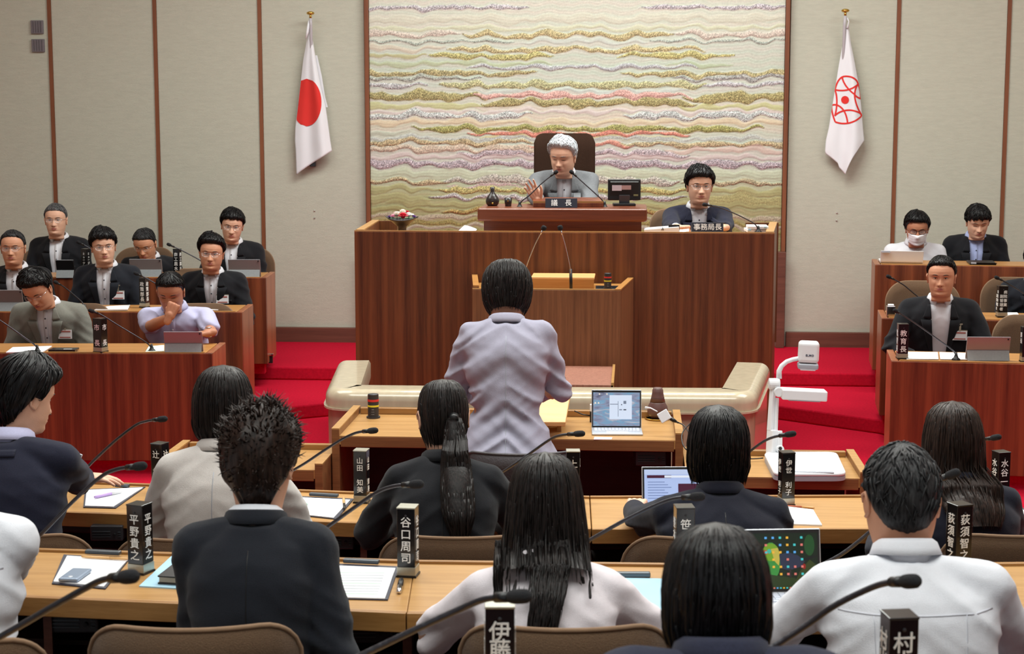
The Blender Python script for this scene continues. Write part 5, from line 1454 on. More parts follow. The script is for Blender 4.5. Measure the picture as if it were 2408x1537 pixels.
block(332, 1345, 0, '平\n野\n貴\n之', 'black name block with four white characters beside the phone clipboard, second row', -22, zb=ZB, face=1)
block(960, 1352, 0, '谷\n口\n周\n司', 'black name block with four white characters above the fountain pen, second row', -9, zb=ZB, top=M_SILVER)
block(851, 1180, 0, '山\n田\n\n知\n美', 'black name block with four white characters by the green-penned clipboard, front row', -9, zb=ZC, top=M_SILVER, w_=.052)
block(379, 1162, 0, '辻\n\n裕\n登', 'black name block with three characters left of the bob-haired person, front row', -24, zb=ZC, w_=.052)
block(1848, 1186, 0, '伊\n世\n\n利\n子', 'black name block with four characters right of the ink-navy jacket, front row', 9, zb=ZC, w_=.052)
block(2350, 1185, 0, '水\n谷\n一\n朱', 'black name block with four characters above the pink mouse, front row', 16, zb=ZC, w_=.052)
block(1347, 1182, 0, '上', 'black name block with a reflection painted onto its cap, partly hidden behind the long straight hair, front row', 0, zb=ZC, top=M_SILVER, w_=.052, tsize=.034)
block(2252, 1345, 0, '荻\n須\n智\n之', 'black name block half hidden behind the white-shirted shoulder, second row', 20, zb=ZB)
block(1607, 1352, 0, '笹\n本', 'black name block with its lower part hidden by the nearest head, second row', 4, zb=ZB)
cA = W(1176, 1432, 3.13); 
for (px, tx, lab, an) in ((1176, '伊\n藤', 'black name block cut by the bottom edge in front of the long-haired person', 0), (2108, '村\n山', 'black name block cut by the bottom edge before the white shirt', 6)):
    c = W(px, 1436, 3.12 if px < 2000 else 2.95)
    block(0, 0, 0, tx, lab, an, top=M_SILVER if px < 2000 else M_PLATE, tsize=.042, w_=.056) if False else None
    t = None
    r = block(px, 1660 if px < 2000 else 1690, 3.13, tx, lab, an, top=M_SILVER if px < 2000 else M_PLATE, tsize=.042, w_=.057, zb=ZA)
# officials' blocks
GZ = {1: .728, 2: .821, 3: .927}
block(237, 827, 0, '市\n\n長', 'black name block with two spaced characters beside the grey jacket, lowest left bench', -24, zb=.73, w_=.062, tsize=.04)
block(340, 722, 0, '政\n策\n部\n長', 'black name block between the navy suit and the lilac shirt, middle left tier', -20, zb=.823, w_=.05)
block(203, 648, 0, 'ミ\nュ\nー\nジ\nア\nム', 'black name block with small characters, back left tier by the dark tablet', -20, zb=.93, w_=.05, tsize=.022)
block(418, 648, 0, '商\n工\n農\n水', 'black name block between the two silver tablets, back left tier', -14, zb=.93, w_=.05)
block(2121, 842, 0, '教\n育\n長', 'black name block with three characters on the lowest right bench', 6, zb=.73, w_=.06, rzb=RZR)
block(2355, 744, 0, '　病\n副院\n管事\n理業\n者　', 'black name block with two columns of characters, middle right tier', 8, zb=.822, w_=.062, tsize=.024, rzb=RZR)
block(2412, 850, 0, '部\n長', 'black name block cut by the right edge, lowest right bench', 6, zb=.73, w_=.06, rzb=RZR)


def desk_plate(px, py, z, tx, wd, h, label, sp_=1.0):
    c = W(px, py, z); t = thing('desk_name_plate', label, 'name plate', tuple(c), YAW)
    mb = MB(); mb.hexa([(-wd / 2, 0, 0), (wd / 2, 0, 0), (wd / 2, .05, 0), (-wd / 2, .05, 0)], [(-wd / 2, .014, h), (wd / 2, .014, h), (wd / 2, .02, h), (-wd / 2, .02, h)])
    obj('plate_body', mb, mat('navy_plate', (34, 38, 52), .5, var=.02), t, bevel=.002)
    m = text_mb(tx, h * .72, spacing=sp_, bold=.006); a = math.atan2(.014, h)
    m.xf(Matrix.Translation((0, .007 - .0014, h / 2)) @ Matrix.Rotation(-a, 4, 'X')); obj('lettering', m, M_LETTER, t)
    return t


desk_plate(1320, 489, 10.62, '議　長', .205, .062, 'dark name plate with two white characters on the chairman desk')
c = W(1664, 547, 10.42); desk_plate(1664, 546, 10.42, '事務局長', .20, .062, 'dark name plate with four white characters on the dais right of the chairman desk')


# ---------------------------------------------------------------- microphones
def mic(pts, zb, zt, label, r=.0045, hr=.012, hl=.05, base=True, grp='gooseneck desk microphones', hm=M_FOAM, sm=M_GOOSE, foot=None):
    """pts: measured pixels base .. tip of the stem; the head follows the last two"""
    n = len(pts); P3 = []
    for i, (x, y) in enumerate(pts): P3.append(W(x, y, zb + (zt - zb) * (i / (n - 1))))
    if foot is not None: P3[0] = ONZ(pts[0][0], pts[0][1], foot)
    # smooth through the measured points
    C = []
    for i in range(n - 1):
        p0, p1, p2, p3 = P3[max(i - 1, 0)], P3[i], P3[i + 1], P3[min(i + 2, n - 1)]
        for k in range(6):
            s = k / 6; C.append(.5 * ((2 * p1) + (p2 - p0) * s + (2 * p0 - 5 * p1 + 4 * p2 - p3) * s * s + (-p0 + 3 * p1 - 3 * p2 + p3) * s ** 3))
    C.append(P3[-1])
    b = P3[0]; t = thing('gooseneck_microphone', label, 'microphone', tuple(b), 0, grp)
    mb = MB(); mb.tube(C, r, 8); obj('stem', mb, sm, t, world=True, smooth=True)
    d = (C[-1] - C[-3]).normalized(); e = C[-1]
    mb = MB(); mb.tube([e - d * .028, e], [r * 1.5, r * 1.6], 8); obj('collar', mb, M_BLACK if r > .003 else sm, t, world=True, smooth=True)
    fr = [0, .05, .15, .35, .6, .8, .93, 1]; rr = [.45, .75, .92, 1.0, 1.0, .95, .7, .2]
    mb = MB(); mb.tube([e + d * hl * f for f in fr], [hr * q for q in rr], 14); obj('foam_head', mb, hm, t, world=True, smooth=True)
    if base:
        mb = MB(); mb.lathe([(.024, 0), (.024, .006), (.014, .014), (.008, .03), (.006, .045), (0, .045)], 16, tuple(b)); obj('base', mb, M_BLACK, t, world=True, smooth=True)
    return t


mic([(-300, 1661), (0, 1497), (120, 1428), (205, 1380), (245, 1362), (283, 1357)], 3.14, 3.0, 'gooseneck microphone below the left name block, rear row', r=.0065, hr=.0135, hl=.048, foot=ZA)
mic([(590, 1661), (850, 1540), (980, 1478), (1085, 1430), (1140, 1408), (1195, 1403)], 3.14, 3.0, 'gooseneck microphone across the pinkish-white back, rear row', r=.0065, hr=.0135, hl=.05, foot=ZA)
mic([(1600, 1661), (1870, 1487), (1960, 1425), (2040, 1385), (2085, 1370), (2120, 1367)], 3.14, 2.98, 'gooseneck microphone across the white shirt back, rear row', r=.0065, hr=.0135, hl=.046, foot=ZA)
mic([(-6, 1345), (90, 1262), (170, 1180), (235, 1122), (275, 1103), (315, 1097)], 4.72, 4.55, 'gooseneck microphone before the navy suit at the left, second row', r=.0055, hr=.0125, hl=.046, foot=ZB)
mic([(618, 1345), (765, 1242), (830, 1195), (885, 1158), (925, 1143), (965, 1139)], 4.72, 4.55, 'gooseneck microphone over the front-row papers, second row', r=.0055, hr=.0125, hl=.044, foot=ZB)
mic([(1250, 1348), (1385, 1270), (1470, 1222), (1540, 1188), (1585, 1172), (1625, 1168)], 4.72, 4.55, 'gooseneck microphone behind the ink-navy jacket, second row', r=.0055, hr=.0125, hl=.044, foot=ZB)
mic([(1880, 1350), (1975, 1305), (2060, 1238), (2140, 1175), (2185, 1138), (2225, 1120)], 4.72, 4.55, 'gooseneck microphone right of the cropped grey head, second row', r=.0055, hr=.0125, hl=.044, foot=ZB)
mic([(175, 1150), (185, 1120), (255, 1050), (315, 1002), (345, 990), (372, 986)], 6.2, 6.0, 'gooseneck microphone before the lowest left bench, front row', r=.005, hr=.0115, hl=.048, foot=ZC)
mic([(570, 1166), (693, 1103), (760, 1060), (805, 1032), (838, 1017), (866, 1013)], 6.2, 6.0, 'gooseneck microphone in front of the questioner desk at the left, front row', r=.005, hr=.0115, hl=.048, foot=ZC)
mic([(1080, 1170), (1180, 1110), (1240, 1070), (1290, 1035), (1318, 1023), (1350, 1020)], 6.2, 6.0, 'gooseneck microphone below the open laptop, front row', r=.005, hr=.0115, hl=.048, foot=ZC)
mic([(1620, 1172), (1710, 1105), (1762, 1062), (1795, 1038), (1820, 1027), (1847, 1022)], 6.2, 6.0, 'gooseneck microphone beside the document camera, front row', r=.005, hr=.0115, hl=.048, foot=ZC)
mic([(2130, 1168), (2200, 1105), (2255, 1060), (2290, 1040), (2310, 1034), (2331, 1030)], 6.2, 6.0, 'gooseneck microphone behind the long brown hair, front row', r=.005, hr=.0115, hl=.048, foot=ZC)
mic([(357, 826), (352, 812), (330, 796), (280, 766), (240, 741), (221, 733)], 9.95, 9.8, 'gooseneck microphone pointing at the grey jacket, lowest left bench', r=.0045, foot=.728, hl=.038, grp='microphones of the officials')
mic([(88, 828), (84, 813), (60, 795), (0, 753), (-30, 738)], 9.95, 9.8, 'gooseneck microphone by the papers, cut by the left edge', r=.0045, foot=.728, hl=.038, grp='microphones of the officials')
mic([(430, 731), (424, 712), (400, 690), (368, 668), (340, 652), (325, 645)], 11.2, 11.05, 'gooseneck microphone behind the lilac shirt, middle left tier', r=.0045, foot=.821, hl=.036, grp='microphones of the officials')
mic([(200, 731), (194, 712), (170, 690), (150, 674), (136, 666)], 11.2, 11.05, 'gooseneck microphone behind the grey jacket, middle left tier', r=.0045, foot=.821, hl=.036, grp='microphones of the officials')
mic([(510, 651), (505, 636), (471, 612), (430, 590), (402, 577)], 12.4, 12.3, 'gooseneck microphone between the two silver tablets, back left tier', r=.0045, foot=.927, hl=.034, grp='microphones of the officials')
mic([(262, 651), (256, 634), (230, 605), (211, 584), (190, 572)], 12.4, 12.3, 'gooseneck microphone by the small name block, back left tier', r=.0045, foot=.927, hl=.034, grp='microphones of the officials')
mic([(2248, 846), (2243, 826), (2205, 797), (2160, 765), (2125, 742), (2110, 733)], 9.75, 9.6, 'gooseneck microphone over the open papers, lowest right bench', r=.0045, foot=.729, hl=.036, grp='microphones of the officials')
mic([(2225, 744), (2215, 728), (2165, 702), (2125, 670), (2095, 653)], 10.9, 10.8, 'gooseneck microphone left of the badge wearer, middle right tier', r=.0045, foot=.82, hl=.036, grp='microphones of the officials')
mic([(2470, 744), (2450, 722), (2408, 690), (2370, 666), (2349, 655)], 10.9, 10.8, 'gooseneck microphone at the right edge, middle right tier', r=.0045, foot=.82, hl=.036, grp='microphones of the officials')
mic([(1222, 489), (1226, 474), (1246, 458), (1275, 430), (1303, 408)], 10.75, 10.7, 'gooseneck microphone left of the chairman plate', r=.004, hr=.013, hl=.03, grp='chairman microphones')
mic([(1422, 489), (1417, 472), (1400, 455), (1370, 428), (1348, 408)], 10.75, 10.7, 'gooseneck microphone right of the chairman plate', r=.004, hr=.013, hl=.03, grp='chairman microphones')
mic([(1783, 547), (1778, 530), (1755, 515), (1700, 490), (1664, 482)], 10.45, 10.4, 'gooseneck microphone reaching from the right end of the dais', r=.004, hr=.0125, hl=.034)
mic([(1238, 672), (1236, 640), (1240, 620), (1258, 575), (1276, 541)], 9.85, 9.75, 'left thin silver microphone of the speaker rostrum', r=.0028, hr=.016, hl=.03, grp='rostrum microphones', sm=M_CHROME)
mic([(1342, 681), (1342, 650), (1340, 625), (1330, 580), (1319, 541)], 9.75, 9.7, 'right thin silver microphone of the speaker rostrum, with black base', r=.0028, hr=.016, hl=.03, grp='rostrum microphones', sm=M_CHROME, base=False)
c = W(1342, 681, 9.72); m_ = bpy.data.objects['gooseneck_microphone.%03d' % (len([o for o in bpy.data.objects if o.name.startswith('gooseneck_microphone')]) - 1)]
mb = MB(); mb.tube([W(1343, 684, 9.74), W(1342, 632, 9.74)], [.010, .009], 10); obj('base', mb, M_BLACK, m_, world=True, smooth=True)
mic([(1329, 925), (1330, 905), (1326, 885), (1316, 868)], 7.9, 7.75, 'short black microphone on the pale lectern hidden by the standing person', r=.0055, hr=.011, hl=.04, grp=None)


# ---------------------------------------------------------------- papers, boards and pens
def sheet(quad, zh, label, cat='paper', m=M_PAPER, th=.002, name='paper', parent=None, grp=None, raised=0, thing_=None):
    Q = [ONZ(x, y, zh + raised) for x, y in quad]
    mb = MB(); mb.prism([(p.x, p.y) for p in Q], zh + raised, zh + raised + th)
    if parent is not None: return obj(name, mb, m, parent, world=True)
    c = sum(Q, Vector()) / 4
    t = thing(name, label, cat, (c.x, c.y, zh), 0, grp); obj('sheet', mb, m, t, world=True)
    return t


def clipboard(quad, pq, zh, clip, label, grp='clipboards on the member desks'):
    Q = [ONZ(x, y, zh) for x, y in quad]; c = sum(Q, Vector()) / 4
    t = thing('clipboard', label, 'clipboard', (c.x, c.y, zh), 0, grp)
    mb = MB(); mb.prism([(p.x, p.y) for p in Q], zh, zh + .004); obj('board', mb, M_NAVYB, t, world=True)
    mb = MB(); q = [ONZ(x, y, zh + .004) for x, y in pq]; mb.prism([(p.x, p.y) for p in q], zh + .004, zh + .007); obj('sheet', mb, M_PAPER, t, world=True)
    if clip:
        a, b = ONZ(clip[0], clip[1], zh), ONZ(clip[2], clip[3], zh)
        mb = MB(); mb.box(((a.x + b.x) / 2, (a.y + b.y) / 2, zh + .012), (b.x - a.x, .02, .012), (0, 0, math.atan2(b.y - a.y, b.x - a.x))); obj('clip', mb, M_CLIP, t, world=True, bevel=.003)
    return t


def pen(p0, p1, zh, label, m, r=.005, m2=M_CHROME, cat='pen', name='pen'):
    a = ONZ(p0[0], p0[1], zh); b = ONZ(p1[0], p1[1], zh); a.z = b.z = zh + r; d = (b - a)
    t = thing(name, label, cat, (a.x, a.y, zh)); mb = MB(); mb.tube([a, a + d * .1, a + d * .62], [r * .7, r, r], 10); obj('barrel', mb, m, t, world=True, smooth=True)
    mb = MB(); mb.tube([a + d * .6, a + d * .95, b], [r * 1.02, r * .9, r * .3], 10); obj('cap', mb, m2, t, world=True, smooth=True)
    return t


clipboard([(200, 1152), (342, 1146), (272, 1196), (196, 1194)], [(204, 1153), (336, 1147), (266, 1192), (200, 1190)], ZC, (272, 1147, 304, 1149), 'dark clipboard with white paper under the hand of the navy suit, front row')
pen((222, 1172), (288, 1158), ZC + .008, 'violet and clear highlighter on the front-row papers at the left', mat('violet_plastic', (190, 160, 220), .4), m2=M_WHITEP, r=.006)
clipboard([(700, 1168), (832, 1174), (792, 1222), (662, 1208)], [(702, 1170), (824, 1176), (784, 1218), (664, 1205)], ZC, (728, 1168, 796, 1172), 'dark clipboard with blank paper beside the name block of the ponytailed person')
pen((695, 1208), (722, 1188), ZC + .008, 'pale green pen on the blank clipboard, front row', mat('mint_plastic', (150, 210, 180), .4), m2=mat('mint_plastic', (150, 210, 180), .4), r=.006)
pen((808, 1172), (810, 1198), ZC + .008, 'short wooden pencil with dark tip on the blank clipboard', M_LIGHTW, m2=M_BLACK)
sheet([(1838, 1192), (1912, 1201), (1933, 1237), (1838, 1234)], ZC, 'white paper stack by the navy elbow, front row', th=.006)
pen((1840, 1191), (1916, 1196), ZC, 'reddish pencil behind the white paper stack, front row', mat('red_pencil', (190, 100, 70), .5), m2=M_LIGHTW, r=.004)
clipboard([(2342, 1184), (2388, 1177), (2440, 1232), (2336, 1236)], [(2344, 1186), (2386, 1180), (2436, 1229), (2338, 1232)], ZC, None, 'clipboard with white paper under the pink mouse at the right end of the front row')
c = ONZ(2366, 1200, ZC + .008); t = thing('computer_mouse', 'pink computer mouse on white paper at the far right', 'mouse', tuple(c), YAW)
mb = MB(); mb.ell((0, 0, .012), (.03, .045, .015), 18, 10); obj('mouse_body', mb, mat('pink_plastic', (236, 150, 146), .35), t, smooth=True)
mb = MB(); mb.box((0, .02, .0262), (.001, .04, .002)); obj('button_gap', mb, LIPS, t)
clipboard([(150, 1306), (305, 1315), (248, 1386), (122, 1374)], [(158, 1308), (300, 1317), (244, 1380), (126, 1368)], ZB, (202, 1305, 284, 1309), 'dark clipboard with paper and a grey phone, second row at the left')
pen((192, 1311), (302, 1317), ZB + .008, 'wooden pencil lying under the clip, second row at the left', M_LIGHTW, m2=M_LIGHTW, r=.004, name='pencil', cat='pencil')
c = ONZ(177, 1356, ZB + .008); t = thing('mobile_phone', 'grey-blue mobile phone on the clipboard, second row at the left', 'phone', tuple(c), YAW - .12)
mb = MB(); mb.box((0, 0, .006), (.058, .11, .011)); obj('phone_body', mb, mat('grey_blue_metal', (146, 162, 184), .3, metal=.4), t, bevel=.005, seg=3)
mb = MB(); mb.ell((0, -.035, .0118), (.007, .007, .001), 12, 4); obj('home_button', mb, M_ALUG, t)
sheet([(405, 1308), (470, 1312), (470, 1388), (327, 1380)], ZB, 'pale blue folder under a black notebook, second row', 'folder', M_PAPERB, .004, 'folder')
Q = [ONZ(x, y, ZB + .02) for x, y in ((437, 1308), (500, 1312), (500, 1368), (370, 1360))]
t = thing('notebook', 'thick black leather notebook on the pale blue folder', 'notebook', (Q[0].x, Q[0].y, ZB + .004))
pts = [(p.x, p.y) for p in Q]
mb = MB(); mb.prism(pts, ZB + .004, ZB + .009); mb.prism(pts, ZB + .024, ZB + .029); obj('cover', mb, M_BLACK, t, world=True, bevel=.002)
cx_, cy_ = sum(p[0] for p in pts) / 4, sum(p[1] for p in pts) / 4
mb = MB(); mb.prism([(cx_ + (x - cx_) * .96, cy_ + (y - cy_) * .93) for x, y in pts], ZB + .009, ZB + .024); obj('pages', mb, mat('notebook_pages', (206, 198, 180), .8), t, world=True)
clipboard([(760, 1326), (938, 1334), (912, 1412), (745, 1408)], [(764, 1330), (930, 1337), (905, 1408), (750, 1404)], ZB, (808, 1326, 892, 1330), 'clipboard with annotated white paper beside the name block, second row')
for k in range(9):
    yk = 1345 + k * 6.2; sheet([(800, yk), (905 - k * 2, yk + 1), (904 - k * 2, yk + 2), (800, yk + 1)], ZB, '', m=M_GREYP if k % 4 else mat('green_marker', (170, 226, 180), .7), th=.0004, name='printed_line', parent=bpy.data.objects['clipboard.%03d' % (len([o for o in bpy.data.objects if o.name.startswith('clipboard')]) - 1)], raised=.0072)
pen((944, 1368), (938, 1398), ZB, 'black and chrome fountain pen lying on the bare desk, second row', M_BLACK, r=.008)
sheet([(1446, 1360), (1568, 1362), (1592, 1441), (1462, 1437)], ZB, 'pale blue sheet on a dark board between the long hair and the nearest head', 'paper', M_PAPERB, .003)
c = ONZ(1488, 1358, ZB); t = thing('binder_clip', 'grey metal board clip at the top of the pale blue sheet', 'clip', tuple(c), YAW)
mb = MB(); mb.box((0, .002, .009), (.1, .02, .016)); obj('clip_bar', mb, M_CLIP, t, bevel=.004)
mb = MB(); mb.box((0, .012, .004), (.03, .012, .008)); obj('clip_hinge', mb, M_DARKG, t)
# officials' papers
sheet([(30, 818), (122, 815), (100, 829), (14, 830)], .73, 'white papers by the microphone foot, lowest left bench', th=.006)
sheet([(255, 722), (306, 719), (300, 729), (222, 730)], .823, 'open white booklet on the middle left bench', 'booklet', M_PAPER, .008, 'booklet')
sheet([(485, 722), (528, 719), (520, 729), (478, 730)], .823, 'small white papers at the aisle end of the middle left bench', th=.006)
sheet([(350, 815), (386, 812), (386, 826), (342, 828)], .73, 'greenish printed leaflet beside the tablet, lowest left bench', m=mat('leaflet_print', (206, 226, 216), .7, var=.2, vscale=40), th=.004)
sheet([(2132, 828), (2205, 829), (2207, 845), (2132, 845)], .73, 'left white paper sheet on the lowest right bench', th=.004)
sheet([(2209, 829), (2286, 831), (2290, 846), (2211, 845)], .73, 'right white paper sheet on the lowest right bench', th=.004)
sheet([(2368, 737), (2392, 737), (2398, 745), (2368, 746)], .822, 'folded white papers beside the two-column name block', th=.008)
Qb = ONZ(150, 824, .732); t = thing('black_notebook', 'glossy black booklet flat on the lowest left bench', 'notebook', tuple(Qb), YAW)
mb = MB(); mb.box((0, 0, .006), (.16, .1, .012)); obj('cover', mb, M_PLATE, t, bevel=.002)
mb = MB(); mb.box((.03, -.02, .0125), (.05, .012, .0008)); obj('title_print', mb, M_LETTER, t)
# dais papers
c = W(1098, 545, 10.4)
t = thing('paper', 'curled white paper left of the chairman desk on the dais', 'paper', (c.x, c.y, DZ - .03))
G_ = [[W(1078 + 40 * i / 6, 543, 10.4).lerp(W(1092 + 30 * i / 6, 530 + 9 * (i / 6) ** 1.5, 10.62), j / 4) for j in range(5)] for i in range(7)]
mb = MB(); mb.grid(G_); o = obj('sheet', mb, M_PAPER, t, world=True, smooth=True); md = o.modifiers.new('s', 'SOLIDIFY'); md.thickness = .002
mb = MB(); mb.box((c.x + .02, c.y + .1, DZ - .045), (.2, .2, .02)); obj('stack', mb, M_PAPER, t, world=True)
c = W(1780, 548, 10.5); t = thing('paper_stack', 'stack of white booklets with coloured tabs at the right end of the dais', 'paper stack', (c.x, c.y + .03, DZ - .055))
for k, (dx, dy, an) in enumerate(((0, 0, .02), (.006, .004, -.05), (-.004, .0, .06), (.004, -.004, 0))):
    mb = MB(); mb.box((c.x + dx, c.y + .05 + dy, DZ - .045 + .02 * k), (.13, .18, .0185), (0, 0, an)); obj('booklet', mb, M_PAPER, t, world=True, bevel=.002)
for k in range(3):
    mb = MB(); mb.box((c.x - .05 + .05 * k, c.y - .045, DZ + .0 + .01 * k), (.018, .012, .008)); obj('sticky_tab', mb, (M_PAPERB, M_PAPERP, M_PAPERB)[k], t, world=True)
c = W(1556, 545, 10.5); t = thing('ring_binder', 'flat grey-white ring binder on the dais left of the four-character plate', 'binder', (c.x, c.y, DZ - .05))
mb = MB(); mb.box((c.x, c.y + .05, DZ - .01), (.22, .16, .045), (0, -.08, 0)); obj('cover', mb, M_PAPER, t, world=True, bevel=.003)
mb = MB(); mb.tube([(c.x + .0, c.y - .032, DZ + .0), (c.x + .005, c.y - .036, DZ + .02), (c.x + .01, c.y - .03, DZ + .0)], .003, 6); obj('ring', mb, M_BLACK, t, world=True)


# ---------------------------------------------------------------- tablets and laptops
def tablet(px, py, zh, wpx, hpx, z, label, rz=YAW, fold=True, m=M_ALU, back=True, kick=M_KICK, tilt=.32, kickh=.42, dark=False):
    """back view: stands on a folding cover"""
    c = ONZ(px, py, zh); wd = wpx / FPX * z; hh = hpx / FPX * z
    t = thing('tablet', label, 'tablet', tuple(c), rz, 'tablets standing on the official benches')
    R = Matrix.Rotation(-tilt * 1, 4, 'X')
    kh = hh * kickh
    # the cover leans from the foot (near) up to the tablet's back
    mb = MB(); y1 = kh * .75
    mb.hexa([(-wd * .48, 0, 0), (wd * .48, 0, 0), (wd * .48, .004, 0), (-wd * .48, .004, 0)], [(-wd * .48, y1 * .55, kh), (wd * .48, y1 * .55, kh), (wd * .48, y1 * .55 + .004, kh), (-wd * .48, y1 * .55 + .004, kh)])
    obj('folding_cover', mb, kick, t)
    y0 = y1 * .55 + .006 + .0; 
    slope = -.30 if fold else -.2
    def yy(zz): return y0 + .03 + (kh - zz) * .28 - .03
    mb = MB(); ztop = hh / math.cos(.25)
    A = [(-wd / 2, yy(0), 0), (wd / 2, yy(0), 0), (wd / 2, yy(0) + .008, 0), (-wd / 2, yy(0) + .008, 0)]
    B = [(-wd / 2, yy(hh), hh), (wd / 2, yy(hh), hh), (wd / 2, yy(hh) + .008, hh), (-wd / 2, yy(hh) + .008, hh)]
    mb.hexa(A, B); bo = obj('tablet_body', mb, m, t, bevel=.003)
    mb = MB(); mb.box((wd * .44, yy(hh * .92) - .001, hh * .92), (.008, .003, .008)); obj('camera_lens', mb, M_BLACK, bo)
    mb = MB(); mb.box((0, yy(hh) + .004, hh + .001), (wd * .98, .009, .003)); obj('bright_edge', mb, M_ALUG, t)
    return t


tablet(430, 829, .73, 90, 48, 9.9, 'silver-grey tablet on folding cover before the lilac shirt')
tablet(342, 652, .928, 76, 42, 12.4, 'rose-grey tablet in the middle of the back left tier')
tablet(574, 652, .928, 75, 41, 12.4, 'grey tablet at the aisle end of the back left tier')
tablet(152, 653, .928, 42, 41, 12.4, 'narrow dark tablet below the grey-haired person, back left tier', m=M_BLACK)
tablet(16, 733, .822, 72, 50, 11.2, 'grey tablet cut by the left edge, middle left tier')
tablet(2325, 848, .73, 100, 54, 9.7, 'rose-silver tablet tilted on its cover, lowest right bench', RZR + .12)
# white laptop seen from the back
def laptop_back(px, py, zh, wpx, hpx, z, label, m, rz):
    c = ONZ(px, py, zh); wd = wpx / FPX * z; hh = hpx / FPX * z
    t = thing('laptop', label, 'laptop', tuple(c), rz)
    mb = MB(); mb.box((0, .12, .008), (wd, .22, .014)); obj('keyboard_base', mb, m, t, bevel=.003)
    mb = MB(); mb.hexa([(-wd / 2, 0, .01), (wd / 2, 0, .01), (wd / 2, .01, .01), (-wd / 2, .01, .01)], [(-wd / 2, -.03, hh), (wd / 2, -.03, hh), (wd / 2, -.022, hh), (-wd / 2, -.022, hh)]); obj('lid', mb, m, t, bevel=.003)
    mb = MB(); mb.box((-wd * .38, -.034, hh * .93), (wd * .2, .004, .012)); obj('lid_label', mb, M_GREYP, t)
    return t


laptop_back(2120, 619, 1.05, 98, 30, 12.15, 'white laptop lid in front of the masked person', M_WHITEP, RZR)
laptop_back(2312, 623, 1.05, 60, 6, 12.2, 'thin dark laptop lying open before the blue-shirted person', M_BLACK, RZR)


def laptop_open(c, rz, wd, dp, hh, label, screen, scr_tilt=.28, body=M_ALUG, bez=M_BLACK):
    """c: front edge middle; keyboard towards the sitter (near), screen at the far side"""
    t = thing('laptop', label, 'laptop', tuple(c), rz)
    mb = MB(); mb.box((0, dp / 2, .005), (wd, dp, .009)); obj('keyboard_base', mb, body, t, bevel=.003)
    mb = MB(); mb.box((0, dp * .2, .0098), (wd * .42, dp * .3, .0012)); obj('touchpad', mb, mat('touchpad_grey', (206, 210, 220), .4), t)
    for r in range(5):
        n = 13 if r else 12
        for k in range(n):
            mb = MB(); mb.box((-wd * .45 + wd * .9 * (k + .5) / n, dp * (.44 + .1 * r), .0105), (wd * .9 / n * .84, dp * .078, .0025)); obj('key', mb, M_KEY, t)
    y0 = dp * .97; s, cc = math.sin(scr_tilt), math.cos(scr_tilt)
    def sp_(u, v, o=0): return (u * wd / 2, y0 + v * hh * s - o * cc, .008 + v * hh * cc + o * s)
    mb = MB(); mb.hexa([sp_(-1, 0, 0), sp_(1, 0, 0), sp_(1, 0, -.007), sp_(-1, 0, -.007)], [sp_(-1, 1, 0), sp_(1, 1, 0), sp_(1, 1, -.007), sp_(-1, 1, -.007)]); obj('lid', mb, body, t, bevel=.003)
    mb = MB(); mb.add([sp_(-.975, .01, .0006), sp_(.975, .01, .0006), sp_(.975, .985, .0006), sp_(-.975, .985, .0006)], [(0, 1, 2, 3)]); obj('bezel', mb, bez, t)
    def sc(u, v, o): return sp_(-.93 + 1.86 * u, .05 + .88 * v, o)
    mb = MB(); mb.add([sc(0, 0, .001), sc(1, 0, .001), sc(1, 1, .001), sc(0, 1, .001)], [(0, 1, 2, 3)]); so = obj('screen', mb, screen[0], t)
    for i, (poly, m) in enumerate(screen[1]):
        mb = MB(); mb.add([sc(u, v, .0014 + .0002 * (i + 1)) for u, v in poly], [tuple(range(len(poly)))]); obj('screen_image', mb, m, so)
    return t


def em(name, rgb, k=1.0):
    if name in MATS: return MATS[name]
    m = mat(name, rgb, .4, emit=.55 * k); m.node_tree.nodes['Principled BSDF'].inputs['Base Color'].default_value = (*[v * .25 for v in lin(rgb)], 1); return m


def marbled():
    m = bpy.data.materials.new('screen_agate'); m.use_nodes = True; nt = m.node_tree; N = nt.nodes; L = nt.links; b = N['Principled BSDF']
    tc = N.new('ShaderNodeTexCoord'); mp = N.new('ShaderNodeMapping'); mp.inputs['Scale'].default_value = (6, 20, 26); mp.inputs['Rotation'].default_value = (0, .3, 0); L.new(tc.outputs['Object'], mp.inputs[0])
    n = N.new('ShaderNodeTexNoise'); n.inputs['Scale'].default_value = 1.5; n.inputs['Detail'].default_value = 6; n.inputs['Distortion'].default_value = 1.2; L.new(mp.outputs[0], n.inputs['Vector'])
    cr = N.new('ShaderNodeValToRGB'); e = cr.color_ramp.elements; e[0].position = .32; e[0].color = (*lin((86, 90, 120)), 1); e[1].position = .7; e[1].color = (*lin((206, 212, 226)), 1)
    x = e.new(.47); x.color = (*lin((150, 160, 190)), 1); y = e.new(.56); y.color = (*lin((110, 176, 214)), 1); z = e.new(.62); z.color = (*lin((190, 190, 206)), 1)
    L.new(n.outputs[0], cr.inputs[0]); L.new(cr.outputs[0], b.inputs['Emission Color']); b.inputs['Emission Strength'].default_value = .5; b.inputs['Base Color'].default_value = (.05, .05, .06, 1); b.inputs['Roughness'].default_value = .3
    return m


def rect(a, b, c, d): return [(a, b), (c, b), (c, d), (a, d)]


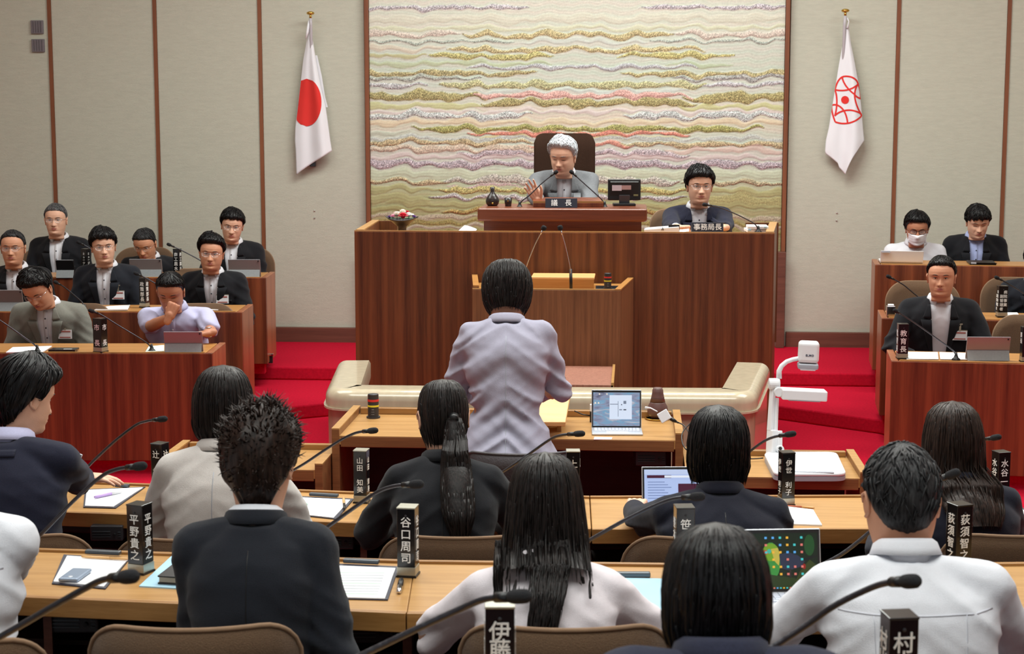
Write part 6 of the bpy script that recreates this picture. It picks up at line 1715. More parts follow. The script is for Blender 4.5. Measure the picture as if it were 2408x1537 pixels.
S_WIN = em('screen_window_blue', (214, 226, 246)); S_GREY = em('screen_grey', (120, 130, 150)); S_DK = em('screen_dark_text', (50, 54, 70))
cA = ONZ(1452, 1024, .70)
laptop_open(cA, YAW - .03, 122 / FPX * 7.35, .15, .175, 'open silver laptop showing a blue marbled desktop on the questioner desk',
            (marbled(), [(rect(.35, .2, .83, .92), S_WIN), (rect(.36, .64, .53, .66), S_GREY), (rect(.53, .28, .54, .74), S_GREY), (rect(.65, .66, .71, .75), S_GREY), (rect(.56, .47, .62, .5), S_GREY), (rect(.65, .47, .71, .5), S_DK), (rect(.6, .62, .62, .65), S_DK),
                         (rect(.12, .93, .15, .97), em('ic1', (236, 226, 210))), (rect(.28, .93, .31, .97), em('ic1', (236, 226, 210))), (rect(.03, .66, .06, .71), em('ic1', (236, 226, 210))), (rect(.1, .66, .13, .71), em('ic1', (236, 226, 210)))]), .2)
sheet([(1398, 1027), (1440, 1028), (1438, 1033), (1396, 1033)], .70, 'pink paper slip under the open laptop', m=M_PAPERP, th=.001)
# second laptop, front row, partly behind the ink-navy jacket
rows = [(rect(0, .86, 1, 1), em('s_bar', (190, 206, 240))), (rect(.04, .76, .4, .84), em('s_logo', (70, 24, 50))), (rect(.3, .77, .95, .83), em('s_wht', (228, 236, 250))), (rect(.5, .3, .9, .6), em('s_logo', (70, 24, 50)))]
for k in range(7): rows.append((rect(.05, .64 - .075 * k, .3 + .05 * (k % 3), .655 - .075 * k), em('s_txt', (90, 110, 160))))
cB = ONZ(1606, 1218, ZC); laptop_open(cB, YAW + .02, .27, .14, .15, 'laptop with a pale blue page half hidden by the ink-navy jacket, front row', (em('screen_page_blue', (176, 196, 240)), rows), .25)
# third laptop, second row, with a leafy wallpaper and rows of icons
def blob(cu, cv, ru, rv, n=18, a0=0, a1=2 * PI): return [(cu + ru * math.cos(a0 + (a1 - a0) * k / n), cv + rv * math.sin(a0 + (a1 - a0) * k / n)) for k in range(n)]


S_DKG = em('wall_dark_green', (16, 40, 22), .6); imgs = [(blob(.2, .5, .16, .34), em('wall_leaf', (60, 150, 64), .8)), ([(0, 0), (.75, 0), (.6, .2), (.3, .24), (0, .3)], em('wall_moss', (44, 66, 24), .6)), ([(.55, 0), (1, 0), (1, .4), (.86, .52), (.68, .3)], em('wall_moss2', (60, 74, 30), .6)),
     (blob(.86, .78, .09, .19), em('wall_glow', (30, 84, 40), .7)), (blob(.2, .66, .14, .16), em('wall_head', (120, 170, 40), .8)), ([(.2, .72), (.32, .74), (.36, .6), (.33, .42), (.26, .5)], em('wall_neck', (206, 190, 80), .8)),
     ([(.34, .62), (.5, .66), (.66, .6), (.78, .5), (.72, .4), (.5, .33), (.36, .38)], em('wall_wing', (46, 54, 78), .7)), ([(.74, .49), (.97, .57), (.99, .6), (.78, .54)], em('wall_tail', (26, 24, 34), .6)), (rect(.5, .2, .54, .36), em('wall_leg', (50, 40, 40), .6)),
     (blob(.1, .66, .06, .04), em('wall_beak', (214, 70, 60), .8)), (blob(.17, .68, .035, .04), em('wall_teal', (70, 190, 170), .8)), (blob(.76, .4, .03, .05), em('wall_red', (150, 30, 24), .8))]
cols = [(226, 230, 236), (240, 200, 90), (90, 170, 236), (70, 200, 200), (220, 120, 110), (240, 180, 60)]
rr_ = random.Random(5)
for r_ in range(6):
    for k in range(8):
        if k > 5: continue
        if rr_.random() < .12: continue
        u = .42 + .078 * k; v = .93 - .13 * r_
        imgs.append((rect(u, v - .03, u + .026, v + .01), em('icon_%d' % rr_.randrange(6), cols[rr_.randrange(6)])))
for k in range(14): imgs.append((rect(.36 + .035 * k, .012, .378 + .035 * k, .036), em('icon_%d' % (k % 6), cols[k % 6])))
cC = ONZ(1848, 1440, ZB + .0); cC.z = ZB
imgs = [(([(u, v) for u, v in p] if m.name.startswith('icon') else [(.36 + .64 * u, v) for u, v in p]), m) for p, m in imgs]
laptop_open(cC, YAW + .06, .272, .165, .172, 'open laptop with a green leafy wallpaper and icons beside the nearest head', (S_DKG, imgs), .22)

# ---------------------------------------------------------------- on the questioner desk
def signal(px, py, zh, z, sc, label):
    c = ONZ(px, py, zh) if zh is not None else W(px, py, z)
    t = thing('signal_cylinder', label, 'signal cylinder', tuple(c), YAW, 'banded signal cylinders')
    def cyl(nm, r, a, b, m):
        mb = MB(); mb.lathe([(0, a * sc), (r * sc, a * sc), (r * sc, b * sc), (0, b * sc)], 24); return obj(nm, mb, m, t, smooth=False)
    cyl('foot', .031, 0, .008, M_DARKG); cyl('lower_body', .0245, .008, .052, M_DARKG); cyl('yellow_band', .0255, .052, .060, M_YEL); cyl('middle_body', .0245, .06, .076, M_DARKG)
    cyl('red_band', .0255, .076, .086, M_RED); cyl('upper_body', .0245, .086, .104, M_DARKG)
    mb = MB(); mb.lathe([(.0245 * sc, .104 * sc), (.023 * sc, .109 * sc), (0, .110 * sc)], 24); obj('rounded_cap', mb, M_DARKG, t, smooth=True)
    for k in range(3):
        m = text_mb('- - -' if k < 2 else '----', .008 * sc, bold=.05); m.xf(Matrix.Translation((0, -.0252 * sc, (.02 + .011 * k) * sc))); obj('small_print', m, M_GREYP, t)
    return t


signal(878, 982, .70, None, 1.06, 'black cylinder with red and yellow bands at the left of the questioner desk')
cR = W(1429, 680, 9.75); signal(1429, 679, None, 9.78, .86, 'black cylinder with red and yellow bands on the speaker rostrum')
t = thing('small_tray', 'grey tray under the banded cylinder on the rostrum', 'tray', tuple(W(1430, 681, 9.8)), 0); c = W(1430, 680, 9.8)
mb = MB(); mb.box((c.x, c.y + .02, c.z - .012), (.15, .1, .02)); obj('tray_floor', mb, M_CLIP, t, world=True, bevel=.003)
mb = MB(); mb.box((c.x, c.y + .068, c.z + .005), (.15, .005, .02)); obj('tray_back', mb, M_CLIP, t, world=True)
# pale lectern set on the desk, in front of the standing person
q = [W(1180, 992, 7.42), W(1330, 992, 7.42), W(1345, 905, 7.8), W(1200, 905, 7.8)]
t = thing('tabletop_lectern', 'pale slanted wooden lectern on the questioner desk, mostly hidden by the standing person', 'lectern', (q[1].x - .15, q[1].y, .70))
mb = MB(); zl = q[0].z; zh_ = q[2].z; mb.hexa([(p.x, p.y, p.z - .02) for p in q], q); obj('slanted_board', mb, M_LIGHTW, t, world=True, bevel=.003)
mb = MB(); mb.box((q[1].x - .035, 7.5, (.70 + zl - .02) / 2), (.02, .12, zl - .02 - .70)); obj('side_panel', mb, M_EDGE, t, world=True)
mb = MB(); mb.box((q[0].x + .035, 7.5, (.70 + zl - .02) / 2), (.02, .12, zl - .02 - .70)); obj('side_panel', mb, M_EDGE, t, world=True)
mb = MB(); mb.box(((q[0].x + q[1].x) / 2, 7.62, (.70 + zl) / 2), (.26, .02, zl - .68)); obj('back_panel', mb, M_EDGE, t, world=True)
# earthenware carafe with cup upside down on a brass plate
c = ONZ(1546, 985, .70)
t = thing('coaster', 'round brass-rimmed coaster under the brown carafe', 'coaster', tuple(c)); mb = MB(); mb.lathe([(0, 0), (.056, 0), (.06, .006), (.052, .004), (0, .004)], 32); obj('coaster_dish', mb, M_GOLD, t, smooth=True)
mb = MB(); mb.lathe([(.054, .005), (.058, .009), (.061, .006), (.054, .005)], 32); obj('rim', mb, M_GOLD, t, smooth=True)
t = thing('carafe', 'brown earthenware carafe on a brass coaster on the questioner desk', 'carafe', (c.x, c.y, c.z + .004))
mb = MB(); mb.lathe([(0, 0), (.032, 0), (.045, .018), (.05, .04), (.046, .06), (.037, .075), (.0355, .079), (0, .08)], 32); obj('carafe_body', mb, M_BROWNC, t, smooth=True)
c2 = (c.x, c.y, c.z + .084)
t = thing('cup', 'brown earthenware cup turned upside down over the carafe neck', 'cup', c2)
mb = MB(); mb.lathe([(.033, 0), (.036, .0), (.030, .025), (.0265, .045), (.0255, .058), (.022, .061), (.022, .067), (.018, .067), (.0, .063)], 32); obj('cup_body', mb, M_BROWNC, t, smooth=True)
for k in range(3):
    mb = MB(); z_ = .02 + .009 * k; r_ = .0318 - .004 * k * .9; mb.lathe([(r_ - .002, z_ - .001), (r_ + .0003, z_), (r_ - .002, z_ + .001)], 32); obj('turned_ring', mb, M_DARKG, t)
# white video adapter and cables
c = W(1562, 978, 7.42)
t = thing('video_adapter', 'white square video adapter leaning by the brown carafe', 'adapter', (c.x, c.y, .70))
Rm = Euler((math.radians(60), math.radians(38), 0)).to_matrix()
mb = MB(); mb.box(c, (.05, .048, .01), Matrix.Rotation(math.radians(-32), 3, 'Y') @ Matrix.Rotation(math.radians(75), 3, 'X')); obj('adapter_body', mb, M_WHITEP, t, world=True, bevel=.003)
mb = MB(); mb.tube([W(1518, 958, 7.5), W(1530, 959, 7.48), W(1545, 967, 7.43)], [.006, .003, .003], 8); obj('white_lead', mb, M_WHITEP, t, world=True, smooth=True)
mb = MB(); mb.tube([W(1576, 983, 7.42), W(1584, 988, 7.42), W(1590, 991, 7.42)], [.009, .009, .006], 10); obj('plug', mb, M_BLACK, t, world=True, smooth=True)
pts = [W(1590, 991, 7.42), W(1608, 1000, 7.4), W(1620, 1018, 7.3), W(1624, 1040, 7.22), W(1618, 1058, 7.18), W(1606, 1045, 7.2), W(1604, 1020, 7.28), W(1618, 1000, 7.4), W(1640, 985, 7.6), W(1660, 1000, 7.62), W(1672, 1040, 7.6), W(1700, 1070, 7.4), ONZ(1760, 1078, .60), ONZ(1800, 1076, .60)]
t = thing('cable', 'black looping video cable between the questioner desk and the document camera', 'cable', tuple(pts[0]))
mb = MB(); C = []
for i in range(len(pts) - 1):
    p0, p1, p2, p3 = pts[max(i - 1, 0)], pts[i], pts[i + 1], pts[min(i + 2, len(pts) - 1)]
    for k in range(5):
        s = k / 5; C.append(.5 * ((2 * p1) + (p2 - p0) * s + (2 * p0 - 5 * p1 + 4 * p2 - p3) * s * s + (-p0 + 3 * p1 - 3 * p2 + p3) * s ** 3))
mb.tube(C, .003, 6); obj('wire', mb, M_BLACK, t, world=True, smooth=True)
mb = MB(); mb.tube([pts[0], pts[0] + (pts[1] - pts[0]) * .3], [.005, .004], 8); obj('strain_relief', mb, M_BLACK, t, world=True)
# small charger behind the laptop
c = ONZ(1396, 993, .70); t = thing('power_box', 'small black box with white top behind the open laptop', 'power adapter', tuple(c), YAW)
mb = MB(); mb.box((0, .015, .025), (.035, .03, .05)); obj('lower_box', mb, M_BLACK, t, bevel=.002)
mb = MB(); mb.box((0, .015, .068), (.034, .028, .034)); obj('upper_box', mb, M_WHITEP, t, bevel=.003)
mb = MB(); mb.box((.004, -.0005, .07), (.012, .002, .01)); obj('label', mb, M_GREYP, t)
mb = MB(); mb.tube([(-.015, .015, .03), (-.05, .02, .034), (-.09, .03, .05)], .003, 6); obj('lead', mb, M_BLACK, t, smooth=True)
# red ball pen and pencils near the navy shoulder
c = ONZ(1640, 1110, .60)
t = thing('marker_pen', 'black and red marker pen beside the ink-navy shoulder', 'pen', (c.x, c.y, .585)); a, b = ONZ(1618, 1084, .593), ONZ(1634, 1116, .593)
mb = MB(); mb.tube([a, a.lerp(b, .75)], [.007, .007], 10); obj('barrel', mb, M_BLACK, t, world=True, smooth=True)
mb = MB(); mb.tube([a.lerp(b, .75), b], [.0075, .006], 10); obj('cap', mb, M_RED, t, world=True, smooth=True)

# ---------------------------------------------------------------- document camera
DZT = .585
bc = ONZ(1897, 1112, DZT)
t = thing('document_camera', 'white document camera with jointed arm and lamp on the right side table', 'document camera', tuple(bc), YAW)
k_ = 1 / FPX
def DW(px, py, z): return W(px, py, z)
fl_, fr_, br_, bl_ = ONZ(1820, 1118, DZT + .02), ONZ(1990, 1118, DZT + .02), ONZ(1968, 1064, DZT + .03), ONZ(1795, 1064, DZT + .03)
def rquad(Q, r, n=6):
    out = []; m = len(Q)
    for i in range(m):
        p = Vector(Q[i]); a = Vector(Q[i - 1]); b = Vector(Q[(i + 1) % m]); u = (a - p).normalized(); v = (b - p).normalized()
        p0 = p + u * r; p1 = p + v * r
        for k in range(n + 1):
            s = k / n; out.append(tuple((1 - s) ** 2 * p0 + 2 * s * (1 - s) * p + s * s * p1))
    return out
Q2 = [(fl_.x, fl_.y - .02), (fr_.x, fr_.y - .02), (br_.x, br_.y), (bl_.x, bl_.y)]
mb = MB(); mb.prism(rquad(Q2, .06), DZT, DZT + .018); obj('grey_underside', mb, M_GREYP, t, world=True)
mb = MB(); mb.prism(rquad(Q2, .055), DZT + .018, DZT + .036); obj('stage', mb, M_WHITEP, t, world=True, bevel=.008, seg=3)
mb = MB(); a = ONZ(1895, 1108, DZT + .037); mb.prism(rquad([(a.x - .1, a.y - .02), (a.x + .12, a.y - .018), (a.x + .115, a.y + .012), (a.x - .1, a.y + .01)], .008), DZT + .036, DZT + .0375); obj('button_panel', mb, M_GREYP, t, world=True)
for k in range(4):
    mb = MB(); mb.lathe([(0, 0), (.008, 0), (.007, .003), (0, .003)], 12, (a.x - .07 + .04 * k, a.y - .004, DZT + .0372)); obj('button', mb, M_WHITEP, t, world=True)
zc_ = 7.52
mb = MB(); mb.tube([DW(1815, 1078, zc_), DW(1816, 1035, zc_), DW(1817, 1010, zc_)], [.030, .029, .028], 4, flat=.9, upv=(0, 1, 0)); obj('column_foot', mb, M_WHITEP, t, world=True, bevel=.005)
mb = MB(); mb.tube([DW(1831, 1075, zc_), DW(1832, 1012, zc_)], [.018, .017], 4, flat=.9); obj('column_foot', mb, M_WHITEP, t, world=True, bevel=.004)
mb = MB(); mb.tube([DW(1811, 1012, zc_), DW(1818, 905, zc_)], [.0165, .0155], 4, upv=(0, 1, 0)); obj('arm_bar', mb, M_WHITEP, t, world=True, bevel=.003)
mb = MB(); mb.tube([DW(1824, 1012, zc_), DW(1827, 935, zc_)], [.010, .010], 4, upv=(0, 1, 0)); obj('arm_bar', mb, M_WHITEP, t, world=True, bevel=.002)
def disc(px, py, z, r, th, nm, m=M_WHITEP):
    c = DW(px, py, z); mb = MB(); mb.tube([c + RV * -.0 + FL * (-th / 2), c + FL * (th / 2)], [r, r], 20); return obj(nm, mb, m, t, world=True, bevel=.004)
disc(1833, 1054, zc_, .018, .05, 'hinge_knob'); disc(1835, 1054, zc_ - .03, .008, .012, 'knob_mark', M_BLACK)
mb = MB(); c = DW(1820, 902, zc_); mb.tube([c - RV * .024, c + RV * .026], [.026, .026], 20); obj('elbow_joint', mb, M_WHITEP, t, world=True, bevel=.005)
arc = [DW(1832, 890, zc_), DW(1832, 872, zc_), DW(1838, 860, zc_), DW(1850, 850, zc_), DW(1864, 845, zc_), DW(1880, 842, zc_)]
mb = MB(); mb.tube(arc, [.013, .012, .011, .0105, .010, .010], 12); obj('curved_arm', mb, M_WHITEP, t, world=True, smooth=True)
c = DW(1901, 833, zc_); hw_, hh_, hd = 24 * k_ * zc_, 33 * k_ * zc_, .036
mb = MB(); mb.box((0, 0, .012), (hw_ * 2, hd * 2, hh_ * 2 - .03)); Mh = Matrix.Translation(c) @ Matrix.Rotation(YAW - .12, 4, 'Z') @ Matrix.Rotation(.03, 4, 'Y'); mb.xf(Mh); ho = obj('camera_head', mb, M_WHITEP, t, world=True, bevel=.016, seg=4)
mb = MB(); mb.box((0, 0, -hh_ + .012), (hw_ * 2, hd * 2, .026)); mb.xf(Mh); obj('grey_lens_ring', mb, M_GREYP, t, world=True, bevel=.008, seg=3)
mb = MB(); mb.box((0, 0, -hh_ - .002), (hw_ * 1.5, hd * 1.5, .01)); mb.xf(Mh); obj('lens_window', mb, M_WHITEP, t, world=True, bevel=.003)
m = text_mb('ELMO', .013, bold=.03, spacing=1.15); m.xf(Mh @ Matrix.Translation((.004, -hd - .0006, -.0))); obj('maker_lettering', m, S_DK, t, world=True)
c0, c1 = DW(1836, 921, zc_), DW(1943, 928, zc_ - .02)
mb = MB(); mb.tube([DW(1829, 919, zc_) + FL * .03, DW(1829, 919, zc_) - FL * .035], [.022, .022], 18); obj('lamp_joint', mb, M_WHITEP, t, world=True, bevel=.004)
mb = MB(); u = c1 - c0; mb.box((0, 0, -.004), (u.length, .085, .046)); mb.xf(Matrix.Translation((c0 + c1) / 2) @ Matrix.Rotation(YAW, 4, 'Z') @ Matrix.Rotation(.05, 4, 'Y')); obj('lamp_bar', mb, M_WHITEP, t, world=True, bevel=.006, seg=3)
mb = MB(); mb.box((0, -.005, -.0285), (u.length * .7, .07, .003)); mb.xf(Matrix.Translation((c0 + c1) / 2) @ Matrix.Rotation(YAW, 4, 'Z') @ Matrix.Rotation(.05, 4, 'Y')); obj('lamp_diffuser', mb, M_GREYP, t, world=True)

# ---------------------------------------------------------------- on the dais
def on_top(px, z): 
    c = W(px, 488, z); return Vector((c.x, c.y, cz1))
c = on_top(1158, 10.85)
t = thing('sake_bottle', 'dark glazed bottle with narrow neck on the chairman desk', 'bottle', tuple(c))
mb = MB(); mb.lathe([(0, 0), (.030, 0), (.040, .012), (.045, .032), (.040, .052), (.026, .072), (.015, .086), (.0125, .1), (.0155, .122), (.013, .122), (.010, .1), (0, .1)], 28); obj('bottle_body', mb, M_CERAM, t, smooth=True)
mb = MB(); mb.ell((.004, -.042, .018), (.006, .004, .006), 10, 6); obj('gold_crest', mb, M_GOLD, t)
c = on_top(1195, 10.8)
t = thing('tumbler', 'small black tumbler with a gold mark on the chairman desk', 'cup', tuple(c))
mb = MB(); mb.lathe([(0, 0), (.020, 0), (.0265, .055), (.0245, .055), (.0185, .006), (0, .006)], 24); obj('tumbler_body', mb, M_CERAM, t, smooth=True)
mb = MB(); mb.ell((0, -.0235, .036), (.005, .002, .006), 8, 5); obj('gold_crest', mb, M_GOLD, t)
c = on_top(1337, 10.66); t = thing('desk_lectern', 'low wooden reading board behind the chairman plate', 'reading board', tuple(c), YAW)
mb = MB(); wd_ = 165 * k_ * 10.7; mb.hexa([(-wd_ / 2, .03, 0), (wd_ / 2, .03, 0), (wd_ / 2, .3, 0), (-wd_ / 2, .3, 0)], [(-wd_ / 2, .03, .028), (wd_ / 2, .03, .028), (wd_ / 2, .3, .05), (-wd_ / 2, .3, .05)]); obj('board', mb, M_GOV, t, bevel=.003)
mb = MB(); mb.box((0, .036, .032), (wd_, .01, .012)); obj('paper_stop', mb, M_EDGE, t)
c = on_top(1468, 10.85); t = thing('monitor', 'small black monitor seen from the back with two paper stickers, chairman desk', 'monitor', tuple(c), YAW)
s_ = 10.85 * k_
mb = MB(); mb.box((0, .02, .008), (52 * s_, .12, .016)); obj('stand_foot', mb, M_BLACK, t, bevel=.004)
mb = MB(); mb.hexa([(-.035, 0, .014), (.035, 0, .014), (.03, .01, .014), (-.03, .01, .014)], [(-.036, -.01, .07), (.036, -.01, .07), (.03, .01, .07), (-.03, .01, .07)]); obj('stand_neck', mb, M_CLIP, t, bevel=.002)
mb = MB(); w2 = 77 * s_ / 2; mb.box((0, .02, .016 + .075 + 24 * s_ * .5 - .02), (w2 * 2, .035, 49 * s_)); bo = obj('screen_casing', mb, M_BLACK, t, bevel=.006, seg=3)
zc2 = .016 + .075 + 24 * s_ * .5 - .02
mb = MB(); mb.hexa([(-w2 * .9, .003, zc2 - .045), (w2 * .9, .003, zc2 - .045), (w2 * .9, .012, zc2 - .045), (-w2 * .9, .012, zc2 - .045)], [(-w2 * .86, -.006, zc2 + .05), (w2 * .86, -.006, zc2 + .05), (w2 * .9, .012, zc2 + .062), (-w2 * .9, .012, zc2 + .062)]); obj('back_bulge', mb, M_BLACK, t, bevel=.003)
mb = MB(); mb.box((-.05, -.006, zc2 + .012), (.062, .003, .036)); obj('sticker', mb, mat('lilac_paper', (206, 188, 196), .8), t)
mb = MB(); mb.box((.012, -.006, zc2 + .015), (.062, .003, .028)); obj('sticker', mb, mat('rose_paper', (176, 138, 134), .8), t)
mb = MB(); mb.box((.075, .001, zc2 - .035), (.03, .003, .012)); obj('rating_label', mb, mat('olive_label', (120, 116, 78), .7), t)
# secretary's hand-held paper
c = W(1590, 545, 10.6); t = thing('note_papers', 'slanting grey papers held by the person beside the chairman desk', 'papers', (c.x, c.y, DZ - .05))
mb = MB(); G_ = [[W(1560 + 60 * i / 4, 545 - 6 * (i / 4), 10.5 + .02 * j) - Vector((0, 0, .008 * (2 - j))) for j in range(3)] for i in range(5)]; mb.grid(G_); o = obj('sheet', mb, M_PAPER, t, world=True); md = o.modifiers.new('s', 'SOLIDIFY'); md.thickness = .004
mb = MB(); a = W(1585, 530, 10.48); mb.box((a.x, a.y, a.z - .02), (.07, .012, .05)); obj('dark_folder_edge', mb, M_BLACK, t, world=True)
# flower bowl
c = W(946, 544, 10.62); c.z = DZ - .055
t = thing('flower_bowl', 'dark pewter footed bowl at the left end of the dais', 'bowl', tuple(c))
s_ = 10.62 * k_
mb = MB(); prof = [(0, 0), (.03, 0), (.032, .01), (.026, .05), (.03, .068), (.06, .09), (.09, .11), (.108, .122), (.105, .124), (.085, .113), (.05, .095), (0, .085)]
mb.lathe(prof, 40)
mb.v = [(x * 1.0, y, z_ + (.012 * math.cos(2 * math.atan2(y, x)) * max(0, (math.hypot(x, y) - .05) / .06))) for x, y, z_ in mb.v]
obj('bowl_body', mb, mat('pewter', (76, 72, 76), .35, metal=.6, var=.1), t, smooth=True)
fl_cols = [('cream_petals', (238, 226, 210)), ('crimson_petals', (206, 26, 54)), ('violet_petals', (104, 62, 134)), ('pink_petals', (226, 150, 176)), ('white_petals', (244, 240, 240))]
rf = random.Random(11)
def flower(p, r, mi, label, n=9):
    f = thing('flower', label, 'flower', tuple(p), 0, 'artificial flowers in the pewter bowl')
    mb = MB(); mb.ell((0, 0, 0), (r * .45, r * .45, r * .4), 10, 6)
    for L_ in range(3):
        for k in range(n):
            a = 2 * PI * (k + .5 * L_) / n; el = .15 + .5 * L_; d = Vector((math.cos(a) * math.cos(el), math.sin(a) * math.cos(el), math.sin(el)))
            R_ = d.to_track_quat('X', 'Z').to_matrix(); mb.ell(d * r * (.62 - .1 * L_), (r * .42, r * .26, r * .12), 8, 5, R_)
    o = obj('petals', mb, mat(fl_cols[mi][0], fl_cols[mi][1], .7, var=.12, vscale=60), f, smooth=True)
    mb = MB(); mb.tube([(0, 0, 0), (0, 0, -r * 1.3)], [.002, .002], 5); obj('stem', mb, mat('stem_green', (50, 84, 46), .6), f)
for (dx, dy, dz_, r, mi, lab) in ((.012, -.045, .135, .034, 1, 'large crimson flower at the middle of the pewter bowl'), (-.03, -.02, .145, .026, 0, 'cream flower left of the large crimson one'), (-.055, -.03, .132, .02, 3, 'pink flower at the left of the bowl'), (.045, -.02, .14, .026, 4, 'white flower right of the large crimson one'),
                                  (.0, .03, .155, .028, 0, 'cream flower at the back top of the bowl'), (-.08, -.01, .128, .014, 2, 'small violet flower at the left rim'), (.08, -.02, .13, .016, 2, 'small violet flower at the right rim'), (.068, -.01, .142, .012, 4, 'tiny white flower above the right violet one'),
                                  (-.045, .02, .15, .016, 3, 'small pink flower at the back left of the bowl'), (.03, .025, .158, .014, 1, 'small crimson flower at the back of the bowl')):
    flower(c + Vector((dx, dy, dz_)), r, mi, lab)
mb = MB()
for k in range(22):
    a = rf.uniform(0, 2 * PI); d = Vector((math.cos(a), math.sin(a) * .8, .12)); R_ = d.to_track_quat('X', 'Z').to_matrix(); mb.ell(d * rf.uniform(.05, .085) + Vector((0, 0, .112)), (.026, .009, .0015), 8, 4, R_)
lo = obj('leaves', mb, mat('leaf_green', (46, 88, 56), .6, var=.2), t, smooth=True); lo['kind'] = 'stuff'

# tissue box on the middle right tier
c = ONZ(2095, 744, .822); t = thing('tissue_box', 'small chrome tissue box with white tissue on the middle right bench', 'tissue box', tuple(c), RZR)
mb = MB(); mb.box((0, .03, .034), (.056, .056, .068)); obj('box_body', mb, M_CHROME, t, bevel=.003)
mb = MB(); mb.box((0, .03, .073), (.038, .04, .01)); obj('tissue', mb, M_PAPER, t, bevel=.003)
# chrome latch on the side of the highest left bench
mb = MB(); mb.box((.008, .12, .1), (.03, .03, .06)); lk = obj('lock', mb, M_BLACK, BENCH3, bevel=.003)
mb = MB(); mb.box((.014, .115, .135), (.03, .034, .016)); obj('lock_cap', mb, M_CHROME, lk, bevel=.003)
# phone of the navy-suited person
c = W(150, 1100, 5.95); t = thing('smartphone', 'dark smartphone held by the navy-suited person, front row', 'phone', (c.x, c.y, ZC))
a = ONZ(150, 1128, ZC + .03)
mb = MB(); mb.box((0, 0, .065), (.07, .008, .13)); mb.xf(Matrix.Translation((a.x - .01, a.y, ZC + .02)) @ Matrix.Rotation(.35, 4, 'Y') @ Matrix.Rotation(-.35, 4, 'X')); obj('phone_body', mb, M_ALUG, t, world=True, bevel=.003)
mb = MB(); mb.box((0, -.0045, .065), (.064, .001, .12)); mb.xf(Matrix.Translation((a.x - .01, a.y, ZC + .02)) @ Matrix.Rotation(.35, 4, 'Y') @ Matrix.Rotation(-.35, 4, 'X')); obj('phone_screen', mb, M_PLATE, t, world=True)
c = ONZ(1543, 1237, ZC + .0); t = thing('wireless_mouse', 'small black computer mouse at the white paper stack, front row', 'mouse', (ONZ(1850, 1232, ZC).x, ONZ(1850, 1232, ZC).y, ZC), YAW + .3)
mb = MB(); mb.ell((0, .01, .012), (.028, .04, .014), 16, 8); obj('mouse_shell', mb, M_BLACK, t, smooth=True)
mb = MB(); mb.box((0, .03, .0255), (.006, .014, .004)); obj('wheel', mb, M_ALUG, t)

# ---------------------------------------------------------------- flags and wall fittings
def arc_pts(u0, v0, r, a0, a1, n=14): return [(u0 + r * math.cos(math.radians(a0 + (a1 - a0) * k / n)), v0 + r * math.sin(math.radians(a0 + (a1 - a0) * k / n))) for k in range(n + 1)]


def flag(label, outline, top, pole, motif, gl):
    """outline rows: (y px, x left, x right); cloth hangs about 12 cm off the wall in soft folds"""
    D = WY - .14
    ys = [o[0] for o in outline]; xl_ = [o[1] for o in outline]; xr_ = [o[2] for o in outline]
    t = thing('hanging_flag', label, 'flag', tuple(ONY(top[0], top[1], D)), 0)
    def surf(u, y, off=0):
        x = np.interp(y, ys, xl_) * (1 - u) + np.interp(y, ys, xr_) * u
        f = (y - ys[0]) / (ys[-1] - ys[0])
        dep = .022 * math.sin(u * 5.2 + .6) * min(1, f * 2) + .012 * math.sin(u * 11 + 2 + f) * min(1, f * 1.5) + .02 * (u - .5) ** 2 * 4
        return ONY(x, y, D + dep - off)
    return t, surf, ys, xl_, xr_


def flag_cloth(t, surf, ys, yend, n=34, k=70):
    """yend(u): lower hem"""
    G_ = [[surf(i / n, ys[0] + (yend(i / n) - ys[0]) * j / k) for j in range(k + 1)] for i in range(n + 1)]
    mb = MB(); mb.grid(G_); o = obj('flag_cloth', mb, M_FLAG, t, world=True, smooth=True)
    md = o.modifiers.new('s', 'SOLIDIFY'); md.thickness = .0012; return o


def fitting(t, kx, ky, px0, py0, px1, py1, side):
    Y = WY - .12
    p = ONY(kx, ky, WY - .16)
    mb = MB(); mb.ell(p, (.033, .033, .016), 20, 10); obj('brass_finial', mb, M_GOLD, t, world=True, smooth=True)
    q = ONY(px0, py0, WY - .15)
    mb = MB(); mb.tube([p - Vector((0, 0, .01)), p - Vector((0, 0, .04))], [.009, .011], 12); obj('finial_neck', mb, M_GOLD, t, world=True, smooth=True)
    q2 = ONY(px1, py1, WY - .02)
    mb = MB(); mb.tube([p - Vector((0, 0, .04)), q, q2], [.013, .013, .013], 12); obj('pole', mb, mat('white_enamel_pole', (188, 184, 190), .4), t, world=True, smooth=True)
    mb = MB(); b = q2; mb.box((b.x, WY - .035, b.z), (.05, .05, .06)); obj('wall_bracket', mb, M_CLIP, t, world=True, bevel=.004)


# left: white cloth with a red disc
o1 = [(58, 726, 731), (90, 722, 735), (140, 713, 743), (200, 706, 754), (250, 700, 766), (300, 694, 773), (330, 693, 777), (356, 695, 781), (411, 697, 781)]
t, sf, ys, xl_, xr_ = flag('white flag with a red disc hanging left of the tapestry', o1, (729, 40), None, None, None)
fitting(t, 730, 31, 731, 60, 737, 383, 1)
flag_cloth(t, sf, ys, lambda u: 411 - 56 * u ** .9)
cxp, cyp, rxp, ryp = 721, 241, 35, 56
mb = MB(); rows = []
for j in range(25):
    y = cyp - ryp + 2 * ryp * j / 24; hw = rxp * math.sqrt(max(0, 1 - ((y - cyp) / ryp) ** 2)); row = []
    a_, b_ = np.interp(y, ys, xl_), np.interp(y, ys, xr_)
    for i in range(21):
        x = cxp - hw + 2 * hw * i / 20; u = min(max((x - a_) / (b_ - a_), .012), 1); row.append(sf(u, y, .003))
    rows.append(row)
mb.grid(rows); fo = obj('red_disc', mb, M_FLAGR, t, world=True, smooth=True)
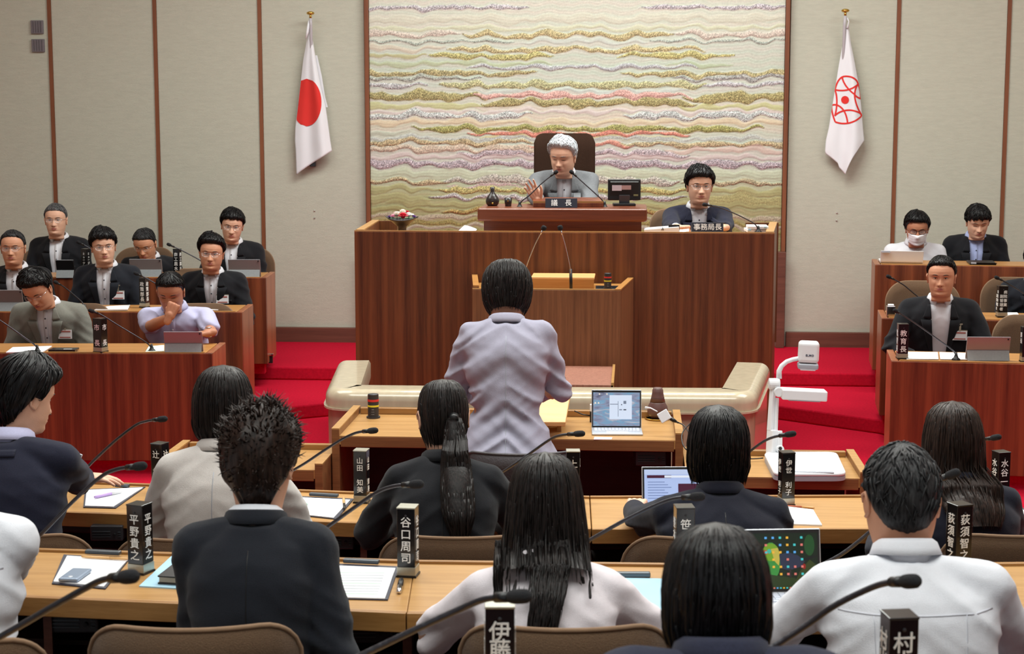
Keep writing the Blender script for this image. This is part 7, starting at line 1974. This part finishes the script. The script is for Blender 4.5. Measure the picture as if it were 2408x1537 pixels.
mb = MB(); back = [[sf(u_, y_, -.03) for y_ in (120, 180, 230, 256)] for u_ in (.6, .8, 1.0)]
pts_b = [ONY(746, 130, WY - .10), ONY(757, 180, WY - .10), ONY(764, 225, WY - .10), ONY(771, 252, WY - .10)]
mb.grid([[p - Vector((.05, 0, 0)) for p in pts_b], pts_b]); o = obj('rear_fold', mb, M_FLAG, t, world=True, smooth=True)
mb = MB(); mb.tube([ONY(727, 48, WY - .15), ONY(723, 75, WY - .15), ONY(719, 92, WY - .15)], [.008, .012, .004], 8); obj('tied_cord', mb, M_FLAG, t, world=True, smooth=True)
# right: white cloth with a red line emblem
o2 = [(62, 1988, 1996), (100, 1982, 2001), (150, 1973, 2011), (200, 1965, 2020), (250, 1957, 2026), (300, 1949, 2030), (330, 1942, 2033), (356, 1940, 2030), (411, 1958, 2012)]
t, sf, ys, xl_, xr_ = flag('white flag with a red line emblem hanging right of the tapestry', o2, (1990, 40), None, None, None)
fitting(t, 1988, 25, 1986, 60, 1975, 360, -1)
def hem(u): return 362 + 22 * u / .3 if u < .3 else (392 + 19 * (u - .3) / .25 if u < .55 else 411 - 81 * ((u - .55) / .45) ** .9)
flag_cloth(t, sf, ys, hem)
eo = None
def stroke(pts, wpx=2.3, nm='emblem_line'):
    mb = MB(); rows = []
    n = len(pts)
    for i, (x, y) in enumerate(pts):
        a = pts[max(i - 1, 0)]; b = pts[min(i + 1, n - 1)]; dx, dy = b[0] - a[0], b[1] - a[1]; L = math.hypot(dx, dy) or 1; nx, ny = -dy / L * wpx, dx / L * wpx; row = []
        for s in (-1, -.33, .33, 1):
            X, Y = x + nx * s, y + ny * s; a_, b_ = np.interp(Y, ys, xl_), np.interp(Y, ys, xr_); row.append(sf(min(max((X - a_) / (b_ - a_), 0), 1), Y, .003))
        rows.append(row)
    mb.grid(rows); return obj(nm, mb, M_FLAGR, t, world=True, smooth=True)
def bez(p0, p1, p2, p3, n=16): return [tuple((1 - s) ** 3 * p0[i] + 3 * s * (1 - s) ** 2 * p1[i] + 3 * s * s * (1 - s) * p2[i] + s ** 3 * p3[i] for i in (0, 1)) for s in [k / n for k in range(n + 1)]]
def Zp(x, y): return (1900 + x * 180 / 512, y * 540 / 1537)
E = [((180, 600), (195, 540), (215, 515), (245, 510)), ((245, 510), (290, 508), (325, 525), (335, 560)), ((335, 560), (348, 590), (354, 625), (352, 660)),
     ((180, 600), (230, 612), (290, 605), (333, 565)), ((228, 512), (235, 560), (270, 600), (310, 630)), ((310, 630), (325, 650), (340, 655), (354, 660)), ((333, 565), (298, 620), (310, 680), (352, 760)),
     ((180, 600), (200, 650), (195, 720), (180, 775)), ((158, 705), (185, 690), (230, 710), (250, 760)), ((250, 760), (258, 780), (263, 800), (265, 822)), ((158, 705), (155, 740), (172, 790), (182, 815)),
     ((178, 775), (215, 735), (290, 720), (354, 760)), ((182, 815), (240, 838), (310, 825), (356, 778)), ((356, 778), (358, 770), (356, 765), (352, 758))]
for e in E: stroke(bez(*[Zp(*p) for p in e]), 1.9)
c_ = Zp(248, 668); mb = MB(); rows = []
for j in range(13):
    y = c_[1] - 9.5 + 19 * j / 12; hw = 9.2 * math.sqrt(max(0, 1 - ((y - c_[1]) / 9.5) ** 2)); a_, b_ = np.interp(y, ys, xl_), np.interp(y, ys, xr_)
    rows.append([sf((c_[0] - hw + 2 * hw * i / 10 - a_) / (b_ - a_), y, .004) for i in range(11)])
mb.grid(rows); obj('emblem_dot', mb, M_FLAGR, t, world=True, smooth=True)
mb = MB(); mb.tube([ONY(1992, 42, WY - .15), ONY(1996, 50, WY - .15), ONY(1993, 66, WY - .15)], [.006, .004, .010], 8); obj('tied_cord', mb, M_FLAG, t, world=True, smooth=True)

for (x0, y0, x1, y1, lab) in ((73, 48, 103, 79, 'upper of two small square grey wall plates'), (75, 92, 106, 122, 'lower of two small square grey wall plates')):
    a, b = ONY(x0, y0, WY - .03), ONY(x1, y1, WY - .03); t = thing('wall_plate', lab, 'wall plate', ((a.x + b.x) / 2, WY - .025, (a.z + b.z) / 2))
    mb = MB(); mb.box(((a.x + b.x) / 2, WY - .035, (a.z + b.z) / 2), (b.x - a.x, .02, a.z - b.z)); obj('plate_face', mb, M_VENT, t, world=True, bevel=.002)
    for k in range(9):
        mb = MB(); mb.box((a.x + (b.x - a.x) * (k + 1) / 10, WY - .0465, (a.z + b.z) / 2), (.002, .003, (a.z - b.z) * .86)); obj('groove', mb, M_DARKG if k % 2 else M_VENT, t, world=True)
for (x, y, lab) in ((740, 495, 'upper small round wall stud under the disc flag'), (740, 512, 'lower small round wall stud under the disc flag'), (1968, 500, 'upper small round wall stud under the emblem flag'), (1967, 518, 'lower small round wall stud under the emblem flag')):
    p = ONY(x, y, WY - .028); t = thing('wall_stud', lab, 'wall stud', tuple(p)); mb = MB(); mb.ell(p, (.007, .01, .007), 12, 6); obj('stud_head', mb, M_CHROME, t, world=True, smooth=True)
    mb = MB(); mb.box(p + Vector((0, .006, -.008)), (.004, .004, .008)); obj('stud_mark', mb, M_BLACK, t, world=True)

# ceiling lamps that give the light above
for (x, y, w_, d_) in ((-.2, 10.6, 3.4, 1.2), (-3.6, 9.6, 2.4, 2.4), (3.4, 9.6, 2.4, 2.4), (0, 6.2, 6.0, 1.6), (0, 2.2, 6.0, 1.6)):
    mb = MB(); mb.box((x, y, 4.885), (w_ + .1, d_ + .1, .03)); t = obj('ceiling_light', mb, M_WHITEP); tag(t, 'flat white ceiling light panel above the ' + {10.6: 'presiding dais', 6.2: 'questioner desk', 2.2: 'rear members row'}.get(y, 'left official benches' if x < 0 else 'right official benches'), 'ceiling light', 'ceiling light panels')
